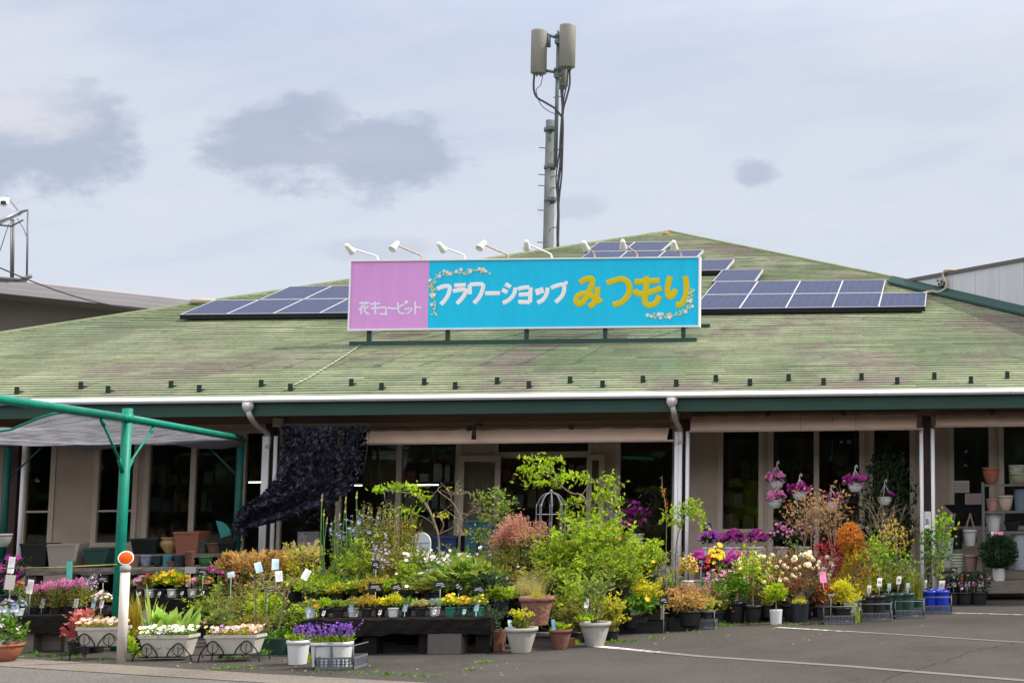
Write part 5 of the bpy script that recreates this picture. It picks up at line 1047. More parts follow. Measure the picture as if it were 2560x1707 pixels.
tree_from('young_tree', 'thin tree with twin pale stems bending left to leafy tips, before the entrance', 'tree', (1103, 1470), 15.55, .40, [([(1103, 1480), (1098, 1400), (1096, 1340), (1080, 1290), (1062, 1255), (1030, 1234), (1000, 1230), (955, 1222)], .013, .006), ([(1088, 1320), (1075, 1285), (1052, 1250), (1045, 1240)], .010, .005), ([(1096, 1340), (1110, 1310), (1095, 1285)], .006, .004), ([(1085, 1310), (1060, 1292), (1030, 1282), (1005, 1278)], .005, .003), ([(1098, 1335), (1130, 1318), (1150, 1300)], .006, .003)],
          LIME, [(950, 1222, 34, 16, 46), (990, 1218, 40, 18, 60), (1035, 1225, 40, 22, 60), (1010, 1276, 40, 18, 40), (1060, 1245, 24, 20, 24), (1030, 1280, 30, 14, 18)], .055, 2, BARKL, ('nursery', .14, .11, BLACKP), twig=2, seed=11)
tree_from('twisted_tree', 'almost leafless twisted little tree right of the thin bent tree', 'tree', (1148, 1400), 16.2, .40, [([(1148, 1420), (1148, 1370), (1150, 1330), (1158, 1300), (1170, 1285)], .016, .008), ([(1155, 1305), (1145, 1280), (1130, 1255), (1100, 1232), (1092, 1225)], .009, .004), ([(1170, 1287), (1185, 1270), (1200, 1258)], .008, .004), ([(1168, 1290), (1190, 1280), (1210, 1272)], .007, .004), ([(1130, 1255), (1125, 1235), (1118, 1222)], .006, .003), ([(1158, 1300), (1140, 1295), (1110, 1275)], .006, .003), ([(1125, 1240), (1145, 1228), (1150, 1216)], .005, .003), ([(1200, 1258), (1180, 1240), (1165, 1228)], .005, .003)],
          YEL, [(1120, 1222, 10, 8, 5), (1110, 1290, 22, 16, 26), (1170, 1330, 24, 16, 16), (1145, 1225, 20, 8, 4)], .045, 0, BARK, ('nursery', .16, .12, BLACKP), twig=6, seed=12)
tree_from('camellia', 'upright camellia with glossy yellow green leaves left of the entrance opening', 'shrub', (1235, 1420), 15.9, .40, [([(1235, 1440), (1232, 1380), (1238, 1310), (1242, 1240)], .010, .004), ([(1232, 1380), (1215, 1330), (1200, 1250)], .007, .003), ([(1238, 1330), (1262, 1280), (1282, 1258)], .006, .003), ([(1230, 1380), (1200, 1350), (1190, 1330)], .006, .003)],
          MID, [(1242, 1235, 34, 22, 60), (1255, 1265, 46, 30, 90), (1205, 1245, 26, 30, 40), (1235, 1300, 50, 40, 90), (1225, 1350, 50, 40, 80), (1265, 1300, 30, 30, 36), (1195, 1335, 24, 30, 34), (1235, 1390, 40, 30, 50)], .058, 2, BARKL, ('nursery', .16, .12, BLACKP), twig=3, seed=13)
plant('smoke_bush', 'shrub', 'smoke bush with dusty pink fluffy plumes beside the arched trellis', 1312, 1288, 105, 15.7, .40, k_plume, OLIVE, F_SMOKE, ('nursery', .16, .12, BLACKP), n=22, per=170, leafn=420, leaf=.05, ph=.20, fine=.034, pr=.05, base_h=.80)
plant('smoke_bush', 'shrub', 'second smaller smoke bush, its pink plume lower and to the left', 1268, 1312, 50, 15.6, .40, k_plume, OLIVE, F_SMOKE, ('nursery', .16, .1, BLACKP), n=8, per=190, leafn=160, leaf=.05, ph=.22, fine=.034, pr=.045, base_h=.74)
# big bright shrub with a leaning top
tree_from('ash_sapling', 'tall sapling with feathery lime leaves arching over the entrance', 'tree', (1492, 1440), 16.3, .40, [([(1492, 1450), (1490, 1380), (1482, 1320), (1470, 1270), (1455, 1238), (1428, 1232), (1400, 1212), (1375, 1190), (1340, 1185)], .015, .006), ([(1400, 1212), (1385, 1180), (1365, 1165), (1320, 1152)], .007, .003), ([(1475, 1280), (1500, 1240), (1520, 1200)], .008, .003), ([(1500, 1240), (1530, 1225), (1545, 1250)], .006, .003), ([(1455, 1238), (1470, 1205), (1460, 1190)], .006, .003), ([(1470, 1270), (1430, 1258), (1412, 1280)], .006, .003)],
          LIME, [(1330, 1150, 34, 10, 30), (1385, 1150, 44, 16, 56), (1360, 1172, 60, 20, 80), (1315, 1175, 34, 20, 46), (1335, 1205, 48, 24, 70), (1385, 1205, 50, 24, 76), (1420, 1190, 40, 22, 56), (1460, 1195, 30, 22, 46), (1525, 1198, 36, 20, 64), (1520, 1230, 46, 36, 90), (1500, 1250, 36, 26, 60), (1440, 1252, 44, 18, 50), (1545, 1255, 26, 24, 40), (1420, 1285, 40, 16, 50), (1480, 1290, 50, 36, 110)], .065, 2, BARKL, ('nursery', .2, .14, BLACKP), twig=2, seed=14, lw=.42)
plant('large_shrub', 'shrub', 'biggest bright lime shrub at the heart of the display, under the arching sapling', 1485, 1262, 270, 15.9, .40, k_upright, LIME, F_RED, ('nursery', .2, .16, BLACKP), n=4300, leaf=.066, clumps=70, fl=3, frad=.018, dense=.26)
plant('large_shrub', 'shrub', 'deeper green shrub filling the left flank of the biggest lime shrub', 1392, 1318, 150, 15.7, .40, k_upright, LIME, F_ORG, ('nursery', .2, .14, BLACKP), n=1900, leaf=.05, clumps=40, fl=6, frad=.022, dense=.28)
plant('large_shrub', 'shrub', 'lime shrub at the right flank of the biggest one, before the right downpipe', 1612, 1325, 140, 16.4, .40, k_upright, LIME, None, ('nursery', .2, .14, BLACKP), n=1700, leaf=.055, clumps=34)
plant('large_shrub', 'shrub', 'yellow leaved privet below the biggest lime shrub', 1590, 1415, 160, 14.9, .0, k_upright, YEL, F_YEL, ('nursery', .22, .15, BLACKP), n=1700, leaf=.06, clumps=36, fl=6, frad=.03)
plant('large_shrub', 'shrub', 'green shrub low in the middle between the wide terracotta pot and yellow privet', 1450, 1420, 140, 15.0, .0, k_upright, LIME, None, ('nursery', .22, .15, BLACKP), n=1400, leaf=.05, clumps=28)
tree_from('young_tree', 'young tree with a leafy lime branch reaching right over the white downpipe', 'tree', (1690, 1400), 16.9, .003, [([(1690, 1440), (1690, 1370), (1700, 1320), (1720, 1280), (1742, 1250)], .010, .004), ([(1700, 1320), (1675, 1290), (1660, 1280)], .006, .003), ([(1725, 1280), (1748, 1290), (1758, 1305)], .005, .003)],
          LIME, [(1735, 1262, 30, 22, 56), (1700, 1280, 50, 20, 70), (1735, 1285, 40, 20, 50), (1755, 1305, 16, 22, 26), (1690, 1305, 40, 24, 50), (1665, 1292, 24, 14, 20)], .06, 2, BARKL, ('nursery', .2, .13, BLACKP), twig=2, seed=15)
tree_from('young_tree', 'thin rusty shoot rising left of the right downpipe', 'sapling', (1664, 1400), 16.9, .003, [([(1664, 1420), (1666, 1300), (1660, 1240), (1655, 1218)], .007, .003)], RUST, [(1657, 1230, 8, 20, 22), (1664, 1262, 8, 20, 18)], .04, 1, BARK, ('nursery', .15, .1, BLACKP), twig=1, seed=16)
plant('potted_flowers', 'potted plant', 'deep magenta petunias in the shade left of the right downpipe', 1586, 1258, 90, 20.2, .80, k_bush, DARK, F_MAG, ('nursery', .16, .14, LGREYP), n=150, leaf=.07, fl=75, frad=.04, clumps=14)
a, b = at(1540, 1300, 20.2).x, at(1640, 1300, 20.2).x; bench('narrow bench in the shade left of the right downpipe', a, b, 20.0, 20.5, .80, 2, .06, GREYW, GREYW)
plant('potted_shrub', 'potted plant', 'silvery grey shrub with a white stem right of the yellow privet', 1655, 1372, 80, 15.9, .2, k_sapling, SILVER, None, ('nursery', .15, .1, BLACKP), trunks=2, depth=3, leaf=.03, per=4, rad=.008, tr=.35)

FILL = [(905, 1412, 90, 15.7, .40, OLIVE, F_LILAC, 4, 'wispy olive plant with lilac dots behind the left black price card'), (985, 1405, 90, 15.75, .40, MID, F_YEL, 3, 'leafy green plant with yellow dots behind the tilted black price card'), (1062, 1430, 84, 15.35, .40, MID, None, 0, 'bushy green plant left of the card under the thin bent tree'), (1135, 1392, 90, 15.9, .40, OLIVE, F_PINK, 6, 'pink dotted plant at the foot of the bare twisted tree'), (1262, 1405, 90, 15.5, .40, OLIVE, F_LILAC, 8, 'lilac dotted wispy plant below the smaller smoke bush'), (1285, 1455, 80, 15.1, .34, STRAW, None, 0, 'dry straw toned plant left of the wide terracotta pot'), (720, 1502, 90, 14.9, 0., MID, None, 0, 'low green shrub in front of the hanging white tags'), (632, 1515, 90, 14.6, 0., OLIVE, None, 0, 'olive shrub directly behind the pansy box nearest the salvia'), (555, 1505, 84, 14.9, 0., MID, F_PINK, 3, 'green shrub between the hosta leaves and the olive shrub'), (770, 1490, 80, 14.9, .0, LIME, None, 0, 'lime shrub left of the orange dotted herb'), (1440, 1480, 90, 14.85, 0., OLIVE, None, 0, 'olive seedling clump left of the right grey pot'), (1530, 1470, 80, 15.0, 0., YEL, None, 0, 'yellow sprigs rising between the right grey pot and the privet'), (1640, 1450, 70, 16.3, .0, YEL, None, 0, 'yellow green sprigs between the privet and the nandina'), (1830, 1395, 80, 17.0, .2, MID, F_PALE, 6, 'pale flowered sprigs left of the lime topped small tree'), (2045, 1420, 80, 16.9, .0, OLIVE, None, 0, 'olive sprigs between the pompons and the crimson maple'), (1955, 1420, 90, 16.9, .0, MID, F_CREAM, 5, 'green sprigs under the left cream pompon shrub'), (245, 1520, 70, 14.4, 0., OLIVE, F_MIX, 10, 'mixed viola sprigs behind the leftmost window box'), (865, 1350, 80, 15.8, .40, LIME, None, 0, 'dense green sprigs at the foot of the bare stalks'), (960, 1345, 100, 15.85, .40, OLIVE, F_CREAM, 6, 'yellow green sprigs between the tall meadow spires'), (1130, 1350, 60, 16.0, .40, MID, F_PALE, 8, 'white flecked sprigs behind the thin bent tree'), (2180, 1395, 80, 17.3, .0, YEL, None, 0, 'yellow sprigs behind the leftmost tagged saplings'), (1870, 1450, 60, 16.9, .0, GREEN, None, 0, 'dark green sprigs behind the dark rose'),
 (1470, 1352, 190, 15.55, .40, LIME, None, 0, 'leafy lime skirt at the foot of the biggest lime shrub'), (1560, 1360, 150, 15.75, .40, LIME, F_YEL, 3, 'lime sprigs with yellow dots right under the biggest lime shrub'), (1345, 1400, 100, 15.3, .34, OLIVE, F_LILAC, 5, 'lilac dotted olive sprigs behind the wide terracotta pot'), (1410, 1405, 100, 15.3, .34, LIME, None, 0, 'lime sprigs between the terracotta pot and the right grey pot'), (1655, 1400, 90, 16.6, .2, LIME, None, 0, 'lime sprigs behind the silvery shrub'), (1690, 1430, 80, 16.5, .0, MID, F_RED, 3, 'red dotted green sprigs behind the pink gold nandina'), (800, 1465, 70, 15.25, .40, MID, None, 0, 'green sprigs behind the fresh lime cushion'), (845, 1460, 70, 15.22, .40, YEL, None, 0, 'yellow sprigs behind the mid green herb'), (890, 1455, 70, 15.25, .40, LIME, None, 0, 'lime sprigs behind the olive cushion with the pale tag'), (932, 1450, 70, 15.22, .40, GOLD, None, 0, 'golden sprigs behind the black card over the yellow cushions'), (975, 1448, 70, 15.25, .40, LIME, None, 0, 'lime sprigs behind the taller yellow cushion'), (1020, 1458, 70, 15.22, .40, MID, F_WHITE, 5, 'white dotted sprigs behind the plain dark green herb'), (1075, 1455, 70, 15.25, .40, OLIVE, None, 0, 'olive sprigs behind the straw coloured cushion'), (1120, 1452, 70, 15.22, .40, LIME, None, 0, 'lime sprigs behind the yellow flowers in the left green pot'), (1175, 1456, 70, 15.25, .40, YEL, None, 0, 'yellow sprigs behind the golden plant in its green pot'), (660, 1445, 90, 15.6, .2, LIME, None, 0, 'lime sprigs under the middle amber astilbe'), (520, 1455, 80, 15.9, .1, LIME, F_RED, 3, 'red dotted lime sprigs right of the zinnia row'), (700, 1455, 90, 15.7, .2, OLIVE, None, 0, 'olive sprigs under the right amber astilbe'), (1215, 1375, 90, 15.75, .40, MID, F_PINK, 5, 'pink dotted green sprigs below the camellia'), (2090, 1415, 80, 16.9, .0, YEL, None, 0, 'yellow sprigs left of the golden column conifer'), (2215, 1375, 90, 17.35, .0, LIME, None, 0, 'lime sprigs behind the green potted saplings'), (905, 1318, 110, 15.72, .40, LIME, None, 0, 'lime sprigs rising between the cornflowers and the spires'), (985, 1330, 110, 15.75, .40, OLIVE, None, 0, 'olive sprigs rising under the golden green spires'), (1025, 1395, 90, 15.5, .40, LIME, F_WHITE, 5, 'white dotted lime sprigs right of the highest black card'), (1190, 1425, 90, 15.05, .34, LIME, None, 0, 'lime sprigs in front of the rhododendron'), (1090, 1400, 90, 15.6, .40, MID, F_PALE, 8, 'pale flowered sprigs under the white and pink blossoms'), (1255, 1465, 70, 14.8, .34, LIME, None, 0, 'lime sprigs above the brown clay pot'), (1790, 1440, 80, 16.8, .0, LIME, None, 0, 'lime sprigs below the soft pink geraniums')]
for (px, yt, wq, Y, z, lm_, fm_, fl_, lab) in FILL:
    plant('potted_shrub', 'potted plant', lab, px, yt, wq, Y, z, k_upright, lm_, fm_, ('nursery', .11, .08, BLACKP), n=int(340+7*wq), leaf=.044, fl=fl_, frad=.022)

# pots standing on the asphalt in the centre
plant('potted_grass', 'potted plant', 'wide rough terracotta pot overflowing with bright yellow grass', 1342, 1470, 66, 14.45, .22, k_grass, YEL, None, ('round', .28, .165, mat('rough_terracotta', (.24, .12, .09), .95, var=.4, vscale=14, bump=.6, bscale=30)), n=330, wid=.006, bend=.9, lean=.9)
plant('potted_grass', 'potted plant', 'airy brownish grass behind the wide terracotta pot', 1330, 1425, 130, 14.95, .34, k_grass, STRAW, None, ('nursery', .14, .12, BLACKP), n=420, wid=.005, bend=.45, lean=.6)
plant('potted_shrub', 'potted plant', 'fine olive heath right of the wide terracotta pot', 1390, 1480, 80, 14.9, .1, k_bush, OLIVE, None, ('nursery', .14, .12, BLACKP), n=420, leaf=.03, clumps=20)
plant('potted_shrub', 'potted plant', 'grey clay pot of yellow flowered spurge, left one of the two grey pots', 1305, 1520, 62, 14.0, .003, k_spikes, MID, YEL, ('flare', .235, .15, CLAYGREY), n=11, per=22, fl0=.72, fper=14, frad=.018, rad=.018, base=40, leaf=.045, tags=[(-.09, .24, .07, .035, CARDB, -.2)])
plant('potted_shrub', 'potted plant', 'brown clay pot with a dark shrub and white tag left of the grey pots', 1240, 1530, 70, 14.15, .003, k_sapling, DARK, None, ('straight', .20, .105, TERRA2), trunks=3, depth=2, leaf=.045, per=6, rad=.007, tr=.3, tags=[(.0, .27, .06, .065, CARD, -.2)])
plant('potted_herb', 'potted plant', 'wavy rimmed brown pot with a small green rosette between the grey pots', 1402, 1573, 36, 14.25, .003, k_mound, LIME, None, ('flare', .19, .11, TERRA2), n=40, leaf=.06, fl=0, tags=[(-.05, .19, .10, .035, mat('sky_blue_card', (.25, .55, .75), .6), -.15)])
plant('potted_shrub', 'potted plant', 'grey clay pot of leggy hellebore, right one of the two grey pots', 1490, 1452, 116, 14.5, .003, k_sapling, MID, None, ('flare', .235, .15, CLAYGREY), trunks=8, depth=1, leaf=.095, per=5, rad=.007, tr=.55, lw=.32, spread=.8, lowleaf=4, tags=[(-.08, .38, .09, .04)])
plant('potted_herb', 'potted plant', 'short green leaves spilling over the rim of the right grey pot', 1468, 1540, 60, 14.42, .23, k_mound, LIME, None, None, n=110, leaf=.05, fl=0)
c = gnd(1412, 1612); g = MB(); g.lathe([(.06, 0), (.09, .02), (.13, .14), (.16, .24), (.155, .24), (.12, .14)], (0, 0, 0), 20, cap=False, wob=lambda t, z: .25*max(0, sin(t*2+1))*z/.24)
o = g.build('broken_urn', mat('mossy_stone', (.26, .23, .15), .95, var=.4, vscale=8, bump=.5)); o.location = (c.x-.02, c.y+.35, .06); tag(o, 'broken mossy stone urn lying behind the wavy rimmed pot', 'urn')
c = gnd(1350, 1622); g = MB(); g.box((-.17, -.09, 0), (.17, .09, .05)); g.box((-.12, -.07, .05), (.10, .07, .11)); g.box((-.20, -.1, .11), (.14, .1, .135)); g.cur = 1; g.box((.19, -.05, 0), (.27, .03, .08)); o = g.build('stone_plinth', [BLOCK, TERRA]); o.location = (c.x, c.y+.25, 0); tag(o, 'stacked stone slabs under the wide rough terracotta pot', 'plinth')
c = gnd(1110, 1635); g = MB(); g.box((-.16, -.1, 0), (.16, .1, .19)); g.box((-.14, -.08, .19), (.14, .08, .2)); o = g.build('concrete_block', BLOCK); o.location = (c.x, c.y+.1, .002); tag(o, 'grey concrete block under the right end of the front bench', 'block')
plant('garden_plant', 'weed', 'tuft of weeds on the asphalt beside the right grey pot', 1440, 1592, 44, 14.75, 0., k_grass, LIME, None, None, n=90, wid=.006, bend=.6)

# ------------------------------------------------------------------ right half of the display
plant('potted_shrub', 'potted plant', 'pink gold nandina in black trays right of the yellow privet', 1715, 1462, 112, 15.1, .06, k_bush, COPPER, F_WHITE, ('nursery', .16, .14, BLACKP), n=420, leaf=.045, clumps=24, fl=5)
plant('potted_shrub', 'potted plant', 'amber leaved nandina mixed into the pink gold one', 1725, 1480, 112, 14.95, .06, k_bush, AMBER, None, ('nursery', .16, .13, BLACKP), n=420, leaf=.04, clumps=24)
plant('potted_shrub', 'potted plant', 'dark green low shrub right end of the black tray', 1762, 1490, 56, 15.3, .05, k_bush, LIME, None, ('nursery', .13, .09, BLACKP), n=240, leaf=.045, clumps=12)
plant('potted_shrub', 'potted plant', 'dark leaved hellebore in the black tray below the yellow privet', 1580, 1495, 100, 14.7, .06, k_bush, GREEN, F_YEL, ('nursery', .14, .11, BLACKP), n=260, leaf=.07, clumps=16, fl=5, frad=.03, tags=[(.06, .15, .06, .05), (.02, .14, .06, .045)])
plant('potted_shrub', 'potted plant', 'dark twiggy plant with white flowers beside the right grey pot', 1545, 1510, 60, 14.85, .03, k_bush, DARK, F_WHITE, ('nursery', .14, .1, BLACKP), n=200, leaf=.05, clumps=12, fl=5, frad=.025)
def tray(label, px, ybase, wpx, hpx=12, depth=.5, m=None):
    c = gnd(px, ybase); w2 = wpx*c.y/F/2; h = hpx*c.y/F; t = thing('plant_tray', label, 'tray', (c.x, c.y+depth/2, .002), 'black plant trays'); g = MB(); D = depth/2
    g.box((-w2, -D, 0), (w2, D, .012)); g.box((-w2, -D, .012), (w2, -D+.012, h)); g.box((-w2, D-.012, .012), (w2, D, h)); g.box((-w2, -D+.012, .012), (-w2+.012, D-.012, h)); g.box((w2-.012, -D+.012, .012), (w2, D-.012, h)); g.box((-w2-.012, -D-.012, h), (w2+.012, -D+.004, h+.014)); g.build('tray_body', m or BLACKP, t)
tray('long black tray on the asphalt below the yellow privet', 1578, 1583, 160, 24, .45); tray('taller black tray under the pink gold nandina', 1705, 1576, 84, 26, .4)
crate('small grey crate with ivy at the right end of the black trays', 1764, 1573, 44, hpx=22, depth=.2); crate('pale grey lattice crate lying behind the dark rose pot', 1790, 1545, 76, hpx=26, depth=.25, m=LGREYP)
plant('potted_flowers', 'potted plant', 'orange yellow mounded flowers in a white pot right of the silvery shrub', 1720, 1386, 56, 16.8, .40, k_mound, GOLD, F_YEL, ('nursery', .10, .07, WHITEP), n=260, leaf=.03, fl=120, frad=.012)
a, b = bx(1640, 1760, 17.0); bench('narrow plank shelf under the orange yellow mounded flowers', a, b, 16.7, 17.0, .40, 2, .04, GREYW)
plant('potted_flowers', 'potted plant', 'soft pink geraniums below the magenta petunias', 1800, 1422, 100, 16.6, .3, k_bush, GREEN, F_PINK, ('nursery', .14, .1, BLACKP), n=240, leaf=.05, clumps=14, fl=85, frad=.026)
plant('potted_shrub', 'potted plant', 'yellow green leafy plant under the soft pink geraniums', 1790, 1455, 90, 16.0, .1, k_upright, MID, F_RED, ('nursery', .14, .1, BLACKP), n=380, leaf=.05, clumps=18, fl=4)
plant('potted_shrub', 'potted plant', 'dark green rose bush in a black pot right of the pale crate', 1838, 1440, 80, 16.2, .003, k_bush, GREEN, F_CORAL, ('nursery', .24, .13, BLACKP), n=420, leaf=.05, clumps=20, fl=4, tags=[(.02, .25, .07, .05)])
plant('potted_shrub', 'potted plant', 'lime topped small tree in a black pot between the dark rose and grass ball', 1884, 1402, 70, 16.15, .003, k_sapling, LIME, None, ('nursery', .2, .10, BLACKP), trunks=1, depth=2, leaf=.055, per=30, rad=.008, tr=.55, sp=.08)
plant('potted_shrub', 'potted plant', 'shrub in a faded green tub behind the lime topped small tree', 1880, 1470, 70, 16.6, .1, k_bush, OLIVE, None, ('straight', .24, .17, mat('faded_green_tub', (.10, .15, .13), .6)), n=220, leaf=.04, clumps=14)
plant('potted_grass', 'potted plant', 'small white pot with a ball of green grass and twisted stems', 1940, 1462, 48, 15.9, .003, k_conifer, LIME, None, ('straight', .165, .074, mat('white_grey_pot', (.55, .56, .58), .5)), n=500, leaf=.06, ball=True, stem=.40)
plant('potted_grass', 'potted plant', 'dark grey pot of dry upright grass right of the small white pot', 2000, 1480, 46, 16.15, .003, k_grass, STRAW, None, ('straight', .22, .105, SLATE), n=170, wid=.007, bend=.25, lean=.5)
plant('potted_grass', 'potted plant', 'mossy yellow moss cushion at the foot of the dry grass in the dark grey pot', 2000, 1502, 44, 16.05, .2, k_mound, YEL, None, None, n=90, leaf=.03, fl=0)
plant('pompon_shrub', 'shrub', 'shrub covered with cream pompon blossoms, left of the red maple', 1915, 1372, 150, 16.5, .1, k_pompon, MAROON, F_CREAM, ('nursery', .2, .14, BLACKP), n=340, leaf=.04, clumps=26, balls=34, brad=.030)
plant('pompon_shrub', 'shrub', 'shrub with larger cream pompon blossoms touching the red maple', 2005, 1362, 160, 16.6, .1, k_pompon, MAROON, F_CREAM, ('nursery', .2, .14, BLACKP), n=340, leaf=.04, clumps=26, balls=38, brad=.033)
plant('potted_shrub', 'potted plant', 'twiggy undergrowth below the cream pompon blossoms', 1985, 1440, 120, 16.3, .0, k_sapling, MAROON, None, ('nursery', .2, .14, BLACKP), trunks=6, depth=3, leaf=.04, per=3, rad=.006, tr=.4)
plant('potted_shrub', 'potted plant', 'pale yellow spike leaved plant between the lime tree and cream pompons', 1918, 1400, 30, 16.3, .05, k_spikes, YEL, STRAW, ('nursery', .15, .08, BLACKP), n=6, per=30, leaf=.06, fl0=.7, fper=16, frad=.015)
plant('potted_shrub', 'potted plant', 'green foliage behind the cream pompons below the right windows', 1985, 1325, 110, 17.3, .3, k_upright, MID, None, ('nursery', .2, .14, BLACKP), n=460, leaf=.055, clumps=22)
plant('potted_shrub', 'potted plant', 'yellowish leafy plant behind the left cream pompons', 1930, 1340, 70, 17.2, .3, k_upright, YEL, None, ('nursery', .2, .12, BLACKP), n=160, leaf=.055, clumps=12)
plant('japanese_maple', 'shrub', 'crimson leaved maple right of the cream pompons', 2080, 1352, 92, 16.6, .1, k_sapling, RED, None, ('nursery', .2, .12, BLACKP), trunks=2, depth=3, leaf=.055, per=9, rad=.008, tr=.35, sp=.05, tags=[(.0, .55, .09, .05, CARD, .3)])
plant('japanese_maple', 'shrub', 'low crimson sprigs beside the yellow conifer and pink tag', 2062, 1470, 50, 15.9, .05, k_sapling, RED, None, ('nursery', .16, .1, BLACKP), trunks=2, depth=2, leaf=.045, per=6, rad=.005, tr=.3, tags=[(-.01, .42, .13, .075, PINKC, -.1)])
for (px, yt, lab, wq) in ((2022, 1222, 'coppery leaved sapling standing nearest the long white hanging pots', 60), (2090, 1208, 'tallest coppery leaved sapling, right of the other coppery one', 70)):
    plant('coppery_sapling', 'sapling', lab, px, yt, wq, 17.0, .1, k_sapling, COPPER, None, ('nursery', .22, .13, BLACKP), trunks=3, depth=3, leaf=.05, per=3, rad=.008, tr=.45, sp=.04, group='coppery leaved saplings')
plant('dwarf_conifer', 'conifer', 'rust orange ball of foliage on a thin stem', 2125, 1312, 62, 16.5, .1, k_conifer, RUST, None, ('nursery', .2, .12, BLACKP), n=1500, leaf=.055, ball=True, stem=.62)
plant('dwarf_conifer', 'conifer', 'golden green column conifer under the rust orange ball', 2130, 1365, 76, 16.4, .05, k_conifer, GOLD, None, ('nursery', .2, .11, WHITEP), n=1100, leaf=.05)
plant('dwarf_conifer', 'conifer', 'olive yellow conifer filling behind the golden column conifer', 2150, 1345, 80, 16.8, .05, k_conifer, OLIVE, None, ('nursery', .2, .13, BLACKP), n=900, leaf=.055)
plant('dwarf_conifer', 'conifer', 'bright yellow drooping shrub above the second grey crate', 2105, 1452, 82, 15.95, .05, k_bush, YEL, None, ('nursery', .13, .11, BLACKP), n=420, leaf=.045, clumps=20, stems=False)
plant('fruit_sapling', 'sapling', 'fruit sapling with reddish bare twigs behind the rust orange ball', 2200, 1225, 90, 17.2, .05, k_sapling, COPPER, None, ('nursery', .25, .13, BLACKP), trunks=5, depth=3, leaf=.03, per=0, rad=.007, tr=.5)
FS = [(2172, 1362, LIME, BLACKP, 'lime leaved sapling in a black pot, leftmost in the row of tagged saplings'), (2196, 1350, LIME, BLACKP, 'sapling with a white oval tag next to the leftmost tagged sapling'), (2222, 1385, GREEN, GREENP, 'green potted sapling with blue grey tag in the second tagged crate'), (2244, 1316, GOLD, GREENP, 'golden leaved sapling, tallest of the green pots in the tagged row'), (2268, 1400, MID, GREENP, 'bushy low sapling in a green pot right of the golden sapling')]
for i, (px, yt, lm_, m_, lab) in enumerate(FS):
    plant('fruit_sapling', 'sapling', lab, px, yt, 62, (16.30, 16.33, 16.62, 16.64, 16.67)[i], .03, k_sapling, lm_, None, ('nursery', .26, .088, m_), trunks=1, depth=2, leaf=.055, per=12, rad=.008, tr=.5, sp=.06, lowleaf=12, group='tagged fruit saplings in crates', tags=[(.01, .37, .09, .055)] if i in (1, 3) else [(.0, .29, .09, .045, CARD if i == 0 else CARDB)])
plant('fruit_sapling', 'sapling', 'round leaved sapling in a blue pot, left of the far right crate pair', 2322, 1308, 84, 17.16, .03, k_sapling, GREEN, None, ('nursery', .25, .10, BLUEP), trunks=2, depth=2, leaf=.062, per=9, rad=.007, tr=.45, sp=.05, lowleaf=14, lw=.7, group='saplings in blue pots', tags=[(-.05, .28, .10, .03)])
plant('fruit_sapling', 'sapling', 'slender round leaved sapling in a blue pot at the far right end of the crates', 2352, 1300, 36, 17.18, .03, k_sapling, LIME, None, ('nursery', .25, .10, BLUEP), trunks=1, depth=2, leaf=.062, per=10, rad=.007, tr=.6, sp=.04, lowleaf=22, lw=.7, group='saplings in blue pots', tags=[(.0, .27, .1, .07)])
plant('fruit_sapling', 'sapling', 'spindly stem in a blue pot standing behind the two leafy blue pots', 2338, 1395, 40, 17.42, .03, k_sapling, MID, None, ('nursery', .25, .09, BLUEP), trunks=2, depth=2, leaf=.04, per=6, rad=.005, tr=.5, sp=.04, group='saplings in blue pots')
plant('potted_shrub', 'potted plant', 'yellow green bushes filling behind the green pots of the tagged row', 2245, 1400, 110, 17.3, .05, k_upright, OLIVE, None, ('nursery', .2, .13, BLACKP), n=620, leaf=.045, clumps=26)
plant('potted_shrub', 'potted plant', 'narrow leaved green tuft left of the blue pots', 2292, 1432, 60, 17.0, .05, k_grass, OLIVE, None, ('nursery', .15, .1, GREENP), n=170, wid=.009, bend=.5)
for (px, yb, wp, lab) in ((2098, 1560, 78, 'grey lattice crate under the bright yellow drooping shrub'), (2190, 1553, 76, 'grey lattice crate under the leftmost tagged saplings'), (2274, 1546, 72, 'grey lattice crate under the green potted saplings'), (2345, 1535, 68, 'grey lattice crate holding the blue pots at the far right end')):
    crate(lab, px, yb, wp, hpx=21, depth=.34)
plant('garden_plant', 'weed', 'blade like weeds beside the crate of the bright yellow shrub', 2140, 1510, 40, 16.05, 0., k_grass, LIME, None, None, n=26, wid=.016, bend=.5)
plant('garden_plant', 'weed', 'green weeds between the pale crate and the black rose pot', 1800, 1548, 70, 15.75, 0., k_grass, GREEN, None, None, n=110, wid=.007, bend=.8)
plant('garden_plant', 'weed', 'small green weed tuft in front of the taller black tray', 1722, 1572, 26, 15.3, 0., k_mound, LIME, None, None, n=60, leaf=.04, fl=0)

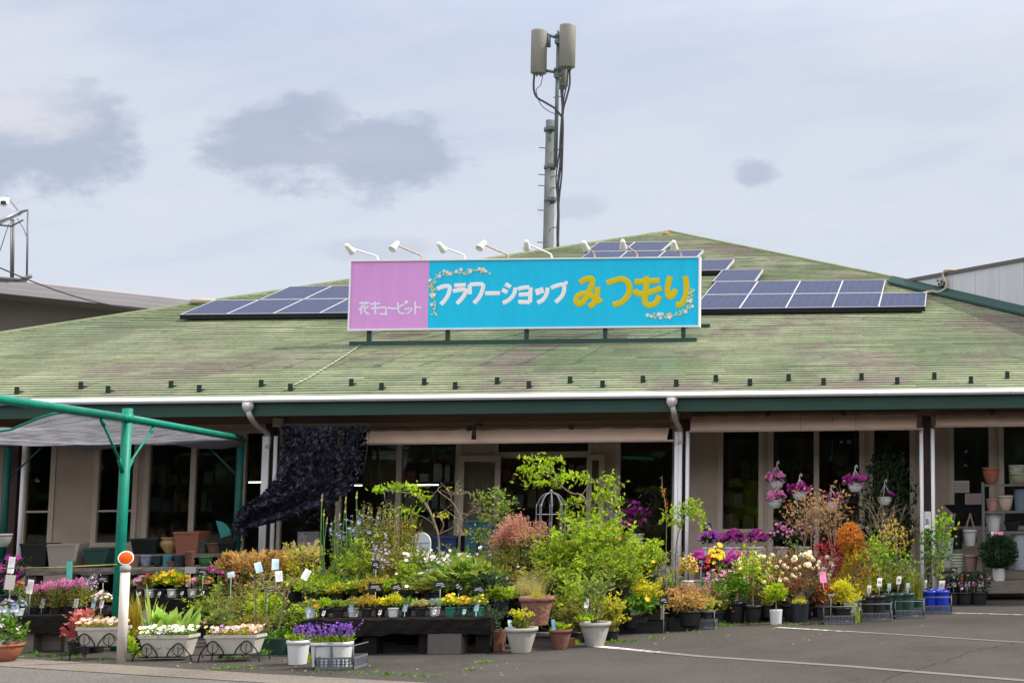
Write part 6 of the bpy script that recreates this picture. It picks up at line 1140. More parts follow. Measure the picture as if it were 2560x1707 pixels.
# magenta flowers on the shaded bench and hanging baskets
for i, (px, yt, lab) in enumerate(((1778, 1326, 'purple magenta petunias in a white pot, left of three on the shaded bench'), (1832, 1324, 'crimson magenta petunias in a white pot, middle of three on the shaded bench'), (1890, 1326, 'wide magenta petunias in a white pot, right of three on the shaded bench'))):
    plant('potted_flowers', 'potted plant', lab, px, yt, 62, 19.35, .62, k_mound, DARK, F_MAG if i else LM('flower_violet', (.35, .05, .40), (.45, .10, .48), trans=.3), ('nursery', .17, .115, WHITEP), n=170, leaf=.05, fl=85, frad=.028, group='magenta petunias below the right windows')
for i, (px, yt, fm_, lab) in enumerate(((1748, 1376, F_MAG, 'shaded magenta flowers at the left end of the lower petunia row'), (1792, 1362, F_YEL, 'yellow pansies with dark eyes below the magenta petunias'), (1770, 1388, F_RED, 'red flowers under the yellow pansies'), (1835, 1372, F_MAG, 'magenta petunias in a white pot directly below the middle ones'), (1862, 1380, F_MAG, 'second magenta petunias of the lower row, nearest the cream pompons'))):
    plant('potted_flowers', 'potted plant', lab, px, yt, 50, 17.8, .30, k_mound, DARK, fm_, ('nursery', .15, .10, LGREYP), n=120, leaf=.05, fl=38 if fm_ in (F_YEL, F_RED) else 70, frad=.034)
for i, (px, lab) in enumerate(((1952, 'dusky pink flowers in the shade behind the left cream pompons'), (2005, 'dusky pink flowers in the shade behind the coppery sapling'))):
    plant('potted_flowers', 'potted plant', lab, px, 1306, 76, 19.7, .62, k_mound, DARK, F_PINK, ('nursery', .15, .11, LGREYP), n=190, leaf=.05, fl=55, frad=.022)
def basket(label, px, ypot, ytop, Y, fm, wpx=60, hookpx=None, seed=1, fl=55):
    c = at(px, ypot, Y); r = random.Random(seed); t = thing('hanging_basket', label, 'hanging basket', (c.x, Y, c.z), 'hanging baskets under the eave'); pot(t, 'bowl', .115, .105, WHITEP); g = MB(); f = MB(); w2 = wpx*Y/F
    for i in range(130): a = r.uniform(0, 6.28); q = r.random()**.5; l = r.uniform(.03, .06); g.leaf(V3(cos(a)*w2*.42*q, sin(a)*w2*.3*q, .09+r.random()*.13*(1-q*.6)), V3(cos(a), sin(a), .3)+gp(r, .4), l, l*.55, r=r)
    for i in range(fl): a = r.uniform(0, 6.28); q = r.random()**.4; f.flower(V3(cos(a)*w2*.5*q, sin(a)*w2*.35*q-.02, .10+r.random()*.20*(1-q*.5)), V3(cos(a)*.5, -.7, .6), .033*r.uniform(.7, 1.2), 5, None, r)
    g.build('foliage', DARK if seed % 2 else GREEN, t); f.build('blossoms', fm, t)
    h = at(px, ytop, Y).z-c.z; g = MB()
    for k in range(3): a = 2*pi*k/3+.4; g.tube([(cos(a)*.1, sin(a)*.1, .11), (0, 0, h-.05)], .005, n=4)
    g.tube(spline([(0, 0, h-.06), (0, 0, h-.02), (.018, 0, h+.01), (.03, 0, h-.01), (.026, 0, h-.03)], 4), .006, n=5); g.build('hanger', WHITEP, t)
    g = MB(); g.tube([(.012, 0, h+.005), (.012, 0, 2.655-c.z)], .002, n=4); g.build('wire', IRON, t)
basket('upper hanging basket of pink flowers, left of the mullion, above another basket', 1942, 1222, 1155, 20.2, F_PINK, 54, seed=1)
basket('lower hanging basket of pink flowers directly beneath the upper left one', 1938, 1270, 1224, 20.1, F_PINK, 50, seed=2)
basket('hanging basket of magenta flowers with a big white hook, centre of the right windows', 1999, 1250, 1186, 19.9, F_MAG, 58, seed=3, fl=70)
basket('rightmost hanging basket, magenta flowers against the pale window trim', 2138, 1229, 1164, 19.9, F_MAG, 60, seed=4)
basket('hanging basket half hidden behind the tallest coppery sapling', 2079, 1276, 1214, 20.0, F_MAG, 50, seed=5, fl=25)
basket('hanging basket with few flowers among the dark climber leaves', 2212, 1262, 1200, 20.3, F_MAG, 50, seed=7, fl=2)
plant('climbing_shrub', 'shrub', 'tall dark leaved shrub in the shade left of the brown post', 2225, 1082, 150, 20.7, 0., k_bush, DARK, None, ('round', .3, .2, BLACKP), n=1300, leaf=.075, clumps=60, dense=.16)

# ------------------------------------------------------------------ price cards and tags
def card(label, px, py, wpx, hpx, Y, zfoot, m=CARDK, tilt=0., stick=True, name='price_card', yaw=0.):
    c = at(px, py, Y); t = thing(name, label, 'sign card', (c.x, Y, zfoot)); z = c.z-zfoot; w2, h2 = wpx*Y/F/2, hpx*Y/F/2; ca, sa = cos(tilt), sin(tilt)
    P_ = lambda x, y, dz: (x*ca-dz*sa+y*0, y+yaw*x, z+x*sa+dz*ca)
    g = MB(); vs = [P_(x, y, dz) for y in (0, .004) for x, dz in ((-w2, -h2), (w2, -h2), (w2, h2), (-w2, h2))]; g.add(vs, [(0,1,2,3),(7,6,5,4),(0,4,5,1),(1,5,6,2),(2,6,7,3),(3,7,4,0)]); g.build('card', m, t)
    if m is CARDK:
        g = MB()
        for k, (l, yy2) in enumerate(((.55, .35), (.7, -.05), (.35, -.5))):
            a0_, a1_ = (-l*w2, l*w2) if k < 2 else (w2*.2, w2*.85); g.add([P_(a0_, -.0025-.0005*k, yy2*h2-.09*h2), P_(a1_, -.0025-.0005*k, yy2*h2-.09*h2), P_(a1_, -.0025-.0005*k, yy2*h2+.09*h2), P_(a0_, -.0025-.0005*k, yy2*h2+.09*h2)], [(0, 1, 2, 3)])
        g.build('chalk_lines', CHALK, t)
    if stick: g = MB(); g.tube([(0, .008, 0), P_(0, .008, 0)], .005, n=4); g.build('stick', mat('card_stick', (.25, .30, .22), .6), t)
card('black price card standing highest, among the tall meadow spires', 939, 1412, 18, 20, 15.4, .40); card('black price card over the yellow cushions, left of the tilted one', 938, 1468, 34, 20, 14.4, .34); card('tilted black price card over the yellow cushions', 991, 1468, 26, 20, 14.35, .34, tilt=.25)
card('black price card just below the trunk of the thin bent tree', 1100, 1461, 30, 20, 14.4, .34, tilt=.1); card('black price card half sunk in the rhododendron', 1196, 1473, 28, 18, 14.5, .34, tilt=.2); card('dark leaning price card left of the rhododendron', 1146, 1466, 14, 30, 14.5, .34, tilt=.5)
card('wide black price card behind the bare sapling, left of centre', 668, 1470, 34, 18, 14.9, .0); card('black price card between the hosta and the zinnias, far left', 257, 1448, 26, 16, 15.0, .36); card('white backed price card right of the green pole', 475, 1424, 26, 16, 15.95, .42, m=LGREYP); card('black price card at the right of the zinnia row', 507, 1430, 24, 14, 15.95, .42, tilt=-.15)
card('black price card standing before the pink gold nandina', 1659, 1500, 20, 18, 15.7, 0.); card('black price card above the second grey crate', 2077, 1487, 20, 14, 16.55, .05); card('small black card leaning above the purple magenta petunias', 1769, 1317, 20, 16, 19.2, .62, tilt=.3); card('black price card behind the purple salvia', 757, 1564, 26, 16, 14.0, 0.)
card('round black price disc left of the red flowers under the eave', 1752, 1405, 14, 20, 17.2, .3)
card('tall narrow white paper sign at the left edge before the magenta phlox', 28, 1412, 16, 40, 14.9, .36, m=CARD, tilt=-.1); card('white and yellow printed paper sign below the narrow one at the left edge', 24, 1455, 24, 36, 14.8, .36, m=mat('cream_card', (.72, .70, .62), .6), tilt=-.1); card('narrow white paper sign standing left of the pink star flowers', 75, 1466, 14, 34, 14.6, .36, m=CARD, tilt=-.12)
for (px, py, lab, tl) in ((646, 1418, 'pale blue white tag hanging at the left of the sapling tags', .3), (688, 1410, 'topmost white plant tag hanging on the bare sapling', 0.), (697, 1440, 'bright white tag hanging directly below the topmost tag', .1), (765, 1436, 'white tag tilted right, hanging right of the sapling', -.5), (577, 1436, 'small round pale blue tag above the coral pink flowers', .2)):
    card(lab, px, py, 17, 26 if px != 577 else 14, 13.75 if px > 600 else 15, 1.0 if px > 600 else .3, m=CARD if px in (697, 765) else CARDB, tilt=tl, stick=px < 600, name='plant_tag')
g = MB(); a, b = at(-20, 1420, 14.4), at(292, 1410, 14.5); g.tube([a, a.lerp(b, .5)-V3(0, 0, .01), b], .005, n=5); tag(g.build('rope', STRAW), 'thin pale rope strung from the left edge to the green pole', 'rope')
card('turquoise strip tied to the thin rope', 173, 1425, 13, 44, 14.43, .9, m=mat('turquoise_card', (.10, .50, .42), .6), tilt=.05, stick=False, name='ribbon_tag')

# ------------------------------------------------------------------ green shade frame
PG = mat('green_pipe_paint', (.0, .20, .135), .45, var=.22, vscale=5, bump=.05); PG_SHADE = mat('green_pipe_paint_shaded', (.0, .06, .047), .5, var=.15)  # second green is the same paint with the eave's shade put into its colour
o0 = at(318, 1045, 14.6); zb_ = o0.z
def beamY(Y): return V3(o0.x+(Y-14.6)*(-.225 if Y < 14.6 else -.278), Y, zb_)
pf = thing('shade_pergola', 'green tubular shade frame with a pole and long top beam at the left', 'pergola', (o0.x, 14.6, 0)); PM = Matrix.Translation(pf.location).inverted()
def ppart(name, mb, m):
    o = mb.build(name, m, pf); o.matrix_parent_inverse = PM; return o
g = MB(); g.tube([beamY(9.5), beamY(14.45)], .040, n=14); g.tube([beamY(14.45), beamY(14.58)], .035, n=12); g.tube([beamY(14.75), beamY(19.75)], .040, n=14); ppart('top_beam', g, PG)
g = MB(); g.tube([(o0.x, 14.6, 0), (o0.x, 14.6, zb_+.10)], .049, n=16); g.lathe([(.056, 0), (.056, .08)], (o0.x, 14.6, zb_-.04), 14); ppart('pole', g, PG)
for Yq, py in ((13.9, 0), (15.55, 0)):
    e = beamY(Yq)-V3(0, 0, .05); s_ = V3(o0.x, 14.6+(.04 if Yq > 14.6 else -.04), zb_-.50); g = MB(); g.tube([s_, e], .012, n=8); g.tube([s_-V3(0, 0, .05), s_+(e-s_)*.16], .022, n=6); g.tube([e-(e-s_)*.12, e], .02, n=6); ppart('brace', g, PG)
c1 = beamY(19.75); xlft = at(22, 1100, 19.75).x
g = MB(); g.tube([(c1.x, 19.75, 0), (c1.x, 19.75, zb_)], .05, n=12); ppart('pole', g, PG_SHADE)
g = MB(); g.tube([(xlft, 19.75, 0), (xlft, 19.75, zb_)], .05, n=12); ppart('pole', g, PG_SHADE)
g = MB(); g.tube([(c1.x+.05, 19.75, zb_-.03), (xlft-3, 19.75, zb_-.03)], .04, n=10); ppart('rear_beam', g, PG_SHADE)
for sgn, xx in ((-1, c1.x), (1, xlft)): g = MB(); g.tube([(xx, 19.75, zb_-.55), (xx+sgn*.5, 19.75, zb_-.06)], .012, n=6); ppart('brace', g, PG_SHADE)
CLOTH = leafmat('shade_cloth', [(.17, .17, .19), (.20, .20, .22)], .55, .8); 
def netcloth(m, clear):
    t = m.node_tree; o = t.nodes['Material Output']; src = o.inputs[0].links[0].from_socket; tr = t.nodes.new('ShaderNodeBsdfTransparent'); mx = t.nodes.new('ShaderNodeMixShader'); mx.inputs[0].default_value = clear
    t.links.new(src, mx.inputs[1]); t.links.new(tr.outputs[0], mx.inputs[2]); t.links.new(mx.outputs[0], o.inputs[0])
netcloth(CLOTH, .48)
DCLOTH = mat('dark_shade_cloth', (.03, .03, .035), .8)
g = MB(); vs = []; nu, nv = 26, 30
for i in range(nu+1):
    for j in range(nv+1):
        u, v = i/nu, j/nv; Y = 13.0+(19.6-13.0)*v; b0_ = beamY(Y); x = b0_.x-.0-(3.6)*u; edge = max(0, 1-v*5)
        sag = .03+.05*sin(pi*u)*abs(cos(v*pi*1.5))+.10*sin(pi*min(1, u*2.2))*max(0, 1-v*3.5)+.016*sin(17*u+9*v)+.012*sin(31*v+6*u)+.003*sin(53*u-20*v)
        z = zb_-.03-sag*min(1, u*6); vs.append((x, Y+.25*sin(pi*u)*(1-v)-edge*.0, z))
g.add(vs, [(i*(nv+1)+j, (i+1)*(nv+1)+j, (i+1)*(nv+1)+j+1, i*(nv+1)+j+1) for i in range(nu) for j in range(nv)], True)
o = g.build('shade_cloth', CLOTH); tag(o, 'pale grey sagging shade cloth slung under the green frame', 'shade cloth')
g = MB(); g.tube([Vector(vs[i*(nv+1)]) for i in range(nu+1)], .012, n=5); q_ = g.build('edge_rope', PG, o)
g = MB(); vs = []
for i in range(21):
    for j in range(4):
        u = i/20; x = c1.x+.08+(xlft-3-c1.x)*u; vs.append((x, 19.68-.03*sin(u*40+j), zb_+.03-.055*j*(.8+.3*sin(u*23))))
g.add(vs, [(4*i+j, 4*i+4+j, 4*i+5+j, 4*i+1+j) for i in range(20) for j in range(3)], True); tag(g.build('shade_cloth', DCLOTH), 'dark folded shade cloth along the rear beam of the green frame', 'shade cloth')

# torn black net at the entrance
NET = leafmat('black_net', [(.010, .010, .018), (.022, .022, .042), (.045, .043, .085)], .1, .45); r = random.Random(5); YN = 19.45
LE = [(703, 1066), (700, 1120), (690, 1190), (655, 1235), (600, 1272), (585, 1315)]; RE = [(926, 1062), (918, 1120), (905, 1180), (850, 1245), (730, 1290), (612, 1322)]
LE = spline([(x, y, 0) for x, y in LE], 10); RE = spline([(x, y, 0) for x, y in RE], 10); g = MB(); m_ = len(LE)
def netp(u, v, extra=0.):
    i = min(m_-1, max(0, v*(m_-1))); k = int(min(i, m_-2)); a = LE[k].lerp(LE[k+1], i-k); b = RE[k].lerp(RE[k+1], i-k); q = a.lerp(b, u); q.y += 10*sin(pi*u)*(1-v)*.6; fold = .20*sin(u*9+v*4)+.08*sin(u*21+v*9)
    return at(q.x, q.y, YN-.12*v+fold*.6+extra)
for row in range(64):
    v0_ = row/64; pts = []; nz_ = 46; ph_ = row % 2
    for i in range(nz_+1):
        u = (i+.5*ph_*0)/nz_; dv = (.0085 if (i+ph_) % 2 else -.0085); pts.append(netp(u, min(1, max(0, v0_+dv+r.gauss(0, .0012))), r.gauss(0, .012)))
    for i in range(nz_):
        if r.random() < .15+.12*v0_*(1-v0_)+(.35 if i > nz_*.9 else 0)+(.18 if v0_ < .45 and i > nz_*.62 else 0): continue
        a, b = pts[i], pts[i+1]; wv = V3(r.gauss(0, .004), -.010+r.gauss(0, .012), .012+r.random()*.008); g.add([a-wv, b-wv, b+wv, a+wv], [(0, 1, 2, 3)])
for i in range(60):
    u = r.random(); p = netp(u, 1, r.gauss(0, .03)); g.tube([p, p+V3(r.gauss(0, .03), 0, -r.uniform(.03, .14))], .008, .003, 4); g.leaf(p, V3(r.gauss(0, .4), 0, -1), r.uniform(.05, .12), .03, r=r)
for i in range(520):
    u, v = r.random(), r.choice((r.uniform(.62, 1), r.uniform(.8, 1), r.random())); p = netp(u, v, r.gauss(0, .04)); g.leaf(p, gp(r), r.uniform(.04, .08), r.uniform(.015, .03), r=r)
for i in range(420):
    x, y = r.uniform(735, 850), r.uniform(1190, 1345)
    if r.random() < .35+.5*(1-(y-1190)/155) and x > 735+(1345-y)*.1: g.leaf(at(x, y, YN+.05+r.gauss(0, .03)), gp(r), r.uniform(.03, .06), .02, r=r)
for k in range(9): g.tube([netp(k/8, t/12) for t in range(13)], .004, n=4)
for k in range(9): g.tube([netp(t/12, k/9) for t in range(13)], .004, n=4)
tag(g.build('shade_net', NET), 'torn black shade net blown sideways from the eave left of the entrance', 'net')
g = MB(); g.tube([at(700, 1064, YN), at(930, 1061, YN)], .008, n=5); g.tube([at(926, 1062, YN), at(940, 1040, 19.75)], .006, n=4); tag(g.build('net_cord', BLACKP), 'black cord along the top edge of the torn net', 'cord')

# ------------------------------------------------------------------ wall boxes, trellis, tables
c = at(767, 1350, 20.0); a = at(742, 1375, 20.0); b = at(796, 1328, 20.0)
t = thing('garden_plaque', 'grey square plaque with rounded panels standing behind the pale yellow shrub', 'plaque', ((a.x+b.x)/2, 20.0, a.z)); hw, h = (b.x-a.x)/2, b.z-a.z
g = MB(); g.box((-hw, 0, 0), (hw, .08, h)); g.build('slab', mat('plaque_grey', (.20, .20, .22), .7, var=.1), t)
g = MB(); g.box((-hw*.86, -.006, h*.08), (-hw*.06, -.001, h*.54)); g.box((hw*.06, -.006, h*.08), (hw*.86, -.001, h*.42)); n = 10
g.add([(-hw*.86, -.005, h*.58), (-hw*.06, -.005, h*.58)]+[(-hw*.46+hw*.40*cos(pi*i/n), -.005, h*.62+h*.30*sin(pi*i/n)) for i in range(n+1)], [tuple(range(n+3))]); g.build('raised_panels', mat('plaque_panel', (.33, .29, .30), .7), t)
for s_ in (-.7, .7): g = MB(); g.box((hw*s_-.02, .01, -.5), (hw*s_+.02, .07, -.001)); g.build('leg', GREYW, t)
a = at(1027, 1378, 18.6); b = at(1076, 1330, 18.6); hw = (b.x-a.x)/2; h = b.z-a.z; t = thing('arched_shutter', 'pale blue white arched shutter panel behind the tall spires', 'shutter', ((a.x+b.x)/2, 18.6, a.z)); g = MB(); n = 12
g.add([(x, y, z) for y in (0, .04) for x, z in [(-hw, -.6), (hw, -.6)]+[(hw*cos(pi*i/n), h*.45+h*.55*sin(pi*i/n)) for i in range(n+1)]], [tuple(range(n+3)), tuple(range(n+3, 2*n+6))[::-1]]+[(i, (i+1) % (n+3), n+3+(i+1) % (n+3), n+3+i)[::-1] for i in range(n+3)]); g.build('board', mat('pale_blue_board', (.50, .55, .60), .6, var=.08), t)
g = MB(); g.box((-.012, -.006, -.6), (.012, -.001, h*.45)); g.box((-hw, -.006, h*.43), (hw, -.001, h*.47)); g.build('batten', mat('batten_grey', (.28, .31, .35), .6), t)
for (p0, p1, q0, q1, m_, lab, nm, cat) in ((1082, 1140, 1340, 1392, NAVYP, 'dark navy tub in the shade right of the arched shutter panel', 'storage_tub', 'tub'), (1160, 1225, 1300, 1420, mat('teal_cabinet', (.02, .07, .09), .5), 'dark teal cabinet in the shade beside the entrance', 'cabinet', 'cabinet')):
    a = at(p0, q1, 19.0); b = at(p1, q0, 19.0); t = thing(nm, lab, cat, ((a.x+b.x)/2, 19.2, 0)); hw = (b.x-a.x)/2
    g = MB(); g.box((-hw, -.2, .0), (hw, .2, b.z-.03)); g.build('body', m_, t); g = MB(); g.box((-hw-.015, -.215, b.z-.029), (hw+.015, .215, b.z)); g.build('lid', m_, t); g = MB(); g.box((-.004, -.206, .1), (.004, -.201, b.z-.06)); g.box((hw*.1, -.215, b.z*.6), (hw*.2, -.201, b.z*.75)); g.build('handle', IRON, t)
YT = 18.9; c = at(1378, 1228, YT); t = thing('arched_trellis', 'thin metal bird cage trellis with arched top in the entrance', 'trellis', (c.x, YT, 0)); g = MB(); H = c.z; rw = .185
for k in range(4):
    a = pi*k/4+.35; pts = []
    for s_ in (-1, 1):
        l = [(s_*rw*cos(a), s_*rw*sin(a), .02), (s_*rw*cos(a), s_*rw*sin(a), H-.30), (s_*rw*.92*cos(a), s_*rw*.92*sin(a), H-.16), (s_*rw*.55*cos(a), s_*rw*.55*sin(a), H-.05), (0, 0, H-.01)]; g.tube(spline(l, 5), .007, n=5)
for z in (H-.30, H-.85, .3): g.tube([(rw*cos(2*pi*i/20), rw*sin(2*pi*i/20), z) for i in range(21)], .006, n=5)
g.ball((0, 0, H+.005), .022); g.build('wire_frame', mat('grey_wire', (.20, .21, .24), .5, metal=.3), t)

# shaded flowerpots on the back bench at the left
def simple_pot(label, px, ytop, ybot, wpx, Y, m, kind='round', name='flowerpot', z=None, square=False, cat='flowerpot', group=None):
    a = at(px, ybot, Y); b = at(px, ytop, Y); h = b.z-a.z; rt = wpx*Y/F/2; z = a.z if z is None else z; h = b.z-z; t = thing(name, label, cat, (a.x, Y, z), group)
    if square:
        g = MB(); s = .82; D = min(rt, .16); e = .012
        vs = [(-rt*s, -D*s, 0), (rt*s, -D*s, 0), (rt*s, D*s, 0), (-rt*s, D*s, 0), (-rt, -D, h), (rt, -D, h), (rt, D, h), (-rt, D, h), (-rt+e, -D+e, h), (rt-e, -D+e, h), (rt-e, D-e, h), (-rt+e, D-e, h), (-rt*s+e, -D*s+e, .02), (rt*s-e, -D*s+e, .02), (rt*s-e, D*s-e, .02), (-rt*s+e, D*s-e, .02)]
        g.add(vs, [(3, 2, 1, 0)]+[(4*i+j, 4*i+(j+1) % 4, 4*i+4+(j+1) % 4, 4*i+4+j) for i in range(3) for j in range(4)]+[(12, 13, 14, 15)]); g.build('box', m, t)
        g = MB(); g.box((-rt-.006, -D-.006, h-.03), (rt+.006, -D-.0005, h+.001)); g.build('rim', m, t)
    else: pot(t, kind, h, rt, m, 18, soil=False)
    return t
UG = 'empty pots on the shaded left bench'; zb2, zb1 = .62, .62
BS = mat('black_resin', (.012, .014, .015), .4); DGP = mat('dark_green_glaze', (.02, .06, .05), .35)
for a in (('wide black square planter at the left end of the shaded bench', 100, 1357, 1412, 66, BS, 0, True), ('pale beige square planter beside the wide black one', 168, 1358, 1412, 70, mat('beige_fibre', (.30, .26, .23), .8), 0, True), ('dark green square planter left of the green pole', 250, 1369, 1412, 54, DGP, 0, True), ('plain clay pot half hidden behind the orange reflector', 338, 1386, 1413, 30, mat('clay_tan', (.22, .14, .10), .8), 'round', False), ('blue and white patterned bowl on the shaded bench', 366, 1387, 1413, 30, mat('blue_white_glaze', (.22, .27, .38), .3, var=.5, vscale=22), 'bowl', False), ('small dark striped bowl right of the patterned bowl', 394, 1388, 1413, 26, SLATE, 'bowl', False), ('turquoise glazed pot on the shaded bench', 419, 1387, 1413, 24, mat('turquoise_glaze', (.05, .20, .22), .3), 'straight', False), ('dark brown pot in front of the turquoise one', 432, 1402, 1420, 30, TERRA2, 'round', False), ('dark slate pot right of the turquoise one', 452, 1386, 1413, 32, SLATE, 'straight', False), ('green glazed round pot near the astilbes', 513, 1390, 1418, 34, mat('green_glaze', (.05, .16, .08), .3), 'bowl', False)):
    simple_pot(a[0], a[1], a[2], a[3], a[4], 19.1, a[5], a[6] or 'round', z=.622, square=a[7], group=UG)
a, b = at(330, 1384, 19.75), at(600, 1384, 19.75); bench('raised back shelf holding the terracotta square and tan urn', a.x, b.x, 19.55, 20.0, a.z, 2, .05, GREYW, GREYW); zs = a.z+.002
for a in (('long black trough on the raised shelf left of the tan urn', 374, 1345, 66, BS, 0, True), ('tan glazed urn on the raised shelf', 424, 1343, 42, mat('tan_glaze', (.36, .24, .10), .4, var=.1), 'urn', False), ('terracotta square planter standing tallest on the raised shelf', 479, 1328, 62, mat('terracotta_red', (.27, .10, .07), .8), 0, True), ('grey green pot right of the terracotta square planter', 503, 1350, 36, mat('grey_green_glaze', (.06, .09, .08), .5), 'straight', False), ('black square planter beside the rear green pole', 574, 1352, 40, BS, 0, True), ('brown wicker pot with turquoise paper near the rear green pole', 540, 1356, 48, mat('wicker_brown', (.14, .08, .05), .85, bump=.5), 'round', False)):
    t_ = simple_pot(a[0], a[1], a[2], 1384, a[3], 19.75, a[4], a[5] or 'round', z=zs, square=a[6], group=UG)
g = MB(); p = at(548, 1345, 19.7)
for k in range(12): a = .2+k*.11; g.add([p+V3(0, k*.004, 0), p+V3(cos(a)*.26-.1, .02+k*.004, sin(a)*.24), p+V3(cos(a+.13)*.26-.1, .02+k*.004, sin(a+.13)*.24)], [(0, 1, 2)])
tag(g.build('paper_fan', mat('turquoise_paper', (.03, .22, .20), .7)), 'turquoise paper fan sticking up behind the wicker pot', 'paper')
for i, k in enumerate(((474, 1412, 'lowest'), (474, 1401, 'middle'), (474, 1390, 'topmost'))):
    simple_pot(f'small brown saucer pot, {k[2]} of the stack of three on the shaded bench', k[0], k[1]-12, k[1], 22, 18.98, TERRA2, 'bowl', group='stacked saucer pots', z=.622+i*.062)
c = at(6, 1352, 18.8); simple_pot('pale hanging tub at the very left edge against the dark post', 6, 1334, 1366, 40, 18.9, CREAMP, 'bowl', z=at(6, 1366, 18.9).z)
g = MB(); a = at(40, 1625, 14.6); b = at(150, 1580, 14.6); g.box((a.x, 14.62, .003), (b.x, 14.9, b.z)); tag(g.build('timber_block', GREYW), 'weathered grey timber block under the left bench', 'timber')

# ------------------------------------------------------------------ shelving and pots at the far right
YR = 20.75; rk = thing('shelf_rack', 'grey metal shelf rack with flowerpots at the right edge', 'shelf rack', (at(2560, 1400, YR).x, YR, 0)); RM = Matrix.Translation(rk.location).inverted(); x0_ = at(2458, 1300, YR).x; x1_ = at(2660, 1300, YR).x
RKM = mat('rack_metal', (.12, .12, .115), .6)
def rpart(name, g): o = g.build(name, RKM, rk); o.matrix_parent_inverse = RM; return o
zsh = [at(2500, 1210, YR-.2).z, at(2500, 1277, YR-.2).z, at(2500, 1328, YR-.2).z, at(2500, 1425, YR-.2).z]
for z in zsh: g = MB(); g.box((x0_, YR-.2, z-.03), (x1_, YR+.25, z)); rpart('shelf', g)
for x in (x0_, x1_):
    for y in (YR-.21, YR+.25): g = MB(); g.box((x-.02, y-.02, 0), (x+.02, y+.02, zsh[0]+.03)); rpart('upright', g)
RP = [('terracotta bowl stack with a grey rim on the top rack shelf', 2478, 1168, 1209, 42, 0, TERRA, 'bowl', 0), ('patterned green white cachepot on the top rack shelf, tilted at the back', 2542, 1162, 1209, 40, 0, mat('green_white_pattern', (.40, .42, .34), .6, var=.5, vscale=20), 'straight', .12), ('pale moss green bowl leaning on the top rack shelf', 2548, 1184, 1209, 46, 0, mat('moss_bowl', (.30, .30, .20), .7), 'bowl', -.02), ('pinkish clay pot on the second rack shelf', 2480, 1246, 1276, 30, 1, mat('pink_clay', (.40, .22, .17), .8), 'round', 0), ('upturned cream and terracotta bowls on the second rack shelf', 2514, 1238, 1276, 40, 1, mat('cream_clay', (.48, .38, .31), .8), 'bowl', .02), ('slate blue bin on the second rack shelf at the edge', 2553, 1222, 1276, 36, 1, mat('slate_blue', (.12, .16, .20), .5), 'straight', 0), ('large white pot on the third rack shelf', 2484, 1284, 1327, 42, 2, mat('white_shade_pot', (.50, .50, .50), .5), 'round', 0), ('black pot row on the third rack shelf', 2530, 1304, 1327, 40, 2, BS, 'round', 0)]
for (lab, px, yt, yb_, wpx, sh, m_, kd, dy) in RP: simple_pot(lab, px, yt, yb_, wpx, YR+dy, m_, kd, z=zsh[sh]+.002, group='pots on the shelf rack')
simple_pot('pale blue bin on the lowest shelf at the right edge', 2552, 1335, 1424, 44, YR-.02, mat('pale_blue_bin', (.30, .34, .38), .5), 'straight', z=zsh[3]+.002)
dk = thing('deck_step', 'low weathered timber step below the rack at the right edge', 'step', (at(2600, 1450, 20.2).x, 20.2, 0)); g = MB(); a = at(2458, 1440, 20.0)
for i in range(4): g.box((-1.05, -.35+i*.17, .22), (1.5, -.35+i*.17+.16, .26))
g.build('deck_board', GREYW, dk); g = MB(); g.box((-1.05, -.36, .10), (1.5, -.33, .218)); g.build('riser', GREYW, dk)
for x in (-.95, .95): g = MB(); g.box((x-.05, -.2, .0), (x+.05, .3, .215)); g.build('support', BLOCK, dk)
plant('potted_shrub', 'potted plant', 'rosemary like dark green bush in a tall white pot on the timber step', 2496, 1345, 92, 20.0, .262, k_conifer, DARK, None, ('straight', .17, .09, mat('tall_white_pot', (.52, .52, .50), .5)), n=1700, leaf=.08, ball=True)
for (lab, px, yt, yb_, wpx, Y_, m_, kd, sq) in (('white bucket hanging in the shade on the dark stand', 2425, 1324, 1364, 34, 20.6, mat('bucket_white', (.42, .43, .45), .5), 'round', 0), ('pale grey square pot right of the brown post, upper of two', 2364, 1344, 1391, 40, 20.3, mat('fibre_grey', (.30, .31, .32), .7), 0, 1), ('pale grey square pot below the other, right of the brown post', 2364, 1392, 1418, 34, 20.25, mat('fibre_grey', (.30, .31, .32), .7), 0, 1), ('tall black pot behind the grey square pots', 2392, 1320, 1372, 32, 20.7, BS, 'straight', 0), ('grey blue square box behind the black tray stand', 2366, 1290, 1340, 36, 20.9, mat('grey_blue_box', (.13, .15, .18), .6), 0, 1), ('dusty brown flowerpot beside the stack of pale green pots', 2427, 1386, 1427, 38, 20.2, mat('mauve_clay', (.20, .13, .13), .7), 'round', 0)):
    simple_pot(lab, px, yt, yb_, wpx, Y_, m_, kd or 'round', square=bool(sq), group='pots right of the brown post')
for i in range(5):
    simple_pot(('', 'second lowest', 'middle', 'second highest')[i]+' pale green pot of the stack by the brown flowerpot' if 0 < i < 4 else ('pale green nested pot at the bottom of the stack' if i == 0 else 'pale green nested pot on top of the stack'), 2393, 1412-7*i, 1432-7*i, 34, 20.2, mat('pale_green_pot', (.32, .36, .26), .6), 'round', group='stack of pale green pots')
bench('dark stand of timber under the pots right of the brown post', at(2345, 1400, 20.3).x, at(2448, 1400, 20.3).x, 20.08, 20.95, at(2393, 1433, 20.2).z, 2, .05, GREYW, GREYW)
a = at(2366, 1392, 20.35)
wbw = thing('wheelbarrow', 'black wheelbarrow tray on thin legs under the window notices', 'wheelbarrow', (at(2408, 1265, 20.9).x, 20.9, 0)); zt_ = at(2408, 1261, 20.9).z; zb_2 = at(2408, 1282, 20.9).z; g = MB(); hw = 47*20.9/F
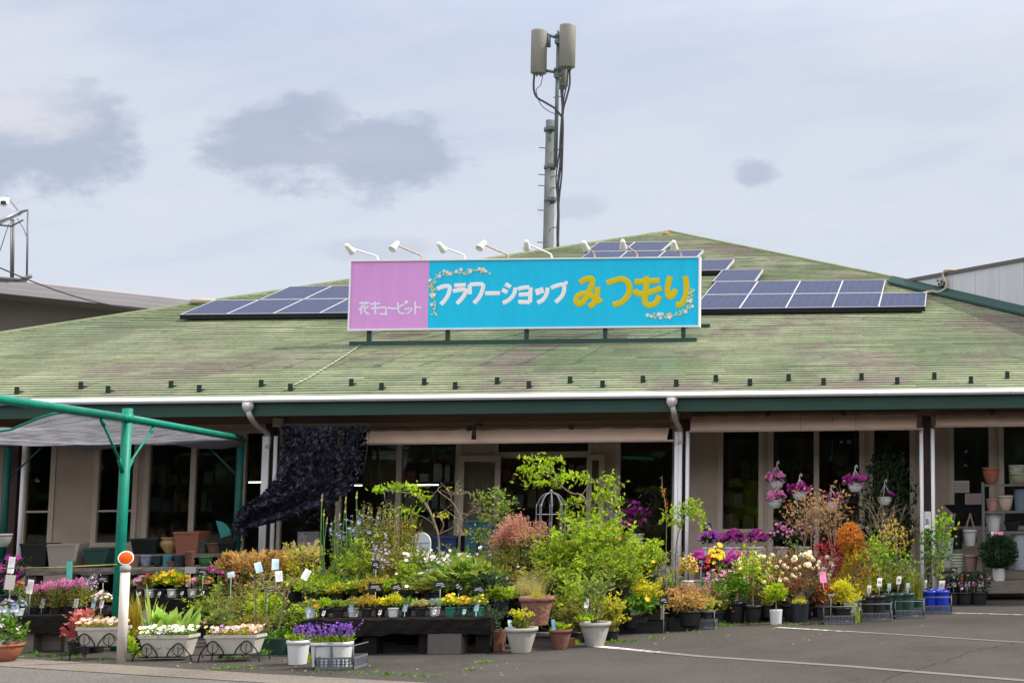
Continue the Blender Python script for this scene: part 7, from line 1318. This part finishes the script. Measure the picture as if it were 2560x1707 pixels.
vs = [(-hw, -.25, zt_), (hw, -.25, zt_), (hw, .25, zt_), (-hw, .25, zt_), (-hw*.55, -.18, zb_2), (hw*.7, -.18, zb_2), (hw*.7, .18, zb_2), (-hw*.55, .18, zb_2)]; g.add(vs, [(4, 5, 6, 7)]+[(j, (j+1) % 4, 4+(j+1) % 4, 4+j)[::-1] for j in range(4)]); g.build('tray', BS, wbw)
g = MB(); 
for x, x2 in ((.1, -.02), (.1, .2), (-.12, -.2)): g.tube([(x, -.18, zb_2), (x2, -.2, zb_2-.42)], .012, n=6)
g.tube([(-.35, -.2, zb_2-.42), (.38, -.2, zb_2-.42)], .014, n=6); g.tube([(.36, -.2, zb_2-.5), (.36, -.2, zb_2-.3)], .018, n=6); g.build('leg_frame', mat('barrow_steel', (.25, .2, .19), .5), wbw)
def notice(label, p0, p1, q0, q1, m_, seed):
    a, b = at(p0, q1, YW-.03), at(p1, q0, YW-.03); t = thing('window_notice', label, 'notice', ((a.x+b.x)/2, YW-.03, a.z)); hw, h = (b.x-a.x)/2, b.z-a.z; g = MB(); g.box((-hw, 0, 0), (hw, .004, h)); g.build('sheet', m_, t); r = random.Random(seed); g = MB()
    for row in range(6):
        x = -hw*.85
        while x < hw*.8: l = r.uniform(.02, .05); g.add([(x, -.002, h*(.12+.13*row)), (min(x+l, hw*.88), -.002, h*(.12+.13*row)), (min(x+l, hw*.88), -.002, h*(.18+.13*row)), (x, -.002, h*(.18+.13*row))], [(0, 1, 2, 3)]); x += l+.015
    g.build('printed_rows', mat('notice_print', (.45, .25, .22), .8), t)
notice('white printed notice on the window right of the brown post', 2381, 2423, 1201, 1231, mat('notice_white', (.62, .60, .55), .7), 1); notice('pinkish printed notice below and right of the white one', 2413, 2454, 1233, 1262, mat('notice_pink', (.58, .47, .48), .7), 2)
a, b = at(2311, 1325, 20.13), at(2327, 1278, 20.13); g = MB(); g.box((a.x, 20.125, a.z), (b.x, 20.137, b.z)); g.cur = 1; g.box((a.x+.02, 20.121, a.z+.08), (b.x-.03, 20.124, b.z-.1)); tag(g.build('post_plate', [CARD, mat('plate_print', (.3, .32, .36), .7)]), 'white plate screwed to the brown post', 'plate')
for (p0, p1, q0, q1, m_, lab) in ((2478, 2508, 1328, 1348, CARD, 'white paper on the rack behind the rosemary bush'), (2485, 2508, 1328, 1340, PINKC, 'pink paper pinned above the rosemary bush')):
    a, b = at(p0, q1, 20.5), at(p1, q0, 20.5); yo = 20.5 if m_ is CARD else 20.48; g = MB(); g.box((a.x, yo, a.z), (b.x, yo+.004, b.z)); tag(g.build('paper_sheet', m_), lab, 'paper')
for (px, lab, fm_) in ((2378, 'pink white carnations in dark pots left under the pale green stack', F_PALE), (2412, 'small red flowers between the carnations below the brown flowerpot', F_RED), (2446, 'rose pink carnations at the corner of the timber step', F_PINK)):
    t_ = plant('potted_flowers', 'potted plant', lab, px, 1430, 52, 19.2, .0, k_bush, DARK, fm_, ('nursery', .17, .12, BLACKP), n=240, leaf=.045, clumps=16, fl=14, frad=.02, stems=False, tags=[(.03, .24, .07, .07), (-.06, .25, .07, .06, PINKC)])
for (px, lab) in ((2385, 'dark crate under the pink white carnations'), (2432, 'dark crate at the corner of the timber step')): crate(lab, px, 1492, 60, hpx=22, depth=.3, m=BS)
card('small black card on the wall above the carnations', 2385, 1424, 16, 12, 19.3, .3)

# ------------------------------------------------------------------ small growth on the asphalt
g = MB(); r = random.Random(9)
def tuft(px, py, n, s):
    for i in range(int(n*.6)):
        p = gnd(px+r.gauss(0, s), py+r.gauss(0, s*.10), 0.002); l = r.uniform(.015, .05); g.leaf(p, V3(r.gauss(0, 1), r.gauss(0, 1), .7), l, l*.45, r=r)
for (px, py, n, s) in ((110, 1640, 110, 40), (40, 1634, 60, 30), (190, 1643, 40, 16), (260, 1650, 40, 20), (560, 1672, 60, 18), (620, 1668, 40, 20), (980, 1685, 60, 20), (1050, 1690, 30, 20), (1180, 1672, 24, 14), (1215, 1655, 30, 12), (1100, 1690, 12, 5), (820, 1678, 30, 30), (900, 1682, 30, 26), (1540, 1604, 60, 14), (1580, 1602, 50, 14), (1520, 1606, 30, 8), (1640, 1596, 40, 16), (1820, 1562, 60, 20), (1880, 1560, 50, 20), (2010, 1558, 50, 24), (2050, 1562, 40, 18), (1960, 1562, 40, 16), (1740, 1580, 30, 10)): tuft(px, py, n, s)
o = g.build('ground_weeds', GREEN); o['kind'] = 'stuff'
g = MB()
for i in range(90):
    px, py = r.choice(((r.uniform(600, 1300), r.uniform(1650, 1690)), (r.uniform(1500, 2350), r.uniform(1545, 1610)), (r.uniform(0, 600), r.uniform(1625, 1690)))); g.leaf(gnd(px, py, .006), V3(r.gauss(0, 1), r.gauss(0, 1), .1), r.uniform(.015, .04), .014, r=r)
o = g.build('fallen_leaves', STRAW); o['kind'] = 'stuff'
# trees across the road behind the camera: they darken the window reflections
g = MB()
for k in range(60):
    cx, cy, h = -110+k*2.4+r.uniform(-1, 1), -24+r.uniform(-3, 3), r.uniform(6.5, 10)
    for i in range(300): g.leaf(V3(cx+r.gauss(0, 1.6), cy+r.gauss(0, 1.2), h*r.uniform(.0, 1)), gp(r), r.uniform(.9, 1.7), r.uniform(.7, 1.1), r=r)
o = g.build('roadside_trees', DARK); o['kind'] = 'stuff'
